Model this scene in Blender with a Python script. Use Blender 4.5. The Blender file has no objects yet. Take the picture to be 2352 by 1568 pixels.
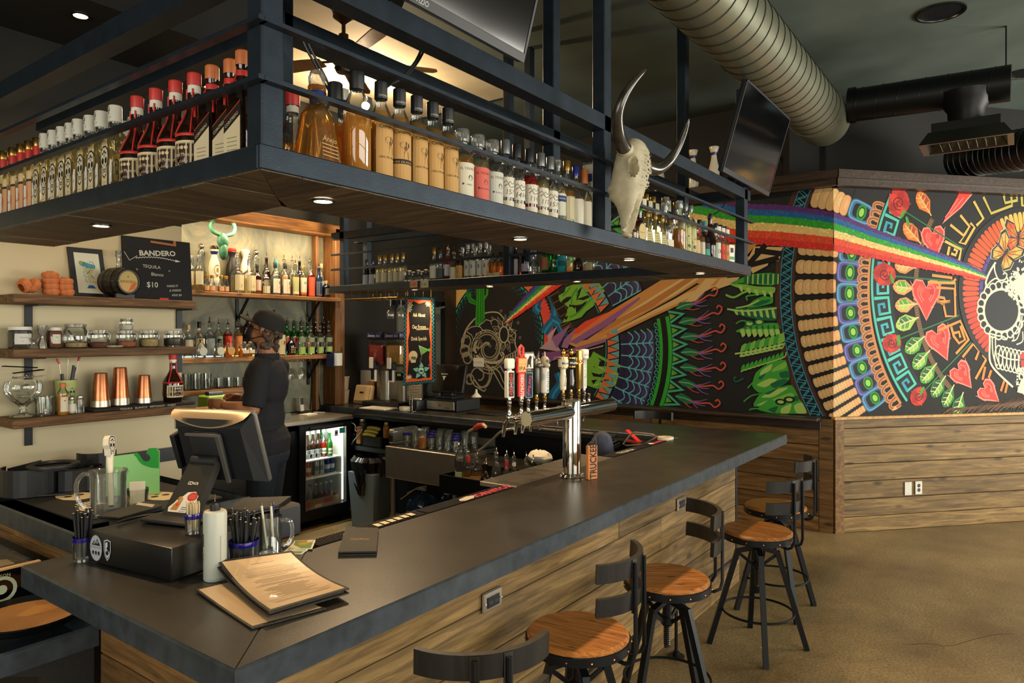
import bpy,bmesh,math,random
from math import sin,cos,pi,atan2,hypot,radians as R
from mathutils import Vector,Matrix
# material names used often
CG='clear_glass';BPL='black_plastic';BM='black_metal';AMB='amber_liquid';PAL='pale_liquid';DRK='dark_liquid';BRG='brown_glass';CER='cream_ceramic';WPL='white_plastic';DST='dark_steel';BPT='black_paint';WPP='white_paper';STG='stopper_glass';GFL='gold_foil'
random.seed(11)
SC=bpy.context.scene
COL=SC.collection
# ---------------------------------------------------------------- camera
F,CX,HY,H=1606.0,1176.0,767.0,1.75
CA,SA=cos(R(36.05)),sin(R(36.05))
cam_d=bpy.data.cameras.new('camera');cam=bpy.data.objects.new('camera',cam_d);COL.objects.link(cam)
cam.location=(0,0,H);cam.rotation_euler=(pi/2,0,R(36.05)-pi/2)
cam_d.sensor_width=36;cam_d.lens=F*36/2352;cam_d.shift_y=-17/2352;cam_d.clip_start=.05
SC.camera=cam
# ---------------------------------------------------------------- world, light, exposure
SC.view_settings.view_transform='Standard';SC.view_settings.look='None'
SC.view_settings.gamma=1;SC.view_settings.use_curve_mapping=False
SC.view_settings.exposure=0.85
W=bpy.data.worlds.new('world');SC.world=W;W.use_nodes=True
W.node_tree.nodes['Background'].inputs[0].default_value=(.55,.75,.8,1)
W.node_tree.nodes['Background'].inputs[1].default_value=.12
cy=SC.cycles
cy.max_bounces=7;cy.diffuse_bounces=3;cy.glossy_bounces=3;cy.transmission_bounces=5
cy.transparent_max_bounces=24;cy.caustics_reflective=False;cy.caustics_refractive=False
cy.sample_clamp_indirect=4

def light(kind,name,loc,energy,col=(1,1,1),to=None,**kw):
 d=bpy.data.lights.new(name,kind);d.energy=energy;d.color=col
 for k,v in kw.items():setattr(d,k,v)
 o=bpy.data.objects.new(name,d);COL.objects.link(o);o.location=loc
 if to is not None:o.rotation_euler=(Vector(to)-Vector(loc)).to_track_quat('-Z','Y').to_euler()
 return o
DAY=(1.0,.96,.84);WARM=(1,.66,.34)
light('AREA','window_daylight',(1.5,-4.3,1.9),150,DAY,(1.7,2,1.3),shape='RECTANGLE',size=5.5,size_y=2.2)
light('AREA','window_daylight',(-2.9,.6,1.9),60,DAY,(3,2.6,1.2),shape='RECTANGLE',size=3.6,size_y=2.1)
light('AREA','window_daylight',(7.9,-4.2,1.9),230,DAY,(6.9,1,1.4),shape='RECTANGLE',size=3.4,size_y=2.2)

def lin(h):
 if not isinstance(h,str):return tuple(h)
 h=h.lstrip('#');h=h if len(h)==6 else ''.join(c*2 for c in h);o=[]
 for i in(0,2,4):
  v=int(h[i:i+2],16)/255
  o.append(v/12.92 if v<=.04045 else((v+.055)/1.055)**2.4)
 return tuple(o)
# ---------------------------------------------------------------- pixel -> point on a known real plane
def ray(px,py=HY):
 a=(px-CX)/F
 return CA+SA*a,SA-CA*a,(HY-py)/F
def atz(px,py,z):
 x,y,b=ray(px,py);t=(z-H)/b;return Vector((x*t,y*t,z))
def atx(px,py,X):
 x,y,b=ray(px,py);t=X/x;return Vector((X,y*t,H+b*t))
def aty(px,py,Y):
 x,y,b=ray(px,py);t=Y/y;return Vector((x*t,Y,H+b*t))
def atd(px,py,d):
 x,y,b=ray(px,py);return Vector((x*d,y*d,H+b*d))

# ---------------------------------------------------------------- materials
MATS={}
def newmat(name):
 m=bpy.data.materials.new(name);m.use_nodes=True;MATS[name]=m
 nt=m.node_tree;return m,nt,nt.nodes['Principled BSDF'],nt.nodes,nt.links
def sp(b,**kw):
 for k,v in kw.items():
  b.inputs[k.replace('_',' ')].default_value=v
def mat(name,col,rough=.5,metal=0.,spec=.5,var=0.,vscale=12.,bump=0.,bscale=60.,coat=0.,emit=0.):
 """plain surface with optional fine procedural mottling and relief"""
 if name in MATS:return MATS[name]
 m,nt,b,N,L=newmat(name);c=lin(col)
 sp(b,Base_Color=(*c,1),Roughness=rough,Metallic=metal)
 b.inputs['Specular IOR Level'].default_value=spec
 if coat:b.inputs['Coat Weight'].default_value=coat
 if emit:
  sp(b,Emission_Color=(*c,1),Emission_Strength=emit)
 if var or bump:
  tc=N.new('ShaderNodeTexCoord')
 if var:
  n=N.new('ShaderNodeTexNoise');n.inputs['Scale'].default_value=vscale;n.inputs['Detail'].default_value=6
  L.new(tc.outputs['Object'],n.inputs['Vector'])
  r=N.new('ShaderNodeValToRGB');e=r.color_ramp.elements
  e[0].position=.3;e[1].position=.7
  e[0].color=(*[x*(1-var)for x in c],1);e[1].color=(*[min(1,x*(1+var))for x in c],1)
  L.new(n.outputs['Fac'],r.inputs['Fac']);L.new(r.outputs['Color'],b.inputs['Base Color'])
 if bump:
  n2=N.new('ShaderNodeTexNoise');n2.inputs['Scale'].default_value=bscale;n2.inputs['Detail'].default_value=4
  L.new(tc.outputs['Object'],n2.inputs['Vector'])
  bp=N.new('ShaderNodeBump');bp.inputs['Strength'].default_value=bump;bp.inputs['Distance'].default_value=.01
  L.new(n2.outputs['Fac'],bp.inputs['Height']);L.new(bp.outputs['Normal'],b.inputs['Normal'])
 return m
def wood(name,dark,mid,light_,axis='X',rough=.6,s=1.,knots=True,bump=.25,coat=0.):
 m,nt,b,N,L=newmat(name)
 tc=N.new('ShaderNodeTexCoord');oi=N.new('ShaderNodeObjectInfo')
 ad=N.new('ShaderNodeVectorMath');ad.operation='ADD'
 mu=N.new('ShaderNodeMath');mu.operation='MULTIPLY';mu.inputs[1].default_value=37.
 L.new(oi.outputs['Random'],mu.inputs[0]);L.new(tc.outputs['Object'],ad.inputs[0]);L.new(mu.outputs[0],ad.inputs[1])
 mp=N.new('ShaderNodeMapping');sc=[22*s]*3;sc['XYZ'.index(axis)]=1.6*s;mp.inputs['Scale'].default_value=sc
 L.new(ad.outputs[0],mp.inputs['Vector'])
 n=N.new('ShaderNodeTexNoise');n.inputs['Scale'].default_value=1.6;n.inputs['Detail'].default_value=9;n.inputs['Roughness'].default_value=.65;n.inputs['Distortion'].default_value=.6
 L.new(mp.outputs[0],n.inputs['Vector'])
 r=N.new('ShaderNodeValToRGB');e=r.color_ramp.elements
 e[0].position=.3;e[0].color=(*lin(dark),1);e[1].position=.7;e[1].color=(*lin(light_),1)
 k=e.new(.5);k.color=(*lin(mid),1)
 L.new(n.outputs['Fac'],r.inputs['Fac'])
 # plank-to-plank tone
 hv=N.new('ShaderNodeHueSaturation');mr=N.new('ShaderNodeMapRange');mr.inputs[3].default_value=.72;mr.inputs[4].default_value=1.22
 L.new(oi.outputs['Random'],mr.inputs[0]);L.new(mr.outputs[0],hv.inputs['Value']);L.new(r.outputs['Color'],hv.inputs['Color'])
 out=hv.outputs['Color']
 if knots:
  mp2=N.new('ShaderNodeMapping');s2=[7*s]*3;s2['XYZ'.index(axis)]=2.6*s;mp2.inputs['Scale'].default_value=s2
  L.new(ad.outputs[0],mp2.inputs['Vector'])
  v=N.new('ShaderNodeTexVoronoi');v.inputs['Scale'].default_value=1.;L.new(mp2.outputs[0],v.inputs['Vector'])
  rr=N.new('ShaderNodeValToRGB');q=rr.color_ramp.elements;q[0].position=.07;q[0].color=(.22,.2,.17,1);q[1].position=.16;q[1].color=(1,1,1,1)
  L.new(v.outputs['Distance'],rr.inputs['Fac'])
  mx=N.new('ShaderNodeMix');mx.data_type='RGBA';mx.blend_type='MULTIPLY';mx.inputs[0].default_value=.85
  L.new(out,mx.inputs[6]);L.new(rr.outputs['Color'],mx.inputs[7]);out=mx.outputs[2]
 L.new(out,b.inputs['Base Color']);sp(b,Roughness=rough)
 if coat:b.inputs['Coat Weight'].default_value=coat;b.inputs['Coat Roughness'].default_value=.25
 if bump:
  bp=N.new('ShaderNodeBump');bp.inputs['Strength'].default_value=bump;bp.inputs['Distance'].default_value=.004
  L.new(n.outputs['Fac'],bp.inputs['Height']);L.new(bp.outputs['Normal'],b.inputs['Normal'])
 return m
def glass(name,tint=(1,1,1),body=.0,bodycol=None,spec=.9,rough=.03):
 """thin-walled glass: tinted see-through, fresnel gloss, a little body colour for what is inside"""
 m=bpy.data.materials.new(name);m.use_nodes=True;MATS[name]=m
 N,L=m.node_tree.nodes,m.node_tree.links
 N.remove(N['Principled BSDF']);out=N['Material Output']
 t=N.new('ShaderNodeBsdfTransparent');t.inputs[0].default_value=(*lin(tint),1)
 g=N.new('ShaderNodeBsdfGlossy');g.inputs['Roughness'].default_value=rough;g.inputs['Color'].default_value=(1,1,1,1)
 lw=N.new('ShaderNodeLayerWeight');lw.inputs['Blend'].default_value=.28
 mr=N.new('ShaderNodeMapRange');mr.inputs[1].default_value=0;mr.inputs[2].default_value=1;mr.inputs[3].default_value=.05;mr.inputs[4].default_value=spec
 L.new(lw.outputs['Fresnel'],mr.inputs[0])
 base=t
 if body:
  d=N.new('ShaderNodeBsdfDiffuse');d.inputs[0].default_value=(*lin(bodycol or tint),1)
  tr=N.new('ShaderNodeBsdfTranslucent');tr.inputs[0].default_value=(*lin(bodycol or tint),1)
  ad=N.new('ShaderNodeMixShader');ad.inputs[0].default_value=.5;L.new(d.outputs[0],ad.inputs[1]);L.new(tr.outputs[0],ad.inputs[2])
  m1=N.new('ShaderNodeMixShader');m1.inputs[0].default_value=body
  L.new(t.outputs[0],m1.inputs[1]);L.new(ad.outputs[0],m1.inputs[2]);base=m1
 m2=N.new('ShaderNodeMixShader');L.new(mr.outputs[0],m2.inputs[0]);L.new(base.outputs[0],m2.inputs[1]);L.new(g.outputs[0],m2.inputs[2])
 L.new(m2.outputs[0],out.inputs[0])
 return m
def printmat(name,rough=.55,coat=0.):
 m,nt,b,N,L=newmat(name)
 a=N.new('ShaderNodeAttribute');a.attribute_name='ink';L.new(a.outputs['Color'],b.inputs['Base Color'])
 sp(b,Roughness=rough);b.inputs['Specular IOR Level'].default_value=.3
 if coat:b.inputs['Coat Weight'].default_value=coat
 return m
def emitter(name,col,strength):
 m,nt,b,N,L=newmat(name);sp(b,Base_Color=(0,0,0,1),Emission_Color=(*lin(col),1),Emission_Strength=strength);return m

# ---------------------------------------------------------------- mesh builder
def rotm(rz=0,rx=0,ry=0):return Matrix.Rotation(rz,4,'Z')@Matrix.Rotation(ry,4,'Y')@Matrix.Rotation(rx,4,'X')
class MB:
 def __init__(s):s.v=[];s.f=[];s.m=[];s.c=None
 def add(s,vs,fs,mi=0,M=None,col=None):
  o=len(s.v)
  s.v+=[tuple(M@Vector(p))for p in vs]if M is not None else[tuple(p)for p in vs]
  s.f+=[tuple(i+o for i in f)for f in fs];s.m+=[mi]*len(fs)
  if col is not None:
   if s.c is None:s.c=[]
   s.c+=[col]*len(fs)
  return s
 def box(s,x0,x1,y0,y1,z0,z1,mi=0,M=None):
  vs=[(x,y,z)for z in(z0,z1)for x,y in((x0,y0),(x1,y0),(x1,y1),(x0,y1))]
  return s.add(vs,[(3,2,1,0),(4,5,6,7),(0,1,5,4),(1,2,6,5),(2,3,7,6),(3,0,4,7)],mi,M)
 def bbox(s,x0,x1,y0,y1,z0,z1,b=.005,seg=1,mi=0,M=None):
  bm=bmesh.new();bmesh.ops.create_cube(bm,size=1)
  for v in bm.verts:v.co=((x0+x1)/2+v.co.x*(x1-x0),(y0+y1)/2+v.co.y*(y1-y0),(z0+z1)/2+v.co.z*(z1-z0))
  bmesh.ops.bevel(bm,geom=bm.edges[:],offset=b,segments=seg,affect='EDGES',profile=.5)
  bm.verts.index_update()
  s.add([v.co.copy()for v in bm.verts],[tuple(v.index for v in f.verts)for f in bm.faces],mi,M);bm.free();return s
 def lathe(s,prof,n=16,mi=0,M=None,a0=0.,a1=2*pi,mis=None,sx=1.,sy=1.):
  """prof: (r, z) from bottom to top; mis: material per band"""
  full=abs(a1-a0-2*pi)<1e-6;k=n if full else n+1
  vs=[];rows=[]
  for r,z in prof:
   if r<1e-6:rows.append([len(vs)]*k);vs.append((0,0,z))
   else:
    rows.append(list(range(len(vs),len(vs)+k)))
    for i in range(k):
     a=a0+(a1-a0)*i/n;vs.append((r*cos(a)*sx,r*sin(a)*sy,z))
  o=len(s.v);s.add(vs,[],0,M)
  for j in range(len(prof)-1):
   A,B=rows[j],rows[j+1]
   for i in range(n):
    i2=(i+1)%k
    q=[A[i],A[i2],B[i2],B[i]];u=[]
    for t in q:
     if t not in u:u.append(t)
    if len(u)>2:s.f.append(tuple(t+o for t in u));s.m.append(mis[j]if mis else mi)
  return s
 def cyl(s,r,z0,z1,n=16,mi=0,M=None,r1=None):
  r1=r if r1 is None else r1
  return s.lathe([(0,z0),(r,z0),(r1,z1),(0,z1)],n,mi,M)
 def tube(s,pts,r,n=8,mi=0,closed=False,cap=True,up=None):
  pts=[Vector(p)for p in pts];m=len(pts);o=len(s.v);rs=r if isinstance(r,(list,tuple))else[r]*m
  ref=None
  for i,p in enumerate(pts):
   if closed:t=pts[(i+1)%m]-pts[i-1]
   else:t=pts[min(i+1,m-1)]-pts[max(i-1,0)]
   t.normalize()
   if ref is None:
    ref=Vector(up)if up else(Vector((0,0,1))if abs(t.z)<.9 else Vector((1,0,0)))
   u=ref-t*ref.dot(t);u.normalize();ref=u;w=t.cross(u)
   for j in range(n):
    a=2*pi*(j+.5)/n;q=p+(u*cos(a)+w*sin(a))*rs[i];s.v.append(tuple(q))
  segs=m if closed else m-1
  for i in range(segs):
   i2=(i+1)%m
   for j in range(n):
    j2=(j+1)%n
    s.f.append((o+i*n+j,o+i*n+j2,o+i2*n+j2,o+i2*n+j));s.m.append(mi)
  if cap and not closed:
   s.f.append(tuple(o+j for j in range(n))[::-1]);s.f.append(tuple(o+(m-1)*n+j for j in range(n)));s.m+=[mi,mi]
  return s
 def bar(s,a,b,w,h=None,mi=0,up=(0,0,1)):
  """rectangular bar from a to b, w wide, h high along up"""
  a,b=Vector(a),Vector(b);h=h or w;t=(b-a);t.normalize();u=Vector(up)
  if abs(t.dot(u))>.95:u=Vector((1,0,0))
  u=u-t*u.dot(t);u.normalize();v=t.cross(u)
  vs=[p+v*(w/2)*i+u*(h/2)*j for p in(a,b)for i,j in((-1,-1),(1,-1),(1,1),(-1,1))]
  return s.add(vs,[(3,2,1,0),(4,5,6,7),(0,1,5,4),(1,2,6,5),(2,3,7,6),(3,0,4,7)],mi)
 def prism(s,poly,z0,z1,mi=0,M=None):
  n=len(poly);vs=[(x,y,z0)for x,y in poly]+[(x,y,z1)for x,y in poly]
  return s.add(vs,[tuple(range(n))[::-1],tuple(range(n,2*n))]+[(i,(i+1)%n,n+(i+1)%n,n+i)for i in range(n)],mi,M)
 def sphere(s,c,rx,ry=None,rz=None,n=14,k=8,mi=0,M=None):
  ry=ry or rx;rz=rz or rx;T=Matrix.Translation(c)
  if M is not None:T=M@T
  pr=[(sin(pi*i/k),-cos(pi*i/k))for i in range(k+1)];pr[0]=(0,-1);pr[-1]=(0,1)
  return s.lathe([(a,b)for a,b in pr],n,mi,T@Matrix.Diagonal((rx,ry,rz,1)))
def obj(name,mb,mats,parent=None,smooth=None,loc=None,rz=0.,sharp=35):
 me=bpy.data.meshes.new(name);me.from_pydata(mb.v,[],mb.f)
 if not isinstance(mats,(list,tuple)):mats=[mats]
 for m in mats:me.materials.append(MATS[m]if isinstance(m,str)else m)
 if len(mats)>1:me.polygons.foreach_set('material_index',mb.m)
 if mb.c is not None:
  ca=me.color_attributes.new('ink','FLOAT_COLOR','CORNER');buf=[]
  for p,c in zip(me.polygons,mb.c):buf+=[*c,1.]*p.loop_total
  ca.data.foreach_set('color',buf)
 me.validate();me.update()
 if smooth is not False and mb.c is None:
  me.shade_smooth();me.set_sharp_from_angle(angle=R(sharp))
 o=bpy.data.objects.new(name,me);COL.objects.link(o)
 if parent is not None:o.parent=parent
 if loc is not None:o.location=loc
 o.rotation_euler.z=rz
 return o
def tag(o,label,cat,group=None):
 o['label']=label;o['category']=cat
 if group:o['group']=group
 return o
def thing(name,label,cat,loc=(0,0,0),rz=0.,group=None):
 o=bpy.data.objects.new(name,None);o.empty_display_size=.05;COL.objects.link(o)
 o.location=loc;o.rotation_euler=(0,0,rz);return tag(o,label,cat,group)
def struct(name,mb,m,parent=None,smooth=False):
 o=obj(name,mb,m,parent,smooth)
 if parent is None:o['kind']='structure'
 return o
def kids(o):return[c for c in list(o.children)]
def dup(root,loc,rz=0.,label=None,group=None):
 r=root.copy();COL.objects.link(r);r.location=loc;r.rotation_euler=(0,0,rz);r.scale=root.scale
 if label:r['label']=label
 if group:r['group']=group
 for ch in kids(root):
  c=ch.copy();COL.objects.link(c);c.parent=r
  for g in kids(ch):
   d=g.copy();COL.objects.link(d);d.parent=c
 return r
# ---------------------------------------------------------------- flat print: coloured polygons
TEXT={}
def text2d(s,size=1.,align='LEFT',bold=0.,shear=0.):
 """outline of the words as flat triangles: (verts, faces, width)"""
 key=(s,align,bold,shear)
 if key not in TEXT:
  cu=bpy.data.curves.new('lettering','FONT');cu.body=s;cu.align_x=align;cu.resolution_u=2;cu.offset=bold;cu.shear=shear
  ob=bpy.data.objects.new('lettering',cu)
  me=ob.to_mesh();vs=[(v.co.x,v.co.y)for v in me.vertices];fs=[tuple(p.vertices)for p in me.polygons]
  ob.to_mesh_clear();bpy.data.objects.remove(ob);bpy.data.curves.remove(cu)
  TEXT[key]=(vs,fs)
 vs,fs=TEXT[key]
 return[(x*size,y*size)for x,y in vs],fs
class Ink:
 """ink on a surface: layers of flat colour in (u, v), each a hair above the one before; fn(u, v, h) -> point"""
 def __init__(s,fn,step=3e-5):s.fn=fn;s.mb=MB();s.mb.c=[];s.n=0;s.step=step
 def raw(s,vs,fs,col,lift=True):
  if lift:s.n+=1
  h=s.step*s.n;s.mb.add([s.fn(u,v,h)for u,v in vs],fs,0,None,lin(col));return s
 def poly(s,pts,col,lift=True):
  return s.raw(pts,[tuple(range(len(pts)))],col,lift)
 def rect(s,u0,u1,v0,v1,col):return s.poly([(u0,v0),(u1,v0),(u1,v1),(u0,v1)],col)
 def grid(s,u0,u1,v0,v1,col,n=8):
  vs=[];fs=[]
  for i in range(n+1):
   u=u0+(u1-u0)*i/n;vs+=[(u,v0),(u,v1)]
  for i in range(n):fs.append((2*i,2*i+2,2*i+3,2*i+1))
  return s.raw(vs,fs,col)
 def disc(s,u,v,r,col,ry=None,n=20,a=0):
  ry=ry or r;return s.poly([(u+r*cos(2*pi*i/n)*cos(a)-ry*sin(2*pi*i/n)*sin(a),v+r*cos(2*pi*i/n)*sin(a)+ry*sin(2*pi*i/n)*cos(a))for i in range(n)],col)
 def stroke(s,pts,w,col,closed=False,taper=0.,lift=True):
  m=len(pts);vs=[];fs=[]
  for i in range(m):
   if closed:a,b=pts[i-1],pts[(i+1)%m]
   else:a,b=pts[max(i-1,0)],pts[min(i+1,m-1)]
   dx,dy=b[0]-a[0],b[1]-a[1];l=hypot(dx,dy)or 1e-9
   q=w/2*(1-taper*i/max(1,m-1));nx,ny=-dy/l*q,dx/l*q
   vs+=[(pts[i][0]+nx,pts[i][1]+ny),(pts[i][0]-nx,pts[i][1]-ny)]
  for i in range(m if closed else m-1):
   j=(i+1)%m;fs.append((2*i,2*i+1,2*j+1,2*j))
  return s.raw(vs,fs,col,lift)
 def text(s,t,u,v,size,col,align='CENTER',bold=0.,shear=0.,sx=1.,rot=0.):
  vs,fs=text2d(t,size,align,bold,shear)
  c,d=cos(rot),sin(rot)
  return s.raw([(u+x*sx*c-y*d,v+x*sx*d+y*c)for x,y in vs],fs,col)
 def build(s,name,parent=None,m='print'):return obj(name,s.mb,m,parent)
def planefn(o,ux,uy,nn):
 o,ux,uy,nn=Vector(o),Vector(ux),Vector(uy),Vector(nn)
 return lambda u,v,h:o+ux*u+uy*v+nn*(h+.0006)
def arc(cx,cy,r,a0,a1,n=16,ry=None):
 ry=ry or r
 return[(cx+r*cos(R(a0+(a1-a0)*i/n)),cy+ry*sin(R(a0+(a1-a0)*i/n)))for i in range(n+1)]
def spiral(cx,cy,r,turns,a0=0,n=28,r0=.05):
 return[(cx+(r0+(r-r0)*i/n)*cos(a0+turns*2*pi*i/n),cy+(r0+(r-r0)*i/n)*sin(a0+turns*2*pi*i/n))for i in range(n+1)]
def smoothline(pts,k=5):
 """Catmull-Rom through pts"""
 out=[];m=len(pts)
 for i in range(m-1):
  p0,p1,p2,p3=pts[max(i-1,0)],pts[i],pts[i+1],pts[min(i+2,m-1)]
  for j in range(k):
   t=j/k;out.append(tuple(.5*((2*b)+(c-a)*t+(2*a-5*b+4*c-d)*t*t+(3*b-a-3*c+d)*t**3)for a,b,c,d in zip(p0,p1,p2,p3)))
 out.append(tuple(pts[-1]));return out
NTH=['first','second','third','fourth','fifth','sixth','seventh','eighth','ninth','tenth','eleventh','twelfth','thirteenth','fourteenth','fifteenth','sixteenth','seventeenth','eighteenth','nineteenth','twentieth','twenty-first','twenty-second','twenty-third','twenty-fourth']
# ================================================================ materials
mat('black_wall','#15140f',.75,var=.25,vscale=3,bump=.1,bscale=40)
mat('black_paint','#11110f',.6,bump=.08,bscale=90)
mat('ceiling_black','#5b665f',.8,var=.2,vscale=2)
mat('ceiling_bar','#b5aa90',.8,var=.15,vscale=3)
mat('mural_black','#0f0e0d',.75)
mat('cream_wall','#c9bb98',.8,var=.04,vscale=2,bump=.05,bscale=120)
mat('slate_metal','#2c3641',.42,.6,var=.18,vscale=16,bump=.05,bscale=200)
mat('counter_top','#2c2a25',.34,.0,.55,var=.28,vscale=7,bump=.03,bscale=120)
mat('counter_edge','#333b42',.45,.25,var=.35,vscale=22)
mat('steel','#b8b2a4',.3,.8,var=.08,vscale=9)
mat('chrome','#d8d4cc',.06,1.)
mat('dark_steel','#54524c',.35,1.)
mat('brass','#b08a4a',.25,1.)
mat('copper','#b8744e',.28,.9,var=.15,vscale=30)
mat('black_metal','#15181c',.42,.5,bump=.05,bscale=150)
mat('black_plastic','#14161a',.45,0,.5)
mat('black_gloss','#07080a',.08,0,.6)
mat('black_rubber','#101010',.7)
mat('black_leather','#15130f',.5,bump=.25,bscale=260)
mat('grey_plastic','#6d7d88',.5)
mat('white_plastic','#d9d6c8',.45)
mat('cream_ceramic','#e4dcc2',.25)
mat('red_plastic','#c8322a',.4)
mat('white_paper','#e6e0cf',.7)
mat('bone','#b9ae90',.6,var=.16,vscale=14,bump=.15,bscale=50)
mat('horn','#3a352c',.2,.2,.7,var=.5,vscale=14)
mat('duct_steel','#8a8a76',.42,.75,var=.08,vscale=4)
mat('duct_black','#131414',.45,.5)
mat('green_plastic','#3fae3f',.35)
mat('lime_plastic','#9ec84a',.45)
mat('terracotta','#c4703c',.75,var=.25,vscale=30,bump=.3,bscale=60)
mat('foam_tan','#c8a878',.7)
printmat('print',.6);printmat('print_gloss',.3,.3)
wood('plank_wood','#4b3a24','#7d6238','#a58650','X',.65,1.)
wood('plank_wood_y','#43301a','#6e4f28','#926c3c','Y',.6,1.)
wood('pine','#a8783e','#cf9e5c','#e2b878','X',.6,1.2,knots=False)
wood('seat_wood','#6b3f1a','#a8692e','#c98a48','X',.38,2.2,bump=.2)
wood('dark_plank','#33281c','#584733','#7c664a','X',.6,1.3)
wood('dark_plank_y','#33281c','#584733','#7c664a','Y',.6,1.3)
wood('shelf_wood','#33200f','#62421f','#8a6236','X',.7,1.6,bump=.5)
wood('display_wood','#57361a','#97642f','#bd8646','X',.6,1.3)
wood('display_wood_z','#4a2f17','#7d5328','#9c6d3a','Z',.6,1.3)
wood('rail_wood','#1d140d','#352518','#4d3826','Y',.4,1.4,knots=False)
wood('fan_wood','#6b421c','#8f5c2a','#a8713a','X',.4,1.5,knots=False)
def concrete():
 m,nt,b,N,L=newmat('concrete')
 tc=N.new('ShaderNodeTexCoord')
 n=N.new('ShaderNodeTexNoise');n.inputs['Scale'].default_value=1.3;n.inputs['Detail'].default_value=8;n.inputs['Roughness'].default_value=.62
 n2=N.new('ShaderNodeTexNoise');n2.inputs['Scale'].default_value=70;n2.inputs['Detail'].default_value=3
 L.new(tc.outputs['Object'],n.inputs['Vector']);L.new(tc.outputs['Object'],n2.inputs['Vector'])
 r=N.new('ShaderNodeValToRGB');e=r.color_ramp.elements
 e[0].position=.32;e[0].color=(*lin('#6a583c'),1);e[1].position=.7;e[1].color=(*lin('#a08b62'),1)
 L.new(n.outputs['Fac'],r.inputs['Fac'])
 r2=N.new('ShaderNodeValToRGB');q=r2.color_ramp.elements;q[0].position=.34;q[0].color=(.72,.7,.66,1);q[1].position=.68;q[1].color=(1.25,1.22,1.15,1)
 L.new(n2.outputs['Fac'],r2.inputs['Fac'])
 mx=N.new('ShaderNodeMix');mx.data_type='RGBA';mx.blend_type='MULTIPLY';mx.inputs[0].default_value=1
 L.new(r.outputs['Color'],mx.inputs[6]);L.new(r2.outputs['Color'],mx.inputs[7]);L.new(mx.outputs[2],b.inputs['Base Color'])
 mr=N.new('ShaderNodeMapRange');mr.inputs[3].default_value=.3;mr.inputs[4].default_value=.55
 L.new(n.outputs['Fac'],mr.inputs[0]);L.new(mr.outputs[0],b.inputs['Roughness'])
concrete()
def stone():
 m,nt,b,N,L=newmat('stone_slab')
 tc=N.new('ShaderNodeTexCoord')
 n=N.new('ShaderNodeTexNoise');n.inputs['Scale'].default_value=2.2;n.inputs['Detail'].default_value=10;n.inputs['Roughness'].default_value=.7;n.inputs['Distortion'].default_value=1.2
 L.new(tc.outputs['Object'],n.inputs['Vector'])
 r=N.new('ShaderNodeValToRGB');e=r.color_ramp.elements
 e[0].position=.3;e[0].color=(*lin('#4a5048'),1);e[1].position=.72;e[1].color=(*lin('#a09672'),1);k=e.new(.5);k.color=(*lin('#73745f'),1)
 L.new(n.outputs['Fac'],r.inputs['Fac']);L.new(r.outputs['Color'],b.inputs['Base Color']);sp(b,Roughness=.55)
stone()
glass('clear_glass',(.93,.95,.93),.03,(.8,.82,.78))
glass('green_glass',(.1,.5,.12),.15,(.05,.4,.06))
glass('brown_glass',(.22,.08,.03),.12,(.2,.07,.02))
glass('amber_liquid',(.95,.62,.22),.16,(.9,.5,.12))
glass('pale_liquid',(.95,.88,.6),.10,(.9,.8,.45))
glass('orange_liquid',(.95,.5,.12),.62,(.9,.42,.08))
glass('red_liquid',(.7,.06,.03),.25,(.6,.04,.02))
glass('blue_glass',(.2,.4,.75),.12,(.12,.3,.6))
glass('blue_band',(.08,.06,.75),.35,(.06,.04,.7))
glass('teal_liquid',(.15,.7,.75),.3,(.1,.6,.65))
glass('fridge_glass',(.9,.93,.92),.0,spec=.35)
mat('dark_liquid','#1c0d07',.06,0,.7)
mat('navy_bottle','#0d1422',.08,0,.7)
emitter('puck_glow',(1,.72,.42),30);emitter('bulb_glow',(1,.8,.5),60);emitter('led_white',(.95,1,.95),1.6)

# ================================================================ room
struct('floor',MB().box(-4.2,11,-4.6,6.2,-.1,0),'concrete')
struct('ceiling',MB().box(-4.2,11,-4.6,6.2,4.05,4.15),'ceiling_black')
struct('wall_back',MB().box(-4.2,6.64,5.72,5.9,0,4.05),'black_wall')
# partition with the floating shelves, cream below and black above
PY=3.86;PX1=2.11
struct('wall_left',MB().box(-1.2,PX1,PY,PY+.14,0,2.36),'cream_wall')
struct('wall_left_upper',MB().box(-1.2,PX1,PY,PY+.14,2.36,3.19),'black_wall')
struct('trim_1',MB().box(-1.2,2.3,3.25,5.72,3.19,4.05),'black_wall')       # dropped soffit
# mural wall A: x = 6.64 (faces -x), then the bend to wall B
XA,YA=6.64,1.335;BX,BY=.7437,-.6685
struct('wall_right',MB().box(XA,XA+.5,YA,5.72,0,3.1),'mural_black')
struct('wall_upper',MB().box(XA+.5,XA+.6,1.5,5.72,3.1,4.05),'black_wall')
def wb(s,n,z):return Vector((XA+BX*s-BY*n*-1*-1 if False else XA+BX*s+BY*n,YA+BY*s-BX*n,z))   # n out of the wall, towards the room
LB=3.6
def slabB(mb,s0,s1,n0,n1,z0,z1,mi=0):
 P=[wb(s0,n0,0),wb(s1,n0,0),wb(s1,n1,0),wb(s0,n1,0)]
 return mb.prism([(p.x,p.y)for p in P][::-1],z0,z1,mi)
struct('wall_angled',slabB(MB(),0,LB,0,-.5,0,3.1),'mural_black')
struct('wall_angled_upper',slabB(MB(),-.1,LB,-.5,-.6,3.1,4.05),'black_wall')
e=wb(LB,0,0)
struct('wall_far',MB().box(e.x-.02,e.x+.12,-4.6,e.y,0,1.0).box(e.x-.02,e.x+.12,-4.6,e.y,3.1,4.05),'black_wall')
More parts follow.
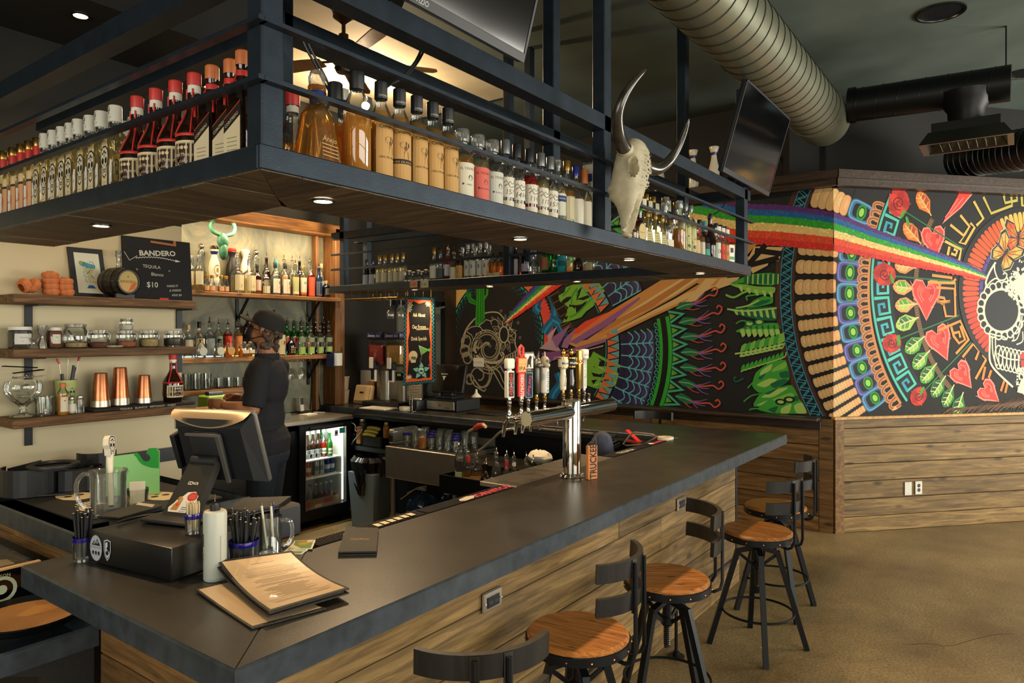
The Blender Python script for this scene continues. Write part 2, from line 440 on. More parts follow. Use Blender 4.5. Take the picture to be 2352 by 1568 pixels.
struct('wall_rear',MB().box(-4.2,11,-4.7,-4.55,0,.8).box(-4.2,11,-4.7,-4.55,3.0,4.05).box(-4.2,-1.3,-4.7,-4.55,.8,3.0).box(4.3,6.1,-4.7,-4.55,.8,3.0).box(9.7,11,-4.7,-4.55,.8,3),'cream_wall')
struct('wall_side',MB().box(-3.2,-3.05,-4.6,6.2,0,.8).box(-3.2,-3.05,-4.6,6.2,3.0,4.05).box(-3.2,-3.05,2.4,6.2,.8,3.0).box(-3.2,-3.05,-4.6,-1.2,.8,3.0),'cream_wall')
w=struct('window_1',MB(),BM)
for x0,x1 in((-1.3,4.3),(6.1,9.7)):
 n=4 if x0<0 else 3
 m=MB()
 for i in range(n+1):xx=x0+(x1-x0)*i/n;m.box(xx-.03,xx+.03,-4.2,-4.12,.8,3.0)
 for z in(.82,1.9,2.98):m.box(x0,x1,-4.2,-4.12,z-.03,z+.03)
 obj('window_frame',m,BM,w)
m=MB()
for yy in(-1.2,0,1.2,2.4):m.box(-2.84,-2.76,yy-.03,yy+.03,.8,3.0)
for z in(.82,1.9,2.98):m.box(-2.84,-2.76,-1.2,2.4,z-.03,z+.03)
obj('window_frame',m,BM,w)

# ---- wainscot on wall A and wall B, plank by plank
zs=[0,.136,.29,.448,.606,.762,.918,1.0]
wa=bpy.data.objects['wall_right'];wg=bpy.data.objects['wall_angled']
for i in range(7):
 a,b=zs[i]+.003,zs[i+1]-.003
 y=YA+.11;k=0
 while y<5.69:
  y2=min(5.7,y+1.9+.7*random.random())
  obj('plank',MB().bbox(XA-.022-.003*random.random(),XA,y+.002,y2-.002,a,b,.003),'plank_wood_y',wa);y=y2;k+=1
 s=.085
 while s<LB-.01:
  s2=min(LB,s+(2.6 if i%2 else 1.9)+.5*random.random())
  nn=.022+.003*random.random()
  mb=MB().bbox(0,s2-s-.003,0,nn,0,b-a,.003)
  o=obj('plank',mb,'plank_wood',wg);p=wb(s,0,a);o.location=p
  o.rotation_euler.z=atan2(BY,BX);o.data.transform(Matrix.Diagonal((1,-1,1,1)));o.data.flip_normals();s=s2
obj('corner_post',slabB(MB(),-.001,.085,0,.03,0,1.0),'plank_wood_y',wg)
obj('corner_post',MB().box(XA-.03,XA,YA,YA+.11,0,1.0),'plank_wood_y',wa)
struct('trim_2',slabB(MB(),-.02,LB,0,.05,1.0,1.022),'pine')
# drink ledge on wall A
tag(obj('drink_rail',MB().bbox(XA-.2,XA,YA+.09,5.68,.985,1.02,.012,2).bbox(XA-.06,XA,YA+.09,5.68,.905,.985,.006),'rail_wood'),'dark wooden drink ledge along the mural wall behind the bar','ledge')
# cap moulding above the mural, doubles as a ledge
struct('trim_3',MB().box(XA-.10,XA+.5,YA-.04,5.72,3.04,3.10).box(XA-.14,XA+.5,YA-.06,5.72,3.10,3.17),'rail_wood')
struct('trim_4',slabB(slabB(MB(),-.03,LB,.10,-.5,3.04,3.10),-.05,LB,.14,-.5,3.10,3.17),'rail_wood')
# outlets on wall B
def plateB(name,px,py,label,sockets):
 s,z=sz(px,py)
 fn=lambda du,dz,h:wb(s+du,.025+h,z+dz)
 t=thing(name,label,'outlet');m=MB(); 
 P=[fn(a,b,h)for h in(0,.008)for a,b in((-.035,-.058),(.035,-.058),(.035,.058),(-.035,.058))]
 m.add(P,[(0,1,2,3)[::-1],(4,5,6,7),(0,1,5,4),(1,2,6,5),(2,3,7,6),(3,0,4,7)])
 obj('cover_plate',m,WPL,t,False)
 q=Ink(lambda u,v,h:fn(u,v,.0085+h))
 for v in((-.02,.02)if sockets else()):
  q.disc(0,v,.016,'#2a2a28');q.rect(-.007,-.004,v-.004,v+.007,'#888880');q.rect(.004,.007,v-.004,v+.007,'#888880')
 for v in((-.045,.045)if not sockets else(0,)):q.disc(0,v,.003,'#77756a')
 q.build('socket_face',t)
def sz(px,py):
 """pixel on the mural wall -> (s, z); s < 0 on wall A, s > 0 on wall B"""
 if px<=1914.1:
  p=atx(px,py,XA);return(YA-p.y,p.z)
 x,y,b=ray(px,py);n=(-BY,BX)   # plane normal
 t=(XA*n[0]+YA*n[1])/(x*n[0]+y*n[1]);return(((x*t-XA)*BX+(y*t-YA)*BY),H+b*t)
plateB('blank_wall_plate',2080,1120,'blank white cover plate on the wainscot, left of the socket',False)
plateB('wall_outlet',2104,1118,'white double wall socket on the wainscot under the mural',True)

# ================================================================ the bar
HB=1.042;TH=.066
X0,X1,Y0=.8465,5.142,1.338;XI,YI,XR=1.46,1.895,4.53
YL,YR=2.476,5.68
U=[(X0,Y0),(X1,Y0),(X1,YR),(XR,YR),(XR,YI),(XI,YI),(XI,YL),(X0,YL)]
bc=thing('bar_counter','dark grey U-shaped bar counter with slate-coloured thick edges','bar counter')
m=MB()
def cham(poly,z0,z1,c=.006):
 n=len(poly);ins=[]
 for i in range(n):
  p,q,r=Vector(poly[i-1]),Vector(poly[i]),Vector(poly[(i+1)%n])
  d1=(q-p).normalized();d2=(r-q).normalized();n1=Vector((-d1.y,d1.x));n2=Vector((-d2.y,d2.x))
  ins.append(tuple(q+(n1+n2)*c/(1+n1.dot(n2))))
 vs=[(x,y,z0)for x,y in poly]+[(x,y,z1-c)for x,y in poly]+[(x,y,z1)for x,y in ins]
 fs=[tuple(range(n))[::-1]]+[(i,(i+1)%n,n+(i+1)%n,n+i)for i in range(n)]+[(n+i,n+(i+1)%n,2*n+(i+1)%n,2*n+i)for i in range(n)]
 return vs,fs,[(x,y,z1-.0005)for x,y in ins]
vs,fs,top=cham(U,HB-TH,HB);m.add(vs,fs,1)
# the top is three mitred sheets with hairline seams
g=.0012
ins=[Vector(p[:2])for p in top]
def sheet(idx):
 P=[ins[i]for i in idx];c=sum(P,Vector((0,0)))/len(P)
 k=len(m.v);return P
for idx in((0,1,4,5),(1,2,3,4),(0,5,6,7)):
 P=[ins[i]for i in idx];o_=[]
 for i,p in enumerate(P):
  q=p.copy()
  if idx[i]in(0,5):q+=Vector((g,-g))if idx==(0,1,4,5)else Vector((-g,g))*(.0 if False else 1)
  if idx[i]in(1,4):q+=Vector((-g,-g))if idx==(0,1,4,5)else Vector((g,g))
  o_.append((q.x,q.y,HB))
 m.add(o_,[tuple(range(4))],0)
n_=len(m.v);m.add([(x,y,HB-.003)for x,y in[tuple(p)for p in ins]],[tuple(range(8))],2)
obj('worktop',m,['counter_top','counter_edge',BPT],bc,False)
# base
bb=thing('bar_base','plank-clad bar front in weathered wood under the dark counter','bar base')
PYF,PXL,PXR=1.643,1.05,4.967
m=MB().box(PXL+.02,PXR-.02,PYF+.02,PYF+.1,0,HB-.067).box(PXL+.02,PXL+.1,PYF+.02,YL-.06,0,HB-.067).box(PXR-.1,PXR-.02,PYF+.02,YR,0,HB-.067)
obj('carcass',m,BPT,bb,False)
pz=[.17,.345,.53,.715,.90]
for i in range(4):
 x=PXL
 while x<PXR-.02:
  x2=min(PXR-.012,x+(1.9 if i%2 else 2.6)+.4*random.random())
  if PXR-x2<.4:x2=PXR-.012
  obj('plank',MB().bbox(x+.001,x2-.001,PYF-.003*random.random(),PYF+.02,pz[i]+.002,pz[i+1]-.002,.003),'plank_wood',bb);x=x2
 if 1:obj('plank',MB().bbox(PXL,PXL+.02,PYF+.02,YL-.058,pz[i]+.002,pz[i+1]-.002,.003),'plank_wood_y',bb)
obj('top_batten',MB().bbox(PXL-.02,PXR-.012,PYF-.02,PYF+.02,.902,HB-.067,.004),'pine',bb)
obj('kick_board',MB().bbox(PXL,PXR-.012,PYF-.03,PYF+.02,.0,.155,.003),'plank_wood',bb)
obj('kick_cap',MB().box(PXL,PXR-.012,PYF-.034,PYF+.02,.155,.163),'steel',bb)
obj('end_post',MB().box(PXR-.012,PXR+.02,PYF-.005,PYF+.12,0,HB-.067),'slate_metal',bb)
# lumber cleat under the left overhang
obj('cleat',MB().bbox(X0+.10,X0+.135,1.78,2.46,.885,HB-.067,.003),'plank_wood_y',bb)
obj('cleat_block',MB().bbox(X0+.10,X0+.20,1.72,1.78,.91,HB-.067,.003),'pine',bb)
obj('bracket',MB().box(.93,1.05,1.55,1.57,.95,HB-.067),BM,bb)
# outlets under the counter
for nm,px,py,lab in(('bar_outlet',1127,1377,'silver-plated black power socket on bar front beside nearest stool'),('bar_outlet',1562,1156,'silver-plated black power socket on bar front near its far end')):
 p=aty(px,py,PYF-.004)
 t=thing(nm,lab,'outlet',p)
 obj('cover_plate',MB().bbox(-.058,.058,-.012,0,-.035,.04,.004),'steel',t)
 obj('socket',MB().box(-.036,.036,-.016,-.01,-.02,.02),BPL,t,False)
 q=Ink(planefn((0,-.0165,0),(1,0,0),(0,0,1),(0,-1,0)))
 for u in(-.017,.017):q.rect(u-.006,u-.004,-.007,.004,'#8a8a84');q.rect(u+.004,u+.006,-.007,.004,'#8a8a84')
 for u in(-.049,.049):q.disc(u,0,.004,'#d8d4c8')
 q.build('socket_slots',t)

# ================================================================ hanging rack over the bar
RZ0,RZ1=2.14,2.20
RX0,RX1,RY0=.981,4.684,1.446;RXI,RYI,RXR=1.317,1.829,4.30
RYL,RYR=3.47,5.25
rk=thing('bottle_rack','hanging steel bottle rack with plank underside over the bar','rack')
fb=.012
def fascia(x0,x1,y0,y1):return obj('fascia',MB().bbox(x0,x1,y0,y1,RZ0,RZ1,.003),'slate_metal',rk)
fascia(RX0,RX1,RY0,RY0+fb);fascia(RX0,RX0+fb,RY0+fb,RYL);fascia(RX0+fb,RXI,RYL-fb,RYL)
fascia(RXI-fb,RXI,RYI,RYL-fb);fascia(RXI-fb,RXR,RYI-fb,RYI);fascia(RXR,RXR+fb,RYI,RYR);fascia(RX1-fb,RX1,RY0+fb,RYR);fascia(RXR+fb,RX1-fb,RYR-fb,RYR)
obj('shelf_board',MB().box(RX0+fb,RX1-fb,RY0+fb,RYI-fb,RZ0+.012,RZ0+.03).box(RX0+fb,RXI-fb,RYI-fb,RYL-fb,RZ0+.012,RZ0+.03).box(RXR+fb,RX1-fb,RYI-fb,RYR-fb,RZ0+.012,RZ0+.03),BPT,rk,False)
def strip(poly,nm):return obj('plank',MB().prism(poly,RZ0-.002-.002*random.random(),RZ0+.012),nm,rk,False)
k=(RYI-RY0)/(RXI-RX0);pw=.118
x=RX0+.004
while x<RX1-.01:                                        # front arm: short planks across
 a,b=x+.0012,min(x+pw,RX1-.004)-.0012
 lim=lambda q:min(RYI-.004,RY0+(q-RX0)*k,)if q<RXI else RYI-.004
 lim2=lambda q:lim(q)if q<RXR else max(RY0+.006,min(RYI-.004,RY0+(RX1-q)*(RYI-RY0)/(RX1-RXR)))
 P=[(a,RY0+.004),(b,RY0+.004),(b,max(RY0+.005,lim2(b)-.001)),(a,max(RY0+.005,lim2(a)-.001))]
 strip(P,'dark_plank_y');x+=pw
y=RY0+.004
while y<RYL-.01:
 a,b=y+.0012,min(y+pw,RYL-.004)-.0012
 lim=lambda q:min(RXI-.004,RX0+(q-RY0)/k)
 strip([(RX0+.004,a),(max(RX0+.005,lim(a)-.001),a),(max(RX0+.005,lim(b)-.001),b),(RX0+.004,b)],'dark_plank');y+=pw
y=RY0+.004
while y<RYR-.01:
 a,b=y+.0012,min(y+pw,RYR-.004)-.0012
 lim=lambda q:max(RXR+.004,RX1-(q-RY0)*(RX1-RXR)/(RYI-RY0))
 strip([(min(RX1-.005,lim(a)+.001),a),(RX1-.004,a),(RX1-.004,b),(min(RX1-.005,lim(b)+.001),b)],'dark_plank');y+=pw
ps=.062;POSTS=[]
def post(x,y,z1=None):
 z1=z1 or(3.36 if y==oy else 4.05);POSTS.append((x,y))
 obj('post',MB().bbox(x-ps/2,x+ps/2,y-ps/2,y+ps/2,RZ0+.03,z1,.004,1),'slate_metal',rk)
ox,oy=RX0+fb+ps/2,RY0+fb+ps/2;ix,iy=RXI-fb-ps/2,RYI-fb-ps/2
for X,Y in((ox,oy),(ix,iy),(2.716,oy),(2.77,iy),(4.62,oy),(RXR+.05,iy),(RXR+.05,3.2),(RX1-.05,3.2),(RXR+.05,5.1),(RX1-.05,5.1)):post(X,Y)
BZ0,BZ1=2.635,2.70
def beam(a,b):obj('beam',MB().bar((*a,(BZ0+BZ1)/2),(*b,(BZ0+BZ1)/2),.062,BZ1-BZ0),'slate_metal',rk,False)
beam((RX0+.03,oy),(RX1+.02,oy));beam((ox,oy+.03),(ox,RYL));beam((ix,iy),(RX1-.05,iy));beam((ix,iy+.03),(ix,RYL));beam((RXR+.05,iy),(RXR+.05,RYR));beam((RX1-.05,oy),(RX1-.05,RYR))
for z in(2.344,2.483):                                   # flat rails wrapped round the outside of the posts
 rx,ry=RX0+fb-.004,RY0+fb-.004
 obj('rail',MB().bar((rx-.004,ry-.008,z+.008),(RX1+.02,ry-.008,z+.008),.026,.011),'slate_metal',rk,False)
 obj('rail',MB().bar((rx-.008,ry-.02,z+.008),(rx-.008,RYL,z+.008),.026,.011),'slate_metal',rk,False)
 obj('rail',MB().bar((RXR+.02,RYI,z+.008),(RXR+.02,RYR,z+.008),.01,.018),'slate_metal',rk,False)
# downlights under it
PUCK=[(232,516),(742,459),(1195,547),(1445,595),(1608,627),(1125,657),(1325,645),(952,664)]
for i,(px,py)in enumerate(PUCK):
 p=atz(px,py,RZ0-.004)
 t=thing('puck_light',['glowing puck light under the left arm of the bottle rack','glowing puck light under the rack near its front corner post','glowing puck light under the front rack, left of the cow skull','glowing puck light under the front rack, below the cow skull','glowing puck light under the front rack, nearest its right end','glowing puck light under the far rack arm, above the cactus painting','glowing puck light under the far rack arm, at its right end','glowing puck light under the far rack arm, above the hanging sign'][i],'light',p,group='puck lights under the bottle rack')
 obj('trim_ring',MB().lathe([(.026,0),(.034,0),(.034,-.006),(.026,-.006),(.026,0)],20),DST,t)
 obj('lens',MB().lathe([(0,-.003),(.026,-.003)],16),'puck_glow',t)
 l=light('SPOT','puck_spot',p+Vector((0,0,-.02)),15,WARM,spot_size=R(130),spot_blend=.8,shadow_soft_size=.03)
# ================================================================ the mural, flat paint on the two walls
def muralfn(s,z,h):
 return Vector((XA-.0008-h,YA-s,z))if s<=0 else wb(s,.0008+h,z)
class Mural(Ink):
 def raw(s,vs,fs,col,lift=True):
  if lift:s.n+=1
  h=s.step*s.n;c=lin(col)
  for f in fs:
   P=[vs[i]for i in f]
   P=s.zcut(P)
   if len(P)<3:continue
   a,b=min(p[0]for p in P),max(p[0]for p in P)
   parts=[P]if b<=0 or a>=0 else[s.cut(P,1),s.cut(P,-1)]
   for Q in parts:
    if len(Q)<3:continue
    left=sum(p[0]for p in Q)/len(Q)<=0
    (s.mb if left else s.mb2).add([muralfn(min(u,0),v,h)if left else muralfn(max(u,1e-7),v,h)for u,v in Q],[tuple(range(len(Q)))],0,None,c)
  return s
 @staticmethod
 def zcut(P):
  for lim,sg in((1.022,1),(3.04,-1)):
   if all((p[1]-lim)*sg>=0 for p in P):continue
   out=[]
   for i in range(len(P)):
    p,q=P[i-1],P[i]
    if((p[1]-lim)*sg<0)!=((q[1]-lim)*sg<0):
     t=(p[1]-lim)/(p[1]-q[1]);out.append((p[0]+(q[0]-p[0])*t,lim))
    if(q[1]-lim)*sg>=0:out.append(q)
   P=out
   if len(P)<3:return P
  return P
 @staticmethod
 def cut(P,sg):
  out=[]
  for i in range(len(P)):
   p,q=P[i-1],P[i]
   if(p[0]*sg<0)!=(q[0]*sg<0):
    t=p[0]/(p[0]-q[0]);out.append((0.,p[1]+(q[1]-p[1])*t))
   if q[0]*sg>=0:out.append(q)
  return out
mu=Mural(None,2.5e-6);mu.mb2=MB();mu.mb2.c=[]
P_=lambda pts:[sz(*p)for p in pts]
T4=lambda*a:[(1500+x/2.7606,420+y/2.7606)for x,y in a]
T3=lambda*a:[(1020+x/4.356,600+y/4.356)for x,y in a]
def mp(col,pts):mu.poly(P_(pts),col)
def ms(col,w,pts,k=4,closed=False,taper=0.):mu.stroke(smoothline(P_(pts),k)if k else P_(pts),w,col,closed,taper)
CS,CZ=2.1,2.15
def pol(r,a,cz=CZ):return(CS+r*cos(R(a)),cz+r*sin(R(a)))
def ring(r0,r1,a0,a1,col,n=40,cz=CZ):
 vs=[];fs=[]
 for i in range(n+1):
  a=a0+(a1-a0)*i/n;vs+=[pol(r0,a,cz),pol(r1,a,cz)]
 for i in range(n):fs.append((2*i,2*i+1,2*i+3,2*i+2))
 mu.raw(vs,fs,col)
def cell(r0,r1,a0,a1,col,n=3):
 mu.poly([pol(r0,a0+(a1-a0)*i/n)for i in range(n+1)]+[pol(r1,a1-(a1-a0)*i/n)for i in range(n+1)],col)
# --- outer ribs: brown band, blue zigzag, brown
A0,A1=154,214
ring(2.42,2.60,A0,A1,'#4a2c1c');ring(2.455,2.555,A0,A1,'#0c0d10')
for off,col in((0,'#2b9ab4'),(.0,'#2b9ab4')):
 pass
for k_,r0,r1 in((0,2.463,2.535),(1,2.475,2.548)):
 pts=[pol(r0 if i%2 else r1,A0+(A1-A0)*i/70+(.0 if k_==0 else .45))for i in range(71)]
 mu.stroke(pts,.013 if k_==0 else .009,'#2f9cb6' if k_==0 else '#4cb4c0')
ring(2.455,2.463,A0,A1,'#2f86a8');ring(2.547,2.555,A0,A1,'#2f86a8')
# --- corn rows
a=157.0;row=0
edges=[157,161.5,166.4,171.2,174.4]
for a0,a1 in((156.5,162.6),(163,168.3),(168.9,172.8),(173.2,176.8),(177.4,181.4),(182,186),(186.4,189.3),(189.8,192.8),(193.2,195.9),(196.3,198.8),(199.2,201.6),(202,204.2),(204.6,206.8),(207.2,209.2),(209.6,211.6)):
 nk=5 if a1-a0>3.5 else 8 if a1<200 else 11
 cell(2.05,2.43,a0-.15,a1+.15,'#120f0d')
 ra,rb_=2.075,2.405
 for i in range(nk-1,-1,-1):
  t=i/(nk-1);w=(rb_-ra)/nk;r0=ra+w*i
  am,ah=(a0+a1)/2,(a1-a0)/2*.84
  pts=[pol(r0+w*.55+w*.72*cos(R(q))*(1 if cos(R(q))>0 else .8),am+ah*(abs(sin(R(q)))**.6)*(1 if sin(R(q))>0 else-1))for q in range(0,360,24)]
  cc=['#e2a468','#e2ae70','#dcb274','#d8b078','#d4ac74'][min(4,int(t*5))]
  mu.poly([pol(r0+w*.55+w*.80*cos(R(q)),am+ah*1.03*(abs(sin(R(q)))**.6)*(1 if sin(R(q))>0 else-1))for q in range(0,360,30)],'#a87848')
  mu.poly(pts,cc)
  mu.poly([pol(r0+w*.5+w*.3*cos(R(q)),am-ah*.1+ah*.5*sin(R(q)))for q in range(0,360,45)],'#e6bc80' if t>.15 else '#ecb078')
ring(2.055,2.075,A0,A1,'#141110')
# --- purple and blue loops with green eyes
eyes=[159.5,165.2,170.6,175.7,181.2,186.3,191.3,196.3,201,205.5,210]
for i,am in enumerate(eyes):
 col,hi=(('#4c4a92','#7a78bc')if i%2 else('#39709c','#68a4c4'))
 ah=2.75 if am<190 else 2.45
 shape=lambda k,rr=1.:[pol(1.945+.125*k*rr*(abs(cos(R(q)))**.5)*(1 if cos(R(q))>0 else-1),am+ah*k*(abs(sin(R(q)))**.5)*(1 if sin(R(q))>0 else-1))for q in range(0,360,15)]
 mu.poly(shape(1.03),col);mu.stroke(shape(.9),.012,hi,True);mu.stroke(shape(.8),.006,col,True);mu.poly(shape(.68),'#0b0c10')
 for rr,cc in((.062,'#1f8a30'),(.044,'#0d3f18'),(.032,'#94d048')):
  mu.poly([pol(1.94+rr*cos(R(q))*.78,am+(rr/1.94)*57.3*sin(R(q))*(1.25 if i<5 else 1))for q in range(0,360,24)],cc)
# --- orange arches, stars
for i in range(26):
 am=156+i*2.35;arcp=[pol(1.765+.085*cos(R(q)),am+1.35*sin(R(q)))for q in range(-100,101,20)]
 mu.stroke(arcp,.036,'#c8854e');mu.stroke(arcp,.01,'#8a4a24')
 if i%2:mu.poly([pol(1.86,am+1.18),pol(1.81,am+1.75),pol(1.80,am+1.18),pol(1.81,am+.6)],('#e0b070','#8ab040','#3f7ab0')[i//2%3])
ring(1.735,1.76,154,216,'#c8864c')
# --- turquoise key band
MZ=2.2
ring(1.50,1.735,152,218,'#0d0f12',cz=MZ)
ring(1.70,1.722,152,218,'#48c0a8',cz=MZ)
i=0;a=152.
while a<217:
 da=6.5;m_=lambda u,v:pol(1.545+.15*u,a+da*v,MZ);cc,c2=('#4cc4ac','#2f9cb4')if i%2 else('#52c8b4','#3cb0b8')
 mu.stroke([m_(1,0),m_(.02,0),m_(.02,.78),m_(.72,.78),m_(.72,.3),m_(.36,.3),m_(.36,.52)],.03,cc)
 mu.stroke([m_(.72,.78),m_(.72,.3),m_(.36,.3),m_(.36,.52)],.029,c2);a+=da;i+=1
# --- rope, leaves, hearts
ring(1.235,1.285,149,226,'#5f4326',60)
for j in range(150,226,1):cell(1.24,1.28,j,j+.45,'#7d5c38',1)
def leaf(px,py,L,ang,cols,w=.5):
 s0,z0=sz(px,py);ca,sa=cos(R(ang)),sin(R(ang))
 loc=lambda u,v:(s0+(u*ca-v*sa)*L,z0+(u*sa+v*ca)*L)
 up=[(-.5,0),(-.3,.12),(-.05,.3*w*2),(.25,.27*w*2),(.45,.12),(.5,0)];dn=[(u,-v)for u,v in up]
 mu.poly([loc(*q)for q in up+dn[-2:0:-1]],cols[0]);mu.poly([loc(*q)for q in[(-.3,0),(-.05,-.24*w*2),(.2,-.24*w*2),(.4,0)]],cols[1])
 mu.poly([loc(*q)for q in[(-.2,.03),(.02,.22*w*2),(.28,.16*w*2),(.3,.02)]],cols[2])
 mu.stroke([loc(-.56,0),loc(.4,0)],.012,cols[3])
 for u in(-.15,.08,.26):mu.stroke([loc(u-.02,0),loc(u+.1,.2*w*2)],.007,cols[3]);mu.stroke([loc(u-.02,0),loc(u+.1,-.2*w*2)],.007,cols[3])
OR=('#d8742c','#b04420','#e09040','#f0b868');MX=('#e0985a','#4f9e30','#a8c850','#f0c880');GR=('#4f9a34','#1f5f2c','#9cc858','#d8d490');GD=('#2f7a34','#154a28','#7cb848','#e0d890')
for px,py,L,an,c_ in((2122,467,.24,125,OR),(2094,535,.24,135,OR),(2078,612,.22,175,('#d08848','#a84c24','#e0a860','#e8c080')),(2075,660,.23,175,MX),(2080,700,.23,185,MX),(2082,740,.24,200,('#a8c850','#2a6f38','#4f9a34','#e8d090')),(2100,791,.24,215,GR),(2115,826,.23,222,GR),(2132,857,.23,226,GR),(2155,888,.23,232,GD),(2178,910,.22,240,GD),(2202,930,.23,248,GD),(2056,448,.10,130,('#b03020','#7a2018','#c84028','#d05030'))):
 leaf(px,py,L,an+180-0 if False else an,c_)
def heart(px,py,L,ang):
 s0,z0=sz(px,py);ca,sa=cos(R(ang)),sin(R(ang));loc=lambda u,v:(s0+(u*ca-v*sa)*L,z0+(u*sa+v*ca)*L)
 H_=[(0,-.62),(.2,-.25),(.38,.02),(.42,.25),(.3,.42),(.12,.4),(0,.2),(-.12,.4),(-.3,.42),(-.42,.25),(-.38,.02),(-.2,-.25)]
 mu.stroke([loc(u*1.08,v*1.06)for u,v in H_],.018,'#e88878',True);mu.poly([loc(*q)for q in H_],'#d8392c')
 for q in(.72,.5):mu.stroke([loc(u*q-.02,v*q+.02)for u,v in H_[1:6]],.008,'#f08070');mu.stroke([loc(u*q+.02,v*q)for u,v in H_[8:]],.008,'#f08070')
 mu.disc(*loc(-.16,.18),.1*L,'#e8584a');mu.disc(*loc(.18,.12),.08*L,'#b82a22')
 for u,v,du,dv in((.4,.3,.12,.1),(-.4,.3,-.12,.12),(.3,-.1,.13,.02),(-.3,-.1,-.13,.02),(.15,-.3,.1,0)):mu.stroke([loc(u,v),loc(u+du*.6,v+dv*.2),loc(u+du,v+dv)],.01,'#e89080',taper=.6)
heart(2144,552,.27,8);heart(2127,680,.33,0);heart(2158,783,.29,25);heart(2209,860,.24,40);heart(2270,900,.22,52)
mp('#e89080',T4((1935,90),(1830,262),(1950,160),(2025,70)));mp('#d8392c',T4((1930,80),(1840,240),(1940,160),(2010,75),(1990,60),(1940,62)))
for a_,b_ in(((1850,220),(1935,100)),((1880,200),(1970,90))):ms('#f08070',.01,T4(a_,b_),0)
# --- green stems with roses
for p0,p1 in(((2072,482),(2213,572)),((2040,633),(2190,646)),((2060,780),(2202,724)),((2122,897),(2230,786))):ms('#1f6a3a',.014,[p0,p1],0)
def rose(px,py,L,ang=0):
 s0,z0=sz(px,py)
 mu.disc(s0,z0,L*.5,'#c02c20',L*.42,12,R(ang))
 for k_ in range(5):mu.poly([(s0+L*(.5*cos(R(ang+72*k_+q))*(1 if q==0 else .62)),z0+L*(.5*sin(R(ang+72*k_+q))*(1 if q==0 else .62)))for q in(-32,0,32)]+[(s0,z0)],'#d83a28' if k_%2 else '#a82018')
 mu.stroke([(s0+x*L,z0+y*L)for x,y in spiral(0,0,.26,1.6,R(ang),14)],.009,'#4a0f0c')
rose(2064,466,.26,70);rose(2031,630,.24,170);rose(2048,788,.2,190);rose(2109,910,.19,220)
for px,py,an in((2073,492,60),(2084,508,110),(2063,780,80),(2063,782,-80),(2117,898,60),(2048,640,-70)):leaf(px,py,.09,an,('#3f9a34','#2a7a2a','#5fb040','#3f9a34'),.3)
# --- angular yellow glyphs
for q,cc in(([(2195,640),(2186,650),(2186,638),(2140,632)],'#c88a3a'),([(2130,648),(2193,650),(2193,680)],'#cf9440'),([(2150,660),(2192,663),(2194,726),(2172,726),(2166,696),(2182,692),(2150,693),(2168,700)],'#cc8a3a'),([(2155,682),(2168,684),(2170,694)],'#cc8a3a'),
  ([(2156,758),(2205,737),(2224,780),(2195,812)],'#d88a38'),([(2184,750),(2190,772),(2202,788),(2216,780),(2205,748)],'#d88a38'),([(2190,765),(2202,762),(2205,775)],'#d88a38'),
  ([(2210,820),(2234,790),(2248,805),(2240,826)],'#d88838'),([(2256,814),(2264,826),(2240,870)],'#dc8a38'),([(2262,842),(2256,872)],'#d87a30'),([(2276,850),(2270,868)],'#d87a30'),([(2306,874),(2298,898)],'#d87830'),([(2314,876),(2308,902)],'#d87830'),
  ([(2182,516),(2214,542),(2203,557),(2216,560),(2238,522),(2228,512)],'#d0a850'),([(2205,494),(2226,520),(2214,540)],'#d0a850'),([(2236,462),(2258,502),(2242,518)],'#ccb050'),([(2258,452),(2276,490),(2324,472),(2322,452)],'#b8a848'),([(2305,450),(2308,466),(2336,460),(2334,452)],'#b8a848'),([(2346,452),(2347,472),(2356,472)],'#b8a848'),
  ([(2170,554),(2207,573),(2202,598)],'#d8b058'),([(2180,566),(2176,586)],'#d8b058'),([(2190,572),(2198,576),(2194,586),(2184,582)],'#d8b058')):
 ms(cc,.026,q,0)
# --- halo of pills round the skull
ring(.55,.80,60,260,'#0c0c0e',50)
n=0;a=62.
while a<232:
 col='#e0a848' if a<117 else('#d8501c' if a<165 else '#e04a24' if a<190 else '#d8381e')
 mu.poly([pol(.655+.09*(abs(cos(R(q)))**.5)*(1 if cos(R(q))>0 else-1)+.01,a+1.85*(abs(sin(R(q)))**.6)*(1 if sin(R(q))>0 else-1))for q in range(0,360,20)],col);a+=4.15
ring(.0,.565,0,360,'#0b0d1a',40);ring(.535,.57,60,250,'#4a3a86',40)
for j in range(62,250,9):cell(.535,.57,j,j+.9,'#1c1640',1)
for j in range(90):
 aa,rr=random.uniform(70,240),random.uniform(.36,.52);cell(rr,rr+.012,aa,aa+2.4,random.choice(('#1c2448','#241c50','#182038')),1)
# --- the right-hand skull, cropped by the frame: white line work
W_='#d8cfb0'
T7=lambda*a:[(2040+x/5.808,430+y/5.808)for x,y in a]
T8=lambda*a:[(2040+x/3.2,680+y/3.2)for x,y in a]
face=T7((1430,1000),(1330,1180),(1300,1330),(1200,1560))+T8((660,70),(690,180),(740,270),(742,460),(770,530),(920,670))
mp('#0b0e16',face+[(2480,960),(2480,590)]);mp('#0b0e16',[(2285,600),(2350,585),(2480,560),(2480,900),(2300,800)])
ms(W_,.02,T7((1430,1000),(1350,1130),(1300,1260),(1300,1340),(1200,1560)),4);ms(W_,.02,T8((690,-5),(660,70),(690,180),(742,280),(742,440),(755,500),(800,560),(915,668)),4)
ms(W_,.014,T7((1415,1010),(1420,1120),(1470,1230),(1550,1230),(1580,1170),(1550,1140),(1530,1165)),5);ms(W_,.014,T7((1310,1330),(1360,1260),(1430,1215),(1470,1240),(1460,1270),(1440,1262)),5)
ex,ey=sz(2300,713)
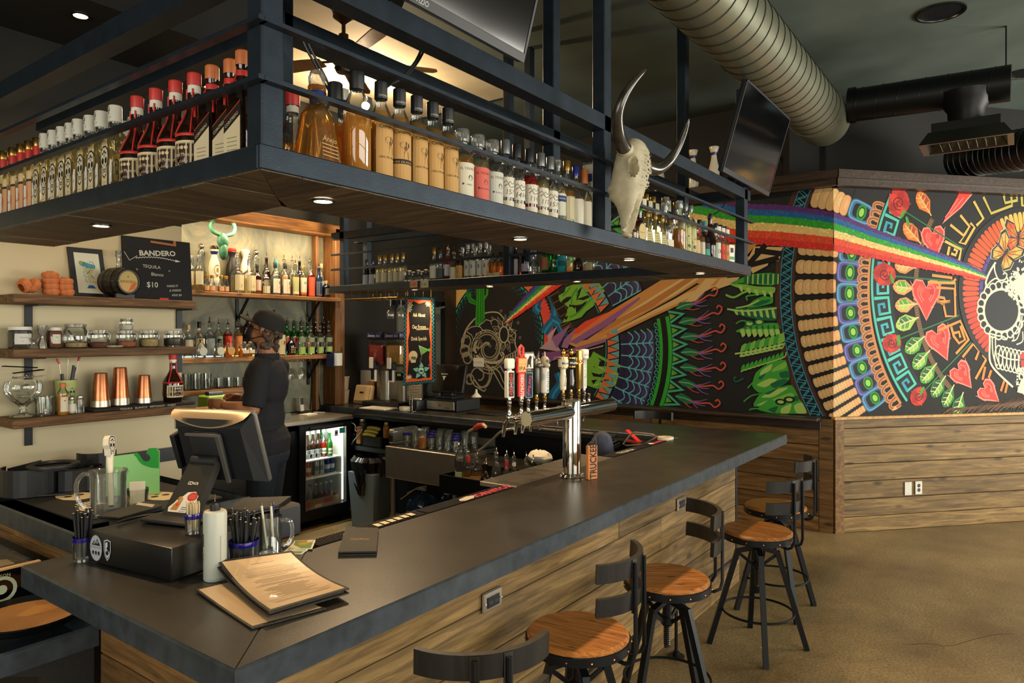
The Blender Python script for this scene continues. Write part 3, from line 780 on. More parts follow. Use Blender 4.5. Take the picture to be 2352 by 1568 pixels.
for j in range(22):
 aa=2*pi*j/22;mu.disc(ex+.235*cos(aa),ey+.235*sin(aa),.045,W_,None,14);mu.disc(ex+.237*cos(aa),ey+.237*sin(aa),.030,'#0b0e16',None,12)
mu.disc(ex,ey,.205,W_,None,28);mu.disc(ex,ey,.188,'#08090c',None,28)
mp(W_,[(2328,655),(2350,628),(2480,600),(2480,740),(2352,715),(2345,690)]);mp(W_,[(2335,640),(2352,625),(2352,690),(2318,652)])
for j in range(120):
 t=random.random();x=2318+34*t+random.uniform(-12,18);y=(652-48*t if j%2 else 655+40*t)+random.uniform(-14,14)
 q=sz(x,y);mu.disc(q[0],q[1],random.uniform(.006,.016),W_,None,7)
mp(W_,[(2335,900),(2352,905),(2480,900),(2480,840),(2352,862),(2342,880)])
for j in range(60):q=sz(random.uniform(2332,2352),random.uniform(845,905));mu.disc(q[0],q[1],random.uniform(.006,.014),W_,None,7)
for j in range(7):q=sz(2293+j*9.2,820+j*2.2);mu.stroke([(q[0]+.045*cos(R(t)),q[1]+.11*sin(R(t)))for t in range(0,360,20)],.013,W_,True)
ms(W_,.014,T8((800,420),(850,450),(910,465),(990,468)),4);ms(W_,.014,T8((742,272),(800,290),(840,295),(872,320)),4)
for x in(762,785):ms(W_,.013,T8((x,290),(x+5,420),(x+30,505),(x+40,500)),4)
for q in([(905,290),(935,262),(965,200),(965,140)],[(905,330),(945,310),(975,210),(980,140)],[(940,355),(985,330),(985,260)],[(905,290),(920,300),(915,325),(905,330)]):ms(W_,.012,T8(*q),4)
mp('#c83028',T8((962,430),(998,410),(1100,410),(1100,520),(985,522),(970,500),(975,470)));ms('#0b0e16',.01,T8((962,468),(1000,466)),0)
def butterfly(px,py,L,ang,c1,c2):
 s0,z0=sz(px,py);ca,sa=cos(R(ang)),sin(R(ang));loc=lambda u,v:(s0+(u*ca-v*sa)*L,z0+(u*sa+v*ca)*L)
 for sg in(1,-1):
  for W2 in([(0,.05),(.2*sg,.5),(.5*sg,.62),(.56*sg,.4),(.4*sg,.08)],[(0,.02),(.42*sg,0),(.46*sg,-.25),(.3*sg,-.48),(.1*sg,-.35)]):
   mu.poly([loc(u*1.14,v*1.14)for u,v in W2],'#b8b890');mu.poly([loc(u*1.08,v*1.08)for u,v in W2],'#17130c');mu.poly([loc(u*.95,v*.95)for u,v in W2],c1);mu.poly([loc(u*.6,v*.6)for u,v in W2],c2)
   for u,v in W2[1:]:mu.stroke([loc(0,0),loc(u*.93,v*.93)],.006,'#2c1a0c')
 mu.stroke([loc(0,-.3),loc(0,.2)],.02,'#16120c')
butterfly(2338,548,.26,-3,'#c8521c','#e07a2c');butterfly(2308,582,.27,-40,'#e0a048','#d8822c')
# --- beard of brown hair
for j in range(46):
 t=j/45;x=2165+t*190;y=948-t*14
 ms(random.choice(('#5a4028','#3f2c1a','#6a4c30')),.012,[(x,y+random.uniform(-2,8)),(x+18,y-10),(x+40,y-6-12*t),(x+58,y-18-14*t)],4,taper=.7)
# --- left edge of wall A: skull with cactus, in white line work
L2=lambda*a:[(1040+x/2.986,640+y/2.986)for x,y in a]
c0=sz(1138,770)
def lring(r0,r1,a0,a1,col,n=30):
 vs=[];fs=[]
 for i in range(n+1):
  t=R(a0+(a1-a0)*i/n);vs+=[(c0[0]+r0*cos(t),c0[1]+r0*sin(t)),(c0[0]+r1*cos(t),c0[1]+r1*sin(t))]
 for i in range(n):fs.append((2*i,2*i+1,2*i+3,2*i+2))
 mu.raw(vs,fs,col)
lr=.705
for j in range(64):
 aa=R(-12+j*2.8+4);r0,r1=lr-.005,lr+.125;w=.0225
 col='#d8b068' if j*2.8>128 else('#d86a3c' if j*2.8>52 else '#d8483a')
 dx,dy=cos(aa),sin(aa);nx,ny=-dy*w*.82,dx*w*.82
 q=[(c0[0]+dx*r+nx*e_,c0[1]+dy*r+ny*e_)for r,e_ in((r0,-1),(r1-.015,-1),(r1,-.4),(r1,.4),(r1-.015,1),(r0,1))]
 mu.poly(q,col)
for k_,(rr,cc)in enumerate(((.665,'#1fa088'),(.635,'#17606a'),(.605,'#2c4a50'),(.578,'#23383c'))):
 for j in range(30):
  a_=-10+j*6.2+k_*2.4;lring(rr,rr+.018,a_,a_+(4.4 if k_==0 else 3.2),cc,2)
# blue tendrils
for q in(((1215,640),(1252,655),(1275,700),(1270,745)),((1240,680),(1232,705),(1240,716)),((1268,735),(1285,745),(1296,775)),((1268,740),(1258,752),(1250,765)),((1282,855),(1288,880),(1272,905),(1270,925)),((1225,640),(1215,650))):
 ms('#1b5c84',.11,q,5);ms('#2f86ac',.03,q,5)
for q in(((1265,660),(1280,690),(1296,722)),((1296,738),(1308,760))):
 ms('#3a2a18',.14,q,0);ms('#0e0c0a',.10,q,0)
 for t in(0,.25,.5,.75,1):x=q[0][0]+(q[-1][0]-q[0][0])*t;y=q[0][1]+(q[-1][1]-q[0][1])*t;ms('#6a4a2a',.012,[(x-10,y+6),(x+10,y-6)],0)
LW='#b0a68a'
ms(LW,.016,L2((60,470),(75,390),(110,320),(170,262),(240,232),(310,232),(350,270),(372,300),(400,345),(432,378),(428,430),(440,480),(475,500),(480,520)),4)
ms(LW,.012,L2((66,480),(80,420),(95,350),(140,290)),4)
mp('#2f8f22',L2((155,318),(162,180),(164,60),(218,60),(222,270),(205,300),(190,318)));mp('#2a8420',L2((98,70),(90,110),(115,165),(160,182),(160,150),(128,130),(122,70)));mp('#2f8f22',L2((218,150),(244,110),(246,70),(230,70),(230,105),(216,125)))
for x in(176,194,208):ms('#14561a',.012,L2((x,62),(x-2,300)),0)
ms('#14561a',.01,L2((105,75),(104,112),(125,148),(158,165)),4)
for q in([(100,350),(130,330),(165,325),(190,330),(205,350),(190,375),(195,385)],[(180,325),(195,310),(210,300),(230,280),(265,290),(290,275),(310,290)],[(105,345),(100,365),(130,385),(145,420),(160,390),(165,370)],[(205,350),(230,360)],[(262,290),(268,315)]):ms(LW,.011,L2(*q),0)
fx,fy=sz(1158,768)
for j in range(10):
 aa=2*pi*j/10+.2;w=.06;tip=(fx+.19*cos(aa),fy+.24*sin(aa));l_=(fx+.1*cos(aa+.42),fy+.125*sin(aa+.42));r_=(fx+.1*cos(aa-.42),fy+.125*sin(aa-.42))
 mu.stroke([(fx+.07*cos(aa),fy+.09*sin(aa)),l_,tip,r_,(fx+.07*cos(aa),fy+.09*sin(aa))],.01,LW);mu.stroke([(fx+.1*cos(aa),fy+.125*sin(aa)),(fx+.15*cos(aa),fy+.19*sin(aa))],.022,'#6f6858')
 mu.disc(fx+.235*cos(aa+.3),fy+.285*sin(aa+.3),.022,'#5f594c',None,8)
mu.stroke([(fx+.065*cos(R(t)),fy+.095*sin(R(t)))for t in range(0,360,20)],.014,LW,True)
sx_,sy_=sz(1122,800)
mu.stroke([(sx_+u,sy_+v)for u,v in spiral(0,0,.27,1.75,1.2,40)],.045,'#8d846c');mu.stroke([(sx_+u,sy_+v)for u,v in spiral(0,0,.27,1.75,1.2,40)],.012,'#17140f');mu.stroke([(sx_+u,sy_+v)for u,v in spiral(0,0,.31,1.6,1.2,40)],.010,LW)
ms(LW,.03,L2((165,420),(150,470),(180,540),(260,575),(330,560),(350,520),(330,510),(345,535)),5);ms('#7a725e',.02,L2((185,430),(175,480),(200,540),(260,560),(310,545)),5)
for x,y,r_ in((95,430,.085),(85,490,.085),(100,545,.08),(175,445,.06),(160,490,.05),(180,665,.19),(120,690,.07)):
 q=sz(*L2((x,y))[0]);mu.stroke([(q[0]+u,q[1]+v)for u,v in spiral(0,0,r_,1.5,.5+x,22)],.018,'#968c74')
for j in range(7):q=sz(*L2((372+j*17,560-j*8))[0]);mu.stroke([(q[0]+.026*cos(R(t)),q[1]+.06*sin(R(t)))for t in range(0,360,30)],.01,LW,True)
mp('#2c1a4a',L2((330,590),(370,570),(380,690),(350,660)))
for q in([(235,590),(270,620),(310,690),(345,750),(375,768)],[(270,600),(320,640),(345,700),(372,740)],[(150,690),(190,740),(240,730),(268,660),(262,620),(240,600)],[(165,740),(215,770),(230,750)],[(330,600),(350,640),(372,660)],[(120,660),(130,700),(150,720)]):ms('#a0967c',.022,L2(*q),5,taper=.5)
for q in([(275,570),(300,585),(345,560)],[(275,580),(290,560),(305,582),(318,556),(332,572),(345,545)]):ms(LW,.008,L2(*q),0)
# --- rainbows
def bands(top,bot,k=6):
 t=smoothline(P_(top),k);b=smoothline(P_(bot),k)
 for f0,f1,c_ in((0,.13,'#55286a'),(.13,.28,'#1d5a94'),(.28,.46,'#2c962a'),(.46,.66,'#e6c478'),(.66,.84,'#dc4a28'),(.84,1,'#d03024')):
  A=[(p[0]+(q[0]-p[0])*f0,p[1]+(q[1]-p[1])*f0)for p,q in zip(t,b)];B=[(p[0]+(q[0]-p[0])*f1,p[1]+(q[1]-p[1])*f1)for p,q in zip(t,b)]
  n_=len(A);mu.raw(A+B,[(i,i+1,n_+i+1,n_+i)for i in range(n_-1)],c_)
  for i in range(n_*9):                                  # stippled flecks where the bands meet
   u=random.random()**.7;j=min(n_-2,int((1-u)*(n_-1)));w=random.random();fr=f0+(f1-f0)*random.random()
   x=A[j][0]+(A[j+1][0]-A[j][0])*w;y=A[j][1]+(A[j+1][1]-A[j][1])*w;hx,hy=B[j][0]-A[j][0],B[j][1]-A[j][1];g_=random.random()
   c3=lin(c_);m3=tuple(min(1,v*random.uniform(.72,1.5)+.004)for v in c3)
   if hypot(hx,hy)>.012:mu.poly([(x+hx*g_+.011*cos(R(o_)),y+hy*g_+.011*sin(R(o_)))for o_ in(20,110,200,290)],m3)
bands([(1575,436),(1650,455),(1717,468),(1801,471),(1913,487),(2007,525),(2116,565),(2224,607),(2266,632)],[(1575,545),(1650,555),(1717,560),(1801,566),(1913,576),(1989,590),(2116,617),(2200,632),(2262,643)])
bands([(1159,738),(1192,697),(1228,655),(1290,585)],[(1166,742),(1225,702),(1292,655),(1390,588)])
# --- orange light beam from the left skull
mp('#c88a48',[(1300,786),(1335,756),(1525,640),(1640,560),(1740,560),(1660,650),(1551,705),(1500,728),(1392,780),(1330,800)])
for c_,q in(('#d8b878',[(1400,745),(1530,662),(1700,560),(1720,560),(1560,672),(1430,742)]),('#d8b070',[(1440,742),(1580,672),(1660,650),(1500,722),(1380,778)]),('#b8783c',[(1350,770),(1480,700),(1640,600),(1655,600),(1500,705),(1380,765)]),
  ('#0e0c0b',[(1400,765),(1550,682),(1602,650),(1607,652),(1552,686)]),('#d8703c',[(1300,780),(1350,740),(1455,690),(1370,752)]),('#d84a30',[(1305,770),(1345,738),(1395,718),(1330,765)]),('#31184a',[(1325,785),(1395,735),(1424,722),(1415,735),(1350,780)]),('#8a5a8c',[(1310,785),(1390,735),(1470,682),(1472,686),(1400,745),(1325,790)])):mp(c_,q)
for q in([(1600,690),(1570,700),(1622,640),(1650,640)],[(1634,669),(1655,640),(1700,636),(1690,650)],[(1690,652),(1745,640),(1728,632)],[(1718,606),(1766,604),(1764,610),(1730,628)],[(1720,592),(1734,566),(1800,568),(1790,584)],[(1718,590),(1740,585),(1794,586),(1790,600),(1720,602)]):
 mp('#d8b478',q)
for q in([(1718,610),(1760,562)],[(1735,575),(1795,583)],[(1700,615),(1790,592)]):ms('#0f0d0c',.05,q,0)
for q,c_ in(([(1240,800),(1268,775),(1292,808)],'#b08a94'),([(1245,810),(1290,805),(1295,820),(1250,835)],'#7a4a7c'),([(1265,780),(1300,762),(1285,790)],'#a8788c'),([(1280,795),(1325,752),(1305,800)],'#9a6888'),([(1300,805),(1390,778),(1392,785),(1310,812)],'#8f5f86'),([(1300,815),(1388,792),(1386,796)],'#b88a7c'),([(1258,770),(1282,748),(1262,790)],'#b890a0'),([(1275,790),(1300,770),(1290,800)],'#2c1644'),([(1290,830),(1330,806),(1300,812)],'#c87844'),([(1270,828),(1300,816),(1275,818)],'#a86a98'),([(1268,776),(1312,745),(1280,800)],'#8a5f8a')):mp(c_,q)
# --- green plumes
G1,G2,BK='#72a832','#3f8f2c','#0f0e0c'
pl1=T3((1165,400),(1150,345),(1210,310),(1225,260),(1290,235),(1500,220),(1680,212),(1640,290),(1560,330),(1500,450),(1430,500),(1380,560),(1290,590),(1190,615),(1225,540),(1260,470),(1215,430))
mp(G1,pl1)
for q in([(1180,400),(1230,360),(1300,345),(1250,400),(1200,430)],[(1260,430),(1330,440),(1310,480),(1250,520)],[(1320,440),(1380,430),(1440,390),(1400,470),(1330,530)],[(1340,300),(1390,250),(1360,340),(1330,400)],[(1430,260),(1560,240),(1480,290)],[(1420,310),(1600,270),(1540,320),(1460,350)],[(1330,380),(1440,340),(1500,345),(1400,390)],[(1200,560),(1250,545),(1230,590)]):mp(BK,T3(*q))
for q in([(1190,350),(1240,300),(1270,260)],[(1280,440),(1290,340),(1340,270)],[(1300,340),(1320,300),(1340,310),(1330,350)],[(1260,560),(1340,520),(1420,440),(1520,340)]):ms(G2,.02,T3(*q),4)
mu.disc(*sz(*T3((1275,498))[0]),.05,G1,None,12)
pl2=T3((1470,960),(1500,900),(1560,935),(1640,980),(1760,1030),(1880,1090),(2080,1065),(1990,1120),(1900,1190),(1840,1225),(1750,1240),(1640,1260),(1540,1275),(1460,1250),(1330,1200),(1350,1050),(1400,980))
mp(G1,pl2)
for q in([(1540,960),(1640,1010),(1700,1075),(1610,1030)],[(1480,1110),(1560,1130),(1650,1100),(1600,1160),(1500,1150)],[(1660,1040),(1740,1050),(1790,1100),(1770,1150),(1720,1080)],[(1560,1200),(1640,1170),(1740,1160),(1700,1190),(1600,1225)],[(1790,1190),(1860,1150),(1920,1115),(1870,1170)],[(1480,1190),(1540,1180),(1500,1230)],[(1500,1000),(1580,1000),(1640,1050),(1560,1050),(1500,1060)],[(1770,1215),(1800,1160),(1830,1150),(1800,1215)]):mp(BK,T3(*q))
for q in([(1480,1000),(1600,1080),(1760,1130),(1950,1100)],[(1500,1240),(1640,1200),(1780,1150)],[(1700,1220),(1800,1180),(1900,1120)]):ms('#a8cc58',.012,T3(*q),4,taper=.6)
mu.disc(*sz(*T3((1520,1010))[0]),.05,G1,None,12)
# --- shield of purple scales with a green saw-toothed rim
def scale_ring(r):return r
gc=sz(1230,800)      # centre of the fan
def gp(r,a):return(gc[0]+r*cos(R(a)),gc[1]+r*sin(R(a)))
def gring(r0,r1,a0,a1,col,n=24):
 vs=[];fs=[]
 for i in range(n+1):a=a0+(a1-a0)*i/n;vs+=[gp(r0,a),gp(r1,a)]
 for i in range(n):fs.append((2*i,2*i+1,2*i+3,2*i+2))
 mu.raw(vs,fs,col)
rr0=sz(1432,800)[0]-gc[0];rr1=sz(1506,800)[0]-gc[0];rt=sz(1412,800)[0]-gc[0];rw=rr1-rr0
for aa,bb_ in((-33,8),(25,62)):
 gring(rr0-.02,rr1,aa,bb_,'#2e2446')
 for k_ in range(5):gring(rr0+rw*k_/5,rr0+rw*(k_+1)/5-.01,aa,bb_,('#241a3c','#2a2046','#322850','#3d325c','#463a66')[k_])
 j=aa
 while j<bb_:
  mu.stroke([gp(rr0-.02+rw*t/8,j)for t in range(9)],.013,'#5cb0b0')
  for k_ in range(1,5):mu.stroke([gp(rr0+rw*k_/5+.05*sin(R(t)),j+6*t/180)for t in range(0,181,30)],.012,'#5cb0b8')
  j+=6
 gring(rt-.1,rt-.09,aa,bb_,'#2f9c94')
 j=aa
 while j<bb_:
  mu.poly([gp(rt-.075,j),gp(rt-.075,j+4.2),gp(rt+.055,j+2.1)],'#d06a40');mu.poly([gp(rt+.06,j+2.2),gp(rt+.06,j+6),gp(rt-.05,j+4.2)],'#5f9a9c');j+=4.4
for aa,bb_ in((-34,12),(40,62)):
 gring(rr1,rr1+.05,aa,bb_,'#0f0e0c')
 j=aa
 while j<bb_:mu.stroke([gp(rr1+.028+.016*cos(R(t)),j+.9*sin(R(t)))for t in range(0,330,40)],.008,'#4fb0a0');j+=2.3
 gring(rr1+.05,rr1+.085,aa,bb_,'#2fa02c');gring(rr1+.085,rr1+.145,aa,bb_,'#0d0d0b');gring(rr1+.145,rr1+.185,aa,bb_,'#2fa02c')
 j=aa
 while j<bb_-1:
  mu.poly([gp(rr1+.19,j),gp(rr1+.19,j+4.8),gp(rr1+.36,j+2.4)],'#48a880');mu.poly([gp(rr1+.19,j+.9),gp(rr1+.19,j+3.9),gp(rr1+.31,j+2.4)],'#0d120e');mu.poly([gp(rr1+.195,j+1.3),gp(rr1+.195,j+3.5),gp(rr1+.26,j+2.4)],'#62a032')
  q=gp(rr1+.33,j+4.6);qx,qy=q;dr=R(j+4.6)
  f_=lambda u,v:(qx+u*cos(dr)-v*sin(dr),qy+u*sin(dr)+v*cos(dr))
  if bb_<30:
   mu.poly([f_(-.06,0),f_(0,.05),f_(.1,.03),f_(.17,0),f_(.08,-.04),f_(0,-.03)],'#1f6a44');mu.stroke([f_(-.05,0),f_(.05,.01),f_(.16,0)],.012,'#6aa870')
   mu.stroke(smoothline([f_(.1,0),f_(.2,.01),f_(.3,.04),f_(.36,.02),f_(.40,.07),f_(.37,.10),f_(.35,.075)],4),.016,'#c8503c')
   for v in(.03,-.01,-.045):mu.stroke([f_(.12,0),f_(.2,v),f_(.27,v*1.7+.02)],.012,'#7f5f9c',taper=.5)
   mu.stroke([f_(.05,-.03),f_(.12,-.06),f_(.18,-.06)],.012,'#b84a38',taper=.4)
  j+=4.8
# --- green feathers against the corn band
F9=lambda*a:[(1660+x/2.24,560+y/2.24)for x,y in a]
K1,K2,K3,K4='#3f9c34','#17603a','#a8c862','#7cb848'
def feather(pts_up,col):
 q=F9(*pts_up);n_=len(q);o_=[]
 for i in range(n_):                                   # closed soft outline
  a_,b_,c_=q[i-1],q[i],q[(i+1)%n_]
  for t in(.28,.0,-.28):
   w=a_ if t>0 else c_;t=abs(t);o_.append((b_[0]+(w[0]-b_[0])*t+((a_[0]+c_[0])/2-b_[0])*(.12 if t==0 else 0),b_[1]+(w[1]-b_[1])*t+((a_[1]+c_[1])/2-b_[1])*(.12 if t==0 else 0)))
 mp(col,o_)
feather([(30,208),(110,170),(180,152),(275,148),(275,215),(200,212),(110,200)],K1); 
for x in range(110,270,26):feather([(x,205),(x+4,165-(x-110)*.08),(x+18,160-(x-110)*.08),(x+16,210)],K2);ms(K3,.012,F9((x+20,208),(x+22,155)),0)
feather([(30,208),(100,205),(180,220),(275,220),(270,255),(190,262),(120,240)],K4)
ms(K4,.02,F9((18,262),(60,275),(110,250),(160,235)),4);ms(K1,.016,F9((130,290),(125,270),(170,262),(250,250)),4)
for x,y in((80,215),(120,225),(160,235),(200,240),(235,245)):feather([(x,y),(x+16,y+30),(x+26,y+32),(x+24,y)],K3)
feather([(120,330),(160,290),(210,268),(262,275),(262,305),(200,320)],K1);feather([(150,318),(200,290),(250,285),(240,300),(190,318)],K2);ms(K3,.014,F9((70,330),(130,318),(190,290)),4)
feather([(28,335),(100,330),(280,318),(282,395),(220,395),(100,372)],K2)
for x in range(60,275,32):feather([(x,338),(x+14,336),(x+24,385-(260-x)*.08),(x+8,382-(260-x)*.1)],K3 if x%64 else K4)
ms(K3,.016,F9((25,335),(120,345),(280,330)),4)
feather([(60,450),(120,425),(200,408),(292,405),(292,470),(200,465),(120,462)],K1)
for x in range(90,285,30):feather([(x,440),(x+22,436),(x+30,470),(x+12,482)],K3);feather([(x+18,430),(x+30,412),(x+34,440)],K2)
for x,y in((140,410),(190,402)):mu.disc(*sz(*F9((x,y))[0]),.045,K2,.03,12);mu.disc(*sz(*F9((x,y))[0]),.03,K3,.018,10)
ms(K1,.012,F9((70,410),(100,395),(150,405)),4)
for i in range(9):
 x=90+i*24;y=560-i*5
 feather([(x,y),(x+10,y-38-i*1.5),(x+34,y-52-i*2),(x+42,y-20)],K1 if i%2 else K4);feather([(x+6,y+4),(x+44,y-16),(x+30,y+20),(x-4,y+22)],K3);feather([(x+10,y+8),(x+36,y-4),(x+26,y+12)],K2)
ms(K3,.016,F9((65,565),(180,548),(310,515)),4)
for i in range(10):
 x=95+i*22;y=655-i*7;feather([(x,y),(x+4,y-26),(x+20,y-40),(x+24,y-10)],K1);ms(K3,.010,F9((x,y+2),(x+30,y-14),(x+36,y-36)),4)
ms(K2,.014,F9((110,690),(70,708),(60,690),(72,684)),5)
feather([(150,730),(170,660),(240,610),(330,590),(350,700),(280,745),(190,770)],K1);feather([(150,840),(190,770),(280,740),(360,720),(400,800),(300,830)],K1);feather([(170,850),(250,800),(400,790),(440,872),(260,872)],K1)
for q,c_ in(([(200,650),(260,612),(250,650),(190,680)],K3),([(262,640),(330,600),(330,640),(250,660)],K4),([(170,725),(240,690),(290,695),(220,740)],K3),([(240,720),(320,690),(345,705),(270,745)],K2),([(290,660),(340,650),(345,690),(300,690)],K2),([(190,790),(280,745),(350,735),(260,790)],K3),([(250,800),(360,760),(385,800),(300,815)],K4),([(170,830),(240,800),(200,830)],K3),([(300,845),(360,815),(345,872),(300,872)],K3),([(365,830),(410,810),(440,872),(380,872)],K3),([(230,850),(290,830),(270,872)],K2),([(180,690),(230,660),(200,700)],K2),([(210,770),(300,735),(240,775)],K2),([(330,800),(385,775),(395,810)],K2)):feather(q,c_)
for x,y in((300,812),(345,800)):mu.disc(*sz(*F9((x,y))[0]),.05,'#0f1a10',.03,12);mu.disc(*sz(*F9((x,y))[0]),.03,K3,.016,10)
for q in([(110,810),(150,780),(200,770)],[(140,855),(150,848),(200,842),(240,815)],[(130,740),(170,700)]):ms(K1,.014,F9(*q),4,taper=.4)
# sliver of painting on the lower left, by the till
ms('#16506a',.08,[(1075,655),(1083,668)],0)
mu.build('mural_painting',wa)['label']='mural of a line-drawn skull with a cactus, an orange beam, scales and green feathers on black'
m_=Ink(None);m_.mb=mu.mb2;m_.build('mural_painting',wg)['label']='mural of a white skull in a ring of pills, hearts, leaves and roses with a rainbow'
# ================================================================ bottles
PROTO={};RAD={};STAND=[(x,y,RZ0+.031,.034)for x,y in POSTS]
def settle(p,r):
 """nudge a bottle sideways by the least amount that keeps it clear of its neighbours on the same shelf"""
 near=[(x,y,q)for x,y,z,q in STAND if abs(z-p.z)<.05 and hypot(x-p.x,y-p.y)<r+q+.12]
 best=None
 for k in range(20):
  for j in range(12 if k else 1):
   a=2*pi*j/12;x,y=p.x+.006*k*cos(a),p.y+.006*k*sin(a)
   if all(hypot(x-u,y-v)>r+q+.001 for u,v,q in near):best=(x,y);break
  if best:break
 x,y=best or(p.x,p.y);STAND.append((x,y,p.z,r));return Vector((x,y,p.z))
mat('teal_cap','#2a8f98',.4);mat('orange_cap','#c8703a',.4)
def put(key,maker,loc,rz,label,group=None,cat='bottle'):
 """the first of a kind is built in place, every further one is a copy with copied parts"""
 base=round(rz/(pi/2))*(pi/2);new=key not in PROTO;loc=Vector(loc)
 if cat in('bottle','glass','decanter','jar','can')and not new:loc=settle(loc,RAD[key])
 if new:
  root=maker();root.location=loc;root.rotation_euler.z=base;T=Matrix.Rotation(rz-base,4,'Z')
  for c in(root.children if rz!=base else()):c.data.transform(T);c.data.update()
  tag(root,label,cat,group);PROTO[key]=root
  RAD[key]=max([max(abs(v.co.x),abs(v.co.y))for c in root.children if c.type=='MESH' for v in c.data.vertices]+[.01])
  if cat in('bottle','glass','decanter','jar','can'):root.location=settle(loc,RAD[key])
  return root
 return dup(PROTO[key],loc,base,label,group)
def cylfn(r,z0=0.):
 return lambda u,v,h:Vector(((r+h+.0007)*sin(u/r),-(r+h+.0007)*cos(u/r),z0+v))
def flatfn(y,z0=0.,sx=1.):return lambda u,v,h:Vector((u*sx,-(y+h+.0007),z0+v))
def bottle(name,r=.036,hb=.17,h=.29,rn=.013,sh=.05,body=CG,liquid=None,level=.8,cap=(BPL,.03,1.15),lab=None,pour=False,sq=0,flat=1.,neckband=None,seg=14,belly=0.,lab2=None):
 """lathe bottle: body (with its contents below the fill level), cap or pourer, label; front is -y"""
 t=bpy.data.objects.new(name,None);t.empty_display_size=.04;COL.objects.link(t)
 lev=hb*level if level<=1 else hb+(h-hb)*(level-1)
 pr=[(0,.003),(r*.86,0),(r*(1-belly*.3),.006)]
 if belly:pr+=[(r*(1+belly*.12),hb*.4),(r,hb*.75)]
 if level<1 and lev<hb:pr.append((r,lev))
 pr+=[(r,hb)]
 for i in range(1,6):
  q=i/5;c=.5-.5*cos(pi*q);pr.append((r+(rn-r)*(c*.75+q*.25),hb+sh*q))
 pr+=[(rn,h-.012),(rn*1.12,h-.01),(rn*1.12,h),(0,h)]
 mis=[(1 if liquid and(pr[i][1]+pr[i+1][1])/2<lev else 0)for i in range(len(pr)-1)]
 m=MB().lathe(pr,seg,mis=mis)
 if sq or flat!=1:
  nv=[]
  for x,y,z in m.v:
   rr=hypot(x,y)
   if sq and rr>rn*1.3:
    c,s_=abs(x/rr),abs(y/rr);k_=(c**sq+s_**sq)**(-1/sq);k_=1+(k_-1)*min(1,(rr-rn*1.3)/(r*.5));x,y=x*k_,y*k_
   if rr>rn*1.2:y*=flat
   nv.append((x,y,z))
  m.v=nv
 obj('glass_body',m,[body,liquid or body],t,sharp=50)
 if cap:
  cm,ch,cr=cap;obj('cap',MB().lathe([(rn*cr,h-ch),(rn*cr*1.03,h-ch+.002),(rn*cr*1.03,h-.001),(rn*cr*.9,h+.002),(0,h+.002)],12),cm,t)
 if pour:
  obj('pourer',MB().lathe([(rn*1.1,h),(rn*1.2,h+.006),(rn*.7,h+.012),(.0045,h+.02),(.0035,h+.055),(0,h+.056)],8),pour if isinstance(pour,str)else 'chrome',t)
 if neckband:
  nm,z0,z1=neckband
  obj('neck_band',MB().lathe([(rn*1.06,z0),(rn*1.1,(z0+z1)/2),(rn*1.06,z1)],12),nm,t)
 for n_,lb in enumerate((lab,lab2)):
  if not lb:continue
  z0,z1,w,fn=lb;fl=sq or flat!=1
  q=Ink(flatfn(r*flat*1.002,z0)if fl else cylfn(r*1.004,z0));fn(q,w,z1-z0);q.build('label' if n_==0 else 'neck_label',t)
 return t
# ---- label artwork (u from -w/2 to w/2, v from 0 to h)
def blank(col,edge=None,lines=None,txt=None,tcol='#222',band=None,mark=None):
 def f(q,w,h):
  q.grid(-w/2,w/2,0,h,edge or col,6)
  if edge:q.grid(-w/2*.9,w/2*.9,h*.04,h*.96,col,6)
  if band:q.grid(-w/2,w/2,h*band[1],h*band[2],band[0],6)
  if mark:q.disc(0,h*mark[1],w*mark[2],mark[0],None,14)
  for i in range(lines or 0):q.rect(-w*.28,w*.28,h*(.12+.08*i),h*(.12+.08*i)+h*.018,'#6a6458')
  if txt:
   for s_,v,sz_,sx_ in txt:q.text(s_,0,h*v,sz_,tcol,sx=sx_)
 return f
def skullart(q,u,v,s,dk='#17161a',lt='#d8ceb4'):
 q.poly([(u+x*s,v+y*s)for x,y in((-.3,-.1),(-.36,.2),(-.3,.48),(-.12,.62),(.12,.62),(.3,.48),(.36,.2),(.3,-.1),(.18,-.2),(.17,-.5),(0,-.62),(-.17,-.5),(-.18,-.2))],dk)
 q.poly([(u+x*s,v+y*s)for x,y in((-.26,-.05),(-.31,.2),(-.26,.44),(-.1,.56),(.1,.56),(.26,.44),(.31,.2),(.26,-.05),(.14,-.18),(.13,-.46),(0,-.55),(-.13,-.46),(-.14,-.18))],lt)
 for x in(-.14,.14):q.disc(u+x*s,v+.06*s,.1*s,dk,.13*s,10)
 q.poly([(u-.04*s,v-.14*s),(u+.04*s,v-.14*s),(u,v-.04*s)],dk);q.rect(u-.12*s,u+.12*s,v-.29*s,v-.26*s,dk);q.rect(u-.1*s,u+.1*s,v-.38*s,v-.35*s,dk)
 for x in(-.06,0,.06):q.rect(u+x*s-.008*s,u+x*s+.008*s,v-.38*s,v-.24*s,dk)
 for x,y,r_ in((0,.4,.07),(-.14,.34,.05),(.14,.34,.05),(0,.25,.035)):q.disc(u+x*s,v+y*s,r_*s,dk,None,8)
def lab_skull(q,w,h):
 q.rect(-w/2,w/2,0,h,'#d8c8a0');skullart(q,0,h*.6,h*.5)
 for i in range(4):q.rect(-w*.22,w*.22,h*(.06+.05*i),h*(.07+.05*i),'#8a7c64')
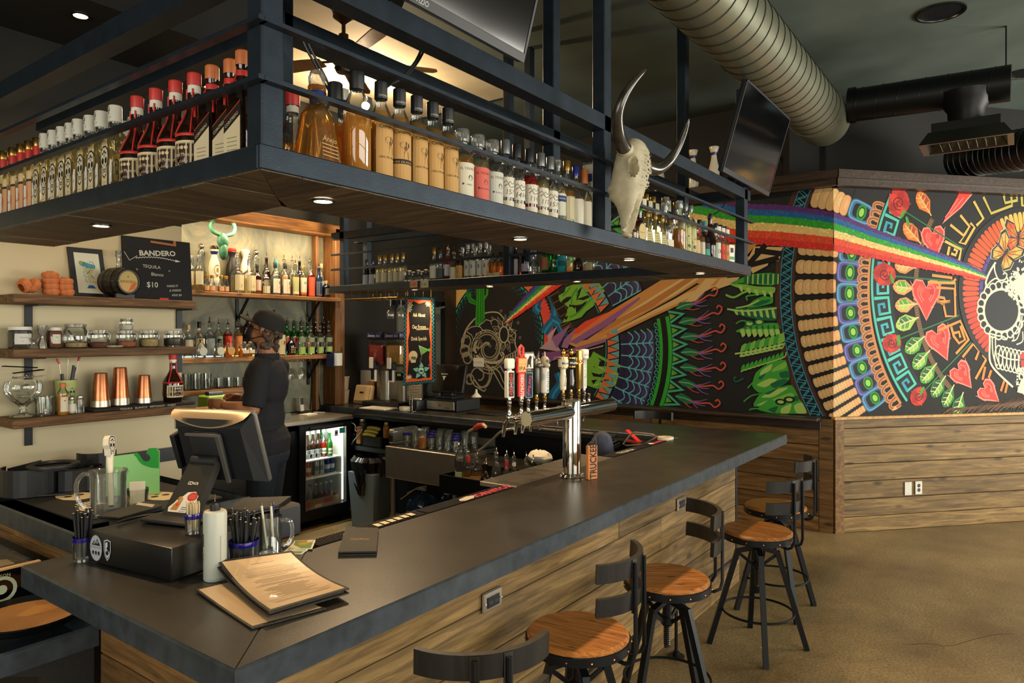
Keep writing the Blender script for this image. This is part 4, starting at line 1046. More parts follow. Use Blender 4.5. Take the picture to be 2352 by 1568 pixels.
def lab_triple(q,w,h):
 q.grid(-w/2,w/2,0,h,'#d9a074',6);q.grid(-w/2,w/2,0,h*.07,'#b8402c',6);q.grid(-w/2,w/2,h*.74,h*.8,'#35402c',6);q.grid(-w/2,w/2,h*.8,h,'#e0c49a',6)
 q.disc(-w*.08,h*.48,w*.24,'#c05a24',None,14);q.disc(w*.12,h*.42,w*.22,'#d87a34',None,14);q.poly(arc(w*.12,h*.42,w*.16,180,360,8),'#e8b060')
 q.text('Triple',0,h*.84,h*.1,'#5a2a1c');q.text('Sec',0,h*.13,h*.17,'#e8d8b8',shear=.2)
def lab_gm(q,w,h):
 q.grid(-w/2,w/2,0,h,'#d8c8a4',8);q.grid(-w*.44,w*.44,h*.08,h*.92,'#a89468',8);q.grid(-w*.42,w*.42,h*.12,h*.88,'#3a2016',8)
 q.text('Grand Marnier',0,h*.42,h*.2,'#d8c8a0',sx=.72);q.text('LIQUEUR',0,h*.2,h*.11,'#c8b890')
 for x in(-.12,0,.12):q.disc(w*x,h*.74,h*.07,'#d8c8a0',None,8)
def lab_cointreau(q,w,h):
 k_=lambda u:h*.28*(u/w+.5)
 q.poly([(-w/2,0),(w/2,0),(w/2,h),(-w/2,h*.72)],'#d2c2a0');q.poly([(-w/2,h*.46),(w/2,h*.74),(w/2,h),(-w/2,h*.72)],'#201712')
 q.poly([(-w/2,h*.70),(w/2,h*.98),(w/2,h),(-w/2,h*.72)],'#b04428')
 q.text('COINTREAU',0,h*.66,w*.185,'#d8c8a4',rot=atan2(h*.28,w),sx=.9)
 for i in range(5):q.rect(-w*.3,w*.3,h*(.08+.07*i),h*(.095+.07*i),'#8c8064')
def lab_cim(band):
 def f(q,w,h):
  q.grid(-w/2,w/2,0,h,'#c69a5c',8);q.grid(-w*.47,w*.47,h*.02,h*.022,'#6a4a28',8)
  q.text('Cimarron',0,h*.87,w*.2,'#3a2c1c')
  q.disc(w*.03,h*.68,w*.2,'#241b14',w*.14,14);q.disc(w*.04,h*.62,w*.12,'#c69a5c',w*.14,12);q.disc(w*.06,h*.63,w*.08,'#7a5834',w*.1,10)
  q.poly([(w*.0,h*.58),(w*.16,h*.58),(w*.2,h*.46),(-.02*w,h*.46)],'#2c221a');q.poly([(-w*.2,h*.72),(w*.26,h*.74),(w*.2,h*.70),(-w*.1,h*.68)],'#1c150f')
  if band:q.grid(-w*.46,w*.46,h*.37,h*.45,'#26231f',8);q.text('100% DE AGAVE',0,h*.385,w*.115,'#c8a468')
  else:q.text('100% DE AGAVE',0,h*.385,w*.115,'#2c2218')
  for i in range(6):q.rect(-w*.34,w*.34,h*(.05+.05*i),h*(.058+.05*i),'#7a5c34')
 return f
def lab_tesoro(bg,sub):
 def f(q,w,h):
  q.grid(-w/2,w/2,0,h,bg,8);q.text('EL TESORO',0,h*.82,w*.15,'#241c18');q.disc(w*.12,h*.62,w*.13,'#6a5a48',None,12);q.disc(w*.12,h*.6,w*.07,bg,None,8)
  q.text(sub,w*.06,h*.42,w*.1,'#3a4a5a')
  for i in range(4):q.rect(-w*.1,w*.3,h*(.1+.06*i),h*(.112+.06*i),'#8a8070')
  q.disc(-w*.25,h*.45,w*.05,'#3a4448',None,8)
 return f
def lab_num(num):
 def f(q,w,h):
  q.grid(-w/2,w/2,0,h*.44,'#dccfb4',6);q.grid(-w/2,w/2,h*.56,h*1.25,'#dcd4c0',6);q.text(num,0,h*.66,w*.36,'#2c3440',shear=.15)
  q.stroke(smoothline([(-w*.34,h*1.05),(-w*.2,h*1.12),(-w*.1,h*1.02),(0,h*1.1),(w*.12,h*1.02),(w*.3,h*1.08)],4),w*.025,'#2c3038');q.stroke(smoothline([(-w*.3,h*.93),(-w*.12,h*1.0),(w*.05,h*.9),(w*.3,h*.96)],4),w*.03,'#2c3038')
  for i in range(3):q.rect(-w*.3,w*.3,h*(.1+.1*i),h*(.12+.1*i),'#a09078')
 return f
# ---- kinds on the rack
BS=RZ0+.031                                               # top of the rack's shelf board
def mk_skull():
 t=bottle('skull_bottle',.032,.20,.275,.0165,.035,CG,PAL,1.3,cap=None,lab=(.02,.185,.04,lab_skull),sq=6,seg=20)
 obj('cap',MB().lathe([(.0175,.25),(.0205,.252),(.0205,.298),(.019,.303),(0,.303)],14),WPL,t)
 q=Ink(cylfn(.0206,.25));skullart(q,0,.034,.02,'#20242c','#d8d4c4');q.rect(-.01,.01,.012,.0145,'#3a3c40');q.build('cap_mark',t);return t
def mk_triple():
 t=bottle('triple_sec_bottle',.0335,.185,.30,.0135,.05,CG,PAL,1.2,cap=('brass',.03,1.2),lab=(.025,.175,.09,lab_triple),neckband=('red_plastic',.236,.272));return t
def mk_gm():
 t=bottle('liqueur_bottle',.047,.12,.30,.016,.085,BRG,DRK,1.1,cap=('red_plastic',.034,1.15),lab=(.03,.105,.1,lab_gm),neckband=(WPP,.245,.266),belly=.3)
 rb=MB();[rb.tube([(r_*sin(a),-r_*cos(a),z)for z,r_ in((.255,.018),(.21,.0182),(.19,.021),(.18,.0245),(.16,.0345),(.14,.0425),(.126,.0465))],.0028,5)for a in(-.9,.5)];rb.lathe([(.0475,.118),(.0488,.122),(.0475,.126)],16)
 obj('ribbon',rb,'red_plastic',t);return t
def mk_cointreau():
 t=bottle('square_liqueur_bottle',.032,.19,.30,.0155,.022,BRG,DRK,1.3,cap=('orange_cap',.036,1.15),lab=(.02,.165,.062,lab_cointreau),sq=7,seg=24,neckband=('red_plastic',.235,.25))
 obj('ribbon',MB().tube([(-.016,-.004,.245),(-.018,-.014,.222),(-.024,-.026,.208),(-.028,-.0325,.19),(-.028,-.0325,.16)],.003,5),'red_plastic',t);return t
def mk_cim(b):
 def f():
  t=bottle('tequila_bottle',.0345,.205,.318,.0145,.06,CG,AMB,1.25,cap=(BPL,.05,1.3),lab=(.02,.2,.08,lab_cim(b)),seg=18)
  q=Ink(cylfn(.0190,.285));q.text('CIMARRON',0,-.012,.008,'#c8c0a8');q.build('cap_lettering',t);return t
 return f
def mk_tes(bg,sub,liq):
 def f():
  t=bottle('tequila_bottle',.038,.17,.225,.016,.04,CG,liq,1.2,cap=None,lab=(.02,.15,.075,lab_tesoro(bg,sub)),seg=18)
  obj('stopper',MB().lathe([(.014,.222),(.023,.226),(.0245,.236),(.0245,.262),(.022,.268),(0,.269)],14),STG,t);return t
 return f
glass('stopper_glass',(.8,.82,.8),.3,(.6,.6,.56))
mat('grey_foil','#7d7f80',.35,.6);mat('dark_foil','#2a2c30',.4,.4);mat('blue_ceramic','#26307a',.25);mat('gold_foil','#a8843c',.3,.8)
def mk_num(n,liq,cap='grey_foil'):
 return lambda:bottle('mezcal_bottle',.031,.165,.285,.013,.04,CG,liq,1.15,cap=(cap,.05,1.25),lab=(.015,.12,.07,lab_num(n)))
def X_at(px,Y):return aty(px,HY,Y).x
LA,FR,RA=RX0+.075,RY0+.088,RXR+.10
def left_arm(px,d=0.):
 p=atx(px,HY,LA+d);return(p.x,p.y,BS)
def front_arm(px,d=0.):return(X_at(px,FR+d),FR+d,BS)
def right_arm(px,d=0.):
 p=atx(px,HY,RA+d);return(p.x,p.y,BS)
for i,px in enumerate((8,30,49,67,86)):
 put('triple',mk_triple,left_arm(px),-pi/2+(-.2 if i>3 else .1 if i else-.7),NTH[i]+' red-necked bottle with orange label, counted from left end of rack','red-necked orange liqueur bottles')
for i,px in enumerate((105,124,144,164,184,208,233,265)):
 put('skull',mk_skull,left_arm(px),-pi/2+.05*random.uniform(-1,1),'white-capped clear bottle with skull label, '+NTH[i]+' from the left in front row','skull-label bottles')
for i,px in enumerate((289,311)):put('skull',mk_skull,left_arm(px,.10),-pi/2,'white-capped skull-label bottle in back row, '+('behind the rightmost front one' if i==0 else 'behind the first round red-ribbon bottle'),'skull-label bottles')
for i,px in enumerate((315,358,403,446)):
 put('gm',mk_gm,left_arm(px,-.005),-pi/2+.35,'dark round bottle with red ribbon and brown label, '+NTH[i]+' from left on rack','red-ribbon liqueur bottles')
for i,px in enumerate((487,521,556)):
 put('coin',mk_cointreau,left_arm(px),-pi/2+.1,'square brown bottle with slanted cream label, '+('left of the three','middle of the three','beside the corner post')[i],'square brown liqueur bottles')
# ceramic bottles with chrome domes at the far left, back row
def lab_tala(q,w,h):
 for v in(.2,.45,.7):q.stroke([(w*(-.5+i/10),h*(v+.05*(i%2)))for i in range(11)],h*.03,'#26307a')
 for i in range(6):q.disc(-w*.4+w*.16*i,h*.33,h*.035,'#26307a',None,8);q.disc(-w*.4+w*.16*i,h*.58,h*.035,'#26307a',None,8)
def mk_tala(dome=True):
 def f():
  t=bottle('talavera_bottle',.042,.10,.27,.02,.12,CER,None,cap=None,belly=.4,lab=(.02,.1,.17,lab_tala))
  obj('neck_collar',MB().lathe([(.021,.232),(.026,.245),(.038,.278),(.037,.282),(0,.27)],12),CER,t);obj('painted_band',MB().lathe([(.0225,.222),(.027,.238),(.0235,.243)],12),'blue_ceramic',t)
  if dome:obj('dome_stopper',MB().sphere((0,0,.285),.034,.034,.03,14,8),'chrome',t)
  return t
 return f
for px,l in((12,'blue and white ceramic bottle with chrome dome, back row at left frame edge'),(75,'blue and white ceramic bottle with chrome dome behind the red-necked bottles')):put('tala',mk_tala(),left_arm(px,.13),-pi/2,l,'ceramic bottles with domes')
# ---- front arm
put('gmback',lambda:bottle('round_bottle',.047,.12,.27,.016,.08,CG,AMB,.95,cap=('red_plastic',.04,1.2),neckband=(WPP,.21,.228)),front_arm(672,.15),0,'amber round bottle with red cap half hidden behind corner post')
def mk_decanter():
 t=bpy.data.objects.new('decanter',None);COL.objects.link(t)
 m=MB().lathe([(0,.004),(.062,0),(.066,.008),(.064,.03),(.04,.17),(.03,.185),(.018,.2),(.018,.23),(.024,.235),(.024,.245),(0,.246)],24)
 nv=[]
 for x,y,z in m.v:
  rr=hypot(x,y)
  if rr>.03:c,s_=abs(x/rr),abs(y/rr);k_=(c**5+s_**5)**(-.2);x,y=x*k_*.95,y*k_*.75
  nv.append((x,y,z))
 m.v=nv;obj('glass_body',m,AMB,t);obj('stopper',MB().lathe([(.017,.245),(.022,.25),(.024,.27),(.018,.285),(0,.287)],12),STG,t)
 obj('neck_label',MB().lathe([(.0195,.2),(.0205,.215),(.0195,.232)],14),'blue_ceramic',t)
 q=Ink(lambda u,v,h:Vector((u,-(.0515-.26*v*.38+h),.03+v)));q.text('Anejo',0,.06,.022,'#c8a878',shear=.2)
 for i in range(4):q.rect(-.03,.03,.02+.01*i,.023+.01*i,'#b8986a')
 q.build('etched_label',t);return t
put('decanter',mk_decanter,front_arm(728),.15,'amber flared decanter with blue neck label next to corner post',cat='decanter')
def mk_batch():return bottle('batch_bottle',.04,.215,.325,.0165,.07,CG,'orange_liquid',.93,cap=(BPL,.05,1.3))
for i,(px,d)in enumerate(((770,.12),(820,.0))):put('batch',mk_batch,front_arm(px,d),0,'tall bottle of cloudy orange liquid, '+('left of the pair beside the decanter' if i==0 else 'right of the pair, in front of the starry lamp'),'bottles of orange mix')
for i,(px,d)in enumerate(((735,.20),(790,.21))):put('cim0',mk_cim(False),front_arm(px,d),0,'black-capped tequila bottle in back row, '+('behind the decanter' if i==0 else 'behind the orange mix bottles'),'tan-label tequila bottles')
for i,px in enumerate((868,911,951,988,1023)):
 put('cim1' if i==1 else 'cim0',mk_cim(i==1),front_arm(px,-.012),-.35,'tan-label amber tequila bottle with black cap, '+NTH[i]+' of five'+(' with a dark band on label' if i==1 else ''),'tan-label tequila bottles')
for i,(px,bg,sub,lq,c_)in enumerate(((1062,'#d8d0b8','ANEJO',AMB,'white'),(1098,'#d8685a','REPOSADO',PAL,'coral pink'),(1131,'#c8c6b8','BLANCO',CG,'pale grey'))):
 put('tes%d'%i,mk_tes(bg,sub,lq),front_arm(px,-.01),-.3,'ball-stoppered tequila bottle with '+c_+' label','ball-stoppered tequila bottles')
for i,(px,n,lq,cp)in enumerate(((1161,'157',CG,'grey_foil'),(1187,'1414',CG,'dark_foil'),(1216,'114','red_liquid','dark_foil'),(1242,'112',PAL,'grey_foil'),(1262,'1579',CG,'grey_foil'))):
 put('num%d'%i,mk_num(n,lq,cp),front_arm(px,-.012),-.35,'slim bottle with handwritten label, '+NTH[i]+' of five from left','handwritten-label bottles')
for i,px in enumerate((1112,1172,1200)):put('num1',mk_num('1414',CG,'dark_foil'),front_arm(px,.12),0,'dark-foiled clear bottle in back row, '+('behind the grey-label ball-stopper','behind the first handwritten label','behind the second handwritten label')[i],'handwritten-label bottles')
G1_='mixed bottles left of the cow skull'
def gen(key,px,d,rz,label,group,arm=front_arm,**kw):return put(key,lambda:bottle(kw.pop('nm','spirit_bottle'),**kw),arm(px,d),rz,label,group)
gen('g1',1281,0,-.3,'clear bottle with blue, white and green banded label',G1_,r=.034,hb=.17,h=.29,body=CG,liquid=PAL,level=1.1,cap=(STG,.03,1.2),lab=(.03,.15,.08,blank('#d8d4c0',None,3,(('Siembra',.8,.011,1),),'#dde',('#28406c',.72,.92))),lab2=(.03,.06,.08,blank('#3f6a4a')))
gen('g2',1302,.0,-.3,'clear bottle with cream label and amber contents',G1_,r=.034,hb=.165,h=.30,body=CG,liquid=AMB,level=1.1,cap=(GFL,.04,1.2),lab=(.03,.15,.08,blank('#d8cca8','#b8a880',4,None,'#222',None,('#4f8a4a',.1,.16))))
gen('g3',1321,.0,-.3,'clear bottle with tall white label and blue foot band',G1_,r=.033,hb=.165,h=.29,body=CG,liquid=CG,cap=('blue_ceramic',.04,1.2),lab=(.01,.15,.08,blank('#d8d0bc',None,4,None,'#222',('#5a7a9a',.0,.2))))
gen('g4',1339,.0,-.3,'orange-capped bottle with white label and coral foot band',G1_,r=.033,hb=.165,h=.29,body=CG,liquid=PAL,level=1.1,cap=('orange_cap',.06,1.2),lab=(.01,.15,.08,blank('#ddd4bc',None,4,None,'#222',('#d06a50',.0,.25))))
def mk_talatall():
 t=bottle('talavera_bottle',.044,.13,.33,.02,.13,CER,None,cap=None,belly=.4,lab=(.02,.12,.18,lab_tala))
 obj('neck_collar',MB().lathe([(.021,.28),(.03,.30),(.045,.335),(.043,.34),(0,.33)],12),CER,t);obj('painted_band',MB().lathe([(.022,.268),(.031,.30),(.024,.306)],12),'blue_ceramic',t)
 obj('crown',MB().lathe([(.04,.335),(.044,.345),(.04,.352),(0,.355)],12),'grey_foil',t);return t
put('talatall',mk_talatall,front_arm(1360,.04),-.2,'tall blue and white ceramic bottle beside the cow skull post')
gen('g5',1376,.08,0,'dark amber bottle tucked behind the cow skull post',G1_,r=.034,hb=.18,h=.29,body=BRG,liquid=DRK,cap=(BPL,.04,1.2))
for i,px in enumerate((1227,1254,1275,1296)):gen('g6',px,.12,0,'grey-capped clear bottle in back row, '+('behind the dark red contents','behind the fourth handwritten label','behind the last handwritten label','behind the cream-label amber bottle')[i],G1_,r=.033,hb=.17,h=.29,body=CG,liquid=CG,cap=('grey_foil',.05,1.2),lab=(.03,.14,.08,blank('#d4ccb4',None,3)))
# ---- right of the skull
G2_='mixed bottles right of the cow skull'
gen('h1',1452,-.03,0,'small squat amber bottle nearest the cow skull nose',G2_,r=.034,hb=.08,h=.15,rn=.013,sh=.03,body=CG,liquid=AMB,cap=(BPL,.03,1.2))
gen('h2',1468,-.03,-.3,'dark flask with gold oval label',G2_,r=.042,hb=.10,h=.20,sh=.05,body=BRG,liquid=DRK,cap=('green_plastic',.03,1.2),lab=(.025,.12,.06,lambda q,w,h:(q.disc(0,h/2,w/2,'#5a3a1c',h/2,20),q.disc(0,h/2,w*.44,'#d0b880',h*.44,20),q.text('Patron',0,h*.45,w*.2,'#3a2a1a'))),flat=.55)
def mk_pyr():
 t=bpy.data.objects.new('pyramid_bottle',None);COL.objects.link(t)
 m=MB();w,d,h_=.035,.028,.11
 m.add([(-w,-d,0),(w,-d,0),(w,d,0),(-w,d,0),(-w*.55,-d*.5,h_),(w*.55,-d*.5,h_),(w*.55,d*.5,h_),(-w*.55,d*.5,h_)],[(3,2,1,0),(0,1,5,4),(1,2,6,5),(2,3,7,6),(3,0,4,7),(4,5,6,7)])
 m.lathe([(.016,h_),(.012,h_+.02),(.012,h_+.05),(0,h_+.05)],10);obj('glass_body',m,PAL,t,False)
 obj('stopper',MB().cyl(.016,h_+.05,h_+.075,10),GFL,t);q=Ink(lambda u,v,hh:Vector((u,-(d-v*.127+hh+.0008),v)));q.poly([(-.026,.012),(.026,.012),(.017,.095),(-.017,.095)],'#8a8450');q.poly([(-.02,.02),(.02,.02),(.013,.085),(-.013,.085)],'#c8bc84')
 for i in range(5):q.rect(-.012,.012,.028+.011*i,.031+.011*i,'#6a6438')
 q.build('label',t);return t
for i,(px,d)in enumerate(((1481,-.03),(1495,-.03),(1507,-.03))):put('pyr',mk_pyr,front_arm(px,d),-.3,'small pyramid bottle with olive label, '+('left of three','middle of three','right of three')[i],'pyramid bottles')
gen('h3',1519,-.01,-.3,'square clear bottle with white label on its lower half',G2_,r=.036,hb=.15,h=.27,sh=.03,body=CG,liquid=CG,sq=6,seg=20,cap=(STG,.04,1.5),lab=(.01,.075,.06,blank('#d8d0b8',None,4)))
gen('h4',1531,.0,-.3,'round-shouldered amber flask with pointed white label',G2_,r=.034,hb=.10,h=.19,sh=.05,body=BRG,liquid=AMB,flat=.5,cap=(GFL,.03,1.2),lab=(.02,.10,.05,lambda q,w,h:(q.poly([(-w*.3,0),(w*.3,0),(w*.5,h*.5),(0,h),(-w*.5,h*.5)],'#a8502c'),q.poly([(-w*.25,h*.05),(w*.25,h*.05),(w*.4,h*.5),(0,h*.93),(-w*.4,h*.5)],'#ddd4bc'))))
for i,px in enumerate((1455,1470,1483,1500)):gen('h5',px,.12,0,'clear liqueur bottle with white neck label in back row, '+NTH[i]+' from the cow skull',G2_,r=.034,hb=.19,h=.34,body=CG,liquid=PAL,level=.9,cap=(GFL,.03,1.2),lab2=(.24,.30,.05,blank('#d4ccb0',None,3)))
gen('h6',1512,.09,0,'tall clear decanter bottle with printed glass behind the pyramid bottles',G2_,r=.036,hb=.2,h=.33,body=CG,liquid=CG,cap=(STG,.04,1.3),lab=(.05,.19,.1,blank('#c8c4b0','#8a8a80',5)))
gen('h7',1539,.02,0,'amber whisky bottle with glass stopper and pale shoulder ring',G2_,r=.034,hb=.2,h=.30,body=CG,liquid=AMB,level=.75,cap=(STG,.04,1.5))
for i,(px,c_,lq)in enumerate(((1526,'dark red','red_liquid'),(1552,'bright red','red_liquid'))):gen('h8',px,.10,0,c_+' liqueur bottle with green neck label in back row, '+('left' if i==0 else 'right')+' of the whisky bottle',G2_,r=.036,hb=.19,h=.35,body=CG,liquid=lq,level=1.2,cap=(GFL,.03,1.2),lab2=(.27,.33,.05,blank('#a8b088',None,3)))
def lab_guitar(q,w,h):
 q.grid(-w/2,w/2,0,h,'#b8b47c',6);q.disc(0,h*.3,w*.32,'#dcd49c',h*.2,14);q.disc(0,h*.62,w*.24,'#dcd49c',h*.16,12);q.disc(0,h*.3,w*.12,'#2c2c1c',None,10)
 for i in range(10):q.disc(random.uniform(-.4,.4)*w,random.uniform(.1,.95)*h,w*.04,'#3a3a28',None,6)
for i,(px,lq)in enumerate(((1561,AMB),(1570,'blue_glass'),(1582,'navy_bottle'))):gen('h9%d'%i,px,-.01,-.35,'bottle with yellow-green speckled label, '+('amber, left','blue, middle','navy, right')[i]+' of three',G2_,r=.034,hb=.2,h=.31,body=CG,liquid=lq,level=1.1,cap=('grey_foil',.03,1.2),lab=(.02,.19,.085,lab_guitar))
gen('i1',1594,.0,-.3,'amber bottle with peach-coloured square label and cork',G2_,r=.034,hb=.14,h=.24,sh=.04,body=CG,liquid=AMB,level=1.1,cap=('foam_tan',.03,1.2),lab=(.03,.12,.08,blank('#d0a878',None,3)))
gen('i2',1606,.0,-.3,'amber bottle with pale label and black cap',G2_,r=.034,hb=.14,h=.25,sh=.04,body=CG,liquid=AMB,level=1.1,cap=(BPL,.03,1.2),lab=(.03,.12,.08,blank('#c8b898','#4a7a8a',3)))
gen('i3',1616,.0,-.3,'dark bottle with teal neck sleeve and teal label',G2_,r=.034,hb=.14,h=.25,sh=.04,body=BRG,liquid=DRK,level=1.2,cap=('teal_cap',.06,1.2),lab=(.03,.12,.08,blank('#2a3440',None,0,None,'#222',('#3f9a88',.2,.6))))
gen('i4',1631,.0,-.3,'dark long-necked bottle with white leaf print',G2_,r=.036,hb=.15,h=.31,sh=.08,body=BRG,liquid=DRK,level=1.2,cap=(BPL,.03,1.2),lab=(.01,.13,.08,lambda q,w,h:[q.poly([(w*(x-.03),0),(w*(x+.03),0),(w*(x*1.6),h*(1-abs(x)))],'#d8d4c0')for x in(-.3,-.15,0,.15,.3)]))
for i,(px,c_,cn)in enumerate(((1644,'#c8d0c0','mint'),(1654,'#c8382c','red'),(1664,'#c8783c','orange'))):gen('i5%d'%i,px,-.01,-.3,'slim bottle with '+cn+' figure label and white striped neck',G2_,r=.03,hb=.15,h=.26,sh=.04,body=CG,liquid=PAL,level=1.1,cap=('dark_foil',.02,1.2),lab=(.01,.14,.08,blank(c_,None,0,None,'#222',('#e0d8c0',.0,.12),('#503020',.6,.16))),lab2=(.2,.24,.04,blank('#d8d0c0',None,2)))
for i,px in enumerate((1636,1649)):gen('i6',px,.1,0,'white-necked dark bottle in back row, '+('behind the leaf-print bottle' if i==0 else 'behind the red figure bottle'),G2_,r=.032,hb=.17,h=.29,body=CG,liquid=CG,cap=('dark_foil',.03,1.2),lab2=(.22,.27,.04,blank('#d8d0c0',None,2)))
# carton, jar and plant at the end post
p=front_arm(1672,-.01);t=thing('carton','tall white carton with green band at the end of the rack','carton',p,-.3)
obj('box',MB().bbox(-.03,.03,-.03,.03,0,.15,.001),WPP,t);q=Ink(planefn((0,-.0302,0),(1,0,0),(0,0,1),(0,-1,0)));q.rect(-.03,.03,.055,.075,'#5a9a6a');q.rect(-.015,.015,.10,.13,'#2a2c30');q.rect(-.02,.02,.02,.035,'#a8a090');q.build('box_print',t)
p=front_arm(1691,.11);t=thing('glass_jar_planter','round glass jar of sand holding spiky dark leaves at rack end','planter',p)
obj('jar',MB().lathe([(0,.002),(.035,0),(.048,.02),(.05,.05),(.04,.085),(.03,.095)],18),CG,t);obj('sand',MB().lathe([(0,.003),(.034,.003),(.045,.02),(.046,.045),(0,.05)],14),'foam_tan',t)
mat('leaf_dark','#2c4038',.5)
for i in range(9):
 a=2*pi*i/9+.3;l=random.uniform(.12,.2);m=MB();pts=[Vector((cos(a)*.01,sin(a)*.01,.05)),Vector((cos(a)*.04,sin(a)*.04,.05+l*.6)),Vector((cos(a)*.05,sin(a)*.07,.05+l))]
 sd=Vector((-sin(a),cos(a),0));m.add([pts[0]-sd*.006,pts[0]+sd*.006,pts[1]-sd*.011,pts[1]+sd*.011,pts[2],pts[1]+Vector((cos(a),sin(a),0))*.004],[(0,1,3,5,2),(2,5,4),(5,3,4),(0,2,4,3,1)][:3],0);obj('leaf',m,'leaf_dark',t,False)
# ---- far arm of the rack
G3_='bottles on the far rack arm'
for i,px in enumerate((842,856)):gen('r1',px,0,-pi/2,'dark wine bottle with blue label on far rack arm, '+('leftmost' if i==0 else 'second from left'),G3_,right_arm,r=.034,hb=.15,h=.26,body='navy_bottle',cap=('dark_foil',.03,1.15),lab=(.03,.12,.09,blank('#8a94a0',None,2)))
for i,px in enumerate((872,885,899,912,925)):gen('r2',px,0,-pi/2,'gold-capped clear bottle with silver label on far rack arm, '+NTH[i]+' of five',G3_,right_arm,r=.036,hb=.165,h=.29,body=CG,liquid=PAL,level=1.1,cap=(GFL,.05,1.15),lab=(.04,.13,.09,blank('#b8b49c','#8a8668',3)))
def mk_snifter():
 t=bpy.data.objects.new('snifter_glass',None);COL.objects.link(t)
 obj('bowl',MB().lathe([(.032,0),(.042,.03),(.045,.055),(.03,.085),(.006,.095)],16),CG,t);obj('stem',MB().lathe([(.006,.093),(.005,.12),(.03,.127),(.033,.13),(0,.131)],14),CG,t);return t
for i,(px,d)in enumerate(((938,0),(948,.1),(958,.0),(968,.1),(978,0),(988,.1))):put('snifter',mk_snifter,right_arm(px,d),0,'upside-down stemmed glass on far rack arm, '+NTH[i]+' from the gold-capped bottles','upturned stemmed glasses','glass')
gen('r3',997,0,-pi/2,'clear bottle with plain white label beside the upturned glasses',G3_,right_arm,r=.037,hb=.17,h=.31,body=CG,liquid=CG,cap=(GFL,.05,1.15),lab=(.05,.15,.09,blank('#d0ccb8')))
gen('r4',1012,0,-pi/2,'dark clear bottle with slate label on far rack arm',G3_,right_arm,r=.036,hb=.17,h=.30,body=CG,liquid=CG,cap=('dark_foil',.05,1.15),lab=(.05,.13,.09,blank('#4a5450',None,2)))
gen('r5',1029,0,-pi/2,'red bitter bottle with pourer and blue-white label',G3_,right_arm,r=.032,hb=.19,h=.29,body=CG,liquid='red_liquid',level=1.2,cap=None,pour=True,lab=(.06,.16,.08,blank('#c8ccd0','#3a4a6a',3)))
gen('r6',1042,0,-pi/2,'cream-label bottle over a red base with pourer',G3_,right_arm,r=.036,hb=.14,h=.25,body=CG,liquid='red_liquid',level=.3,cap=None,pour=BPL,lab=(.03,.13,.09,blank('#d0c8a4',None,3)))
gen('r7',1054,0,-pi/2,'amber bottle with a dark letter on its gold label',G3_,right_arm,r=.034,hb=.17,h=.26,body=BRG,liquid=AMB,cap=None,pour=BPL,lab=(.04,.14,.08,blank('#c0964c',None,0,(('V',.35,.05,1),),'#2a1c10')))
for i,px in enumerate((1069,1084,1100,1115)):gen('r8',px,0,-pi/2,'clear bottle with white label and blue figure on far rack arm, '+NTH[i]+' of four',G3_,right_arm,r=.031,hb=.19,h=.31,body=CG,liquid=CG,cap=(STG,.04,1.4),lab=(.05,.17,.085,blank('#c4c2b4',None,2,None,'#222',None,('#4a6488',.62,.2))))
for i,px in enumerate((1128,1142)):gen('r9',px,.0,-pi/2,'squat square bottle of amber whiskey, '+('left' if i==0 else 'right, beside the rack divider'),G3_,right_arm,r=.042,hb=.14,h=.22,sh=.03,body=CG,liquid=AMB,level=1.0,sq=6,seg=20,cap=('dark_foil',.04,1.2),lab=(.03,.06,.06,blank('#c8b890')))
for i,px in enumerate((1062,1092,1124)):gen('r8',px,.13,-pi/2,'clear bottle in back row of far rack arm, '+NTH[i]+' from left',G3_,right_arm)
for px,kw,lb in((1184,dict(body='navy_bottle',cap=('dark_foil',.04,1.1),lab=(.04,.16,.08,blank('#b8a8b0',None,0,(('X',.3,.06,1),),'#2a2030'))),'dark bottle with crossed label, first right of divider'),(1207,dict(body='navy_bottle',cap=('dark_foil',.04,1.1),lab=(.06,.12,.08,blank('#a89cac'))),'dark bottle with mauve label, second right of divider'),
  (1226,dict(r=.044,hb=.1,h=.22,body=CG,liquid=CG,cap=(STG,.05,1.2),belly=.5),'round crystal bottle with lime tag on far rack arm'),(1254,dict(body='green_glass',cap=('dark_foil',.05,1.1),lab=(.06,.16,.08,blank('#c06a50','#2a6a3a',2))),'green bottle with coral and green label'),
  (1266,dict(body='green_glass',cap=('green_plastic',.05,1.1)),'plain green bottle on far rack arm'),(1280,dict(body=CG,liquid='teal_liquid',cap=('teal_cap',.05,1.1),lab=(.03,.16,.09,blank('#2aa0b0',None,2,None,'#222',('#1a6878',.4,.7)))),'bottle with bright turquoise label'),
  (1306,dict(body=CG,liquid=PAL,cap=(GFL,.05,1.1),flat=.7,r=.038),'pale flat bottle, fourth from right on far rack arm'),(1322,dict(r=.036,hb=.1,h=.19,body=BRG,liquid=DRK,cap=('dark_foil',.04,1.1)),'round dark bottle with pale oval label'),(1338,dict(r=.036,hb=.1,h=.19,body=CG,liquid=AMB,cap=('dark_foil',.04,1.1),lab=(.03,.09,.05,blank('#c8b890'))),'round amber bottle with tan label'),(1356,dict(r=.036,hb=.1,h=.19,body=CG,liquid=PAL,cap=(GFL,.04,1.1),lab=(.03,.09,.06,blank('#c8bc90'))),'round pale bottle with gold label at right of far arm')):
 gen('rr%d'%px,px,.02,-pi/2,lb,G3_,right_arm,**{**dict(r=.034,hb=.17,h=.29),**kw})
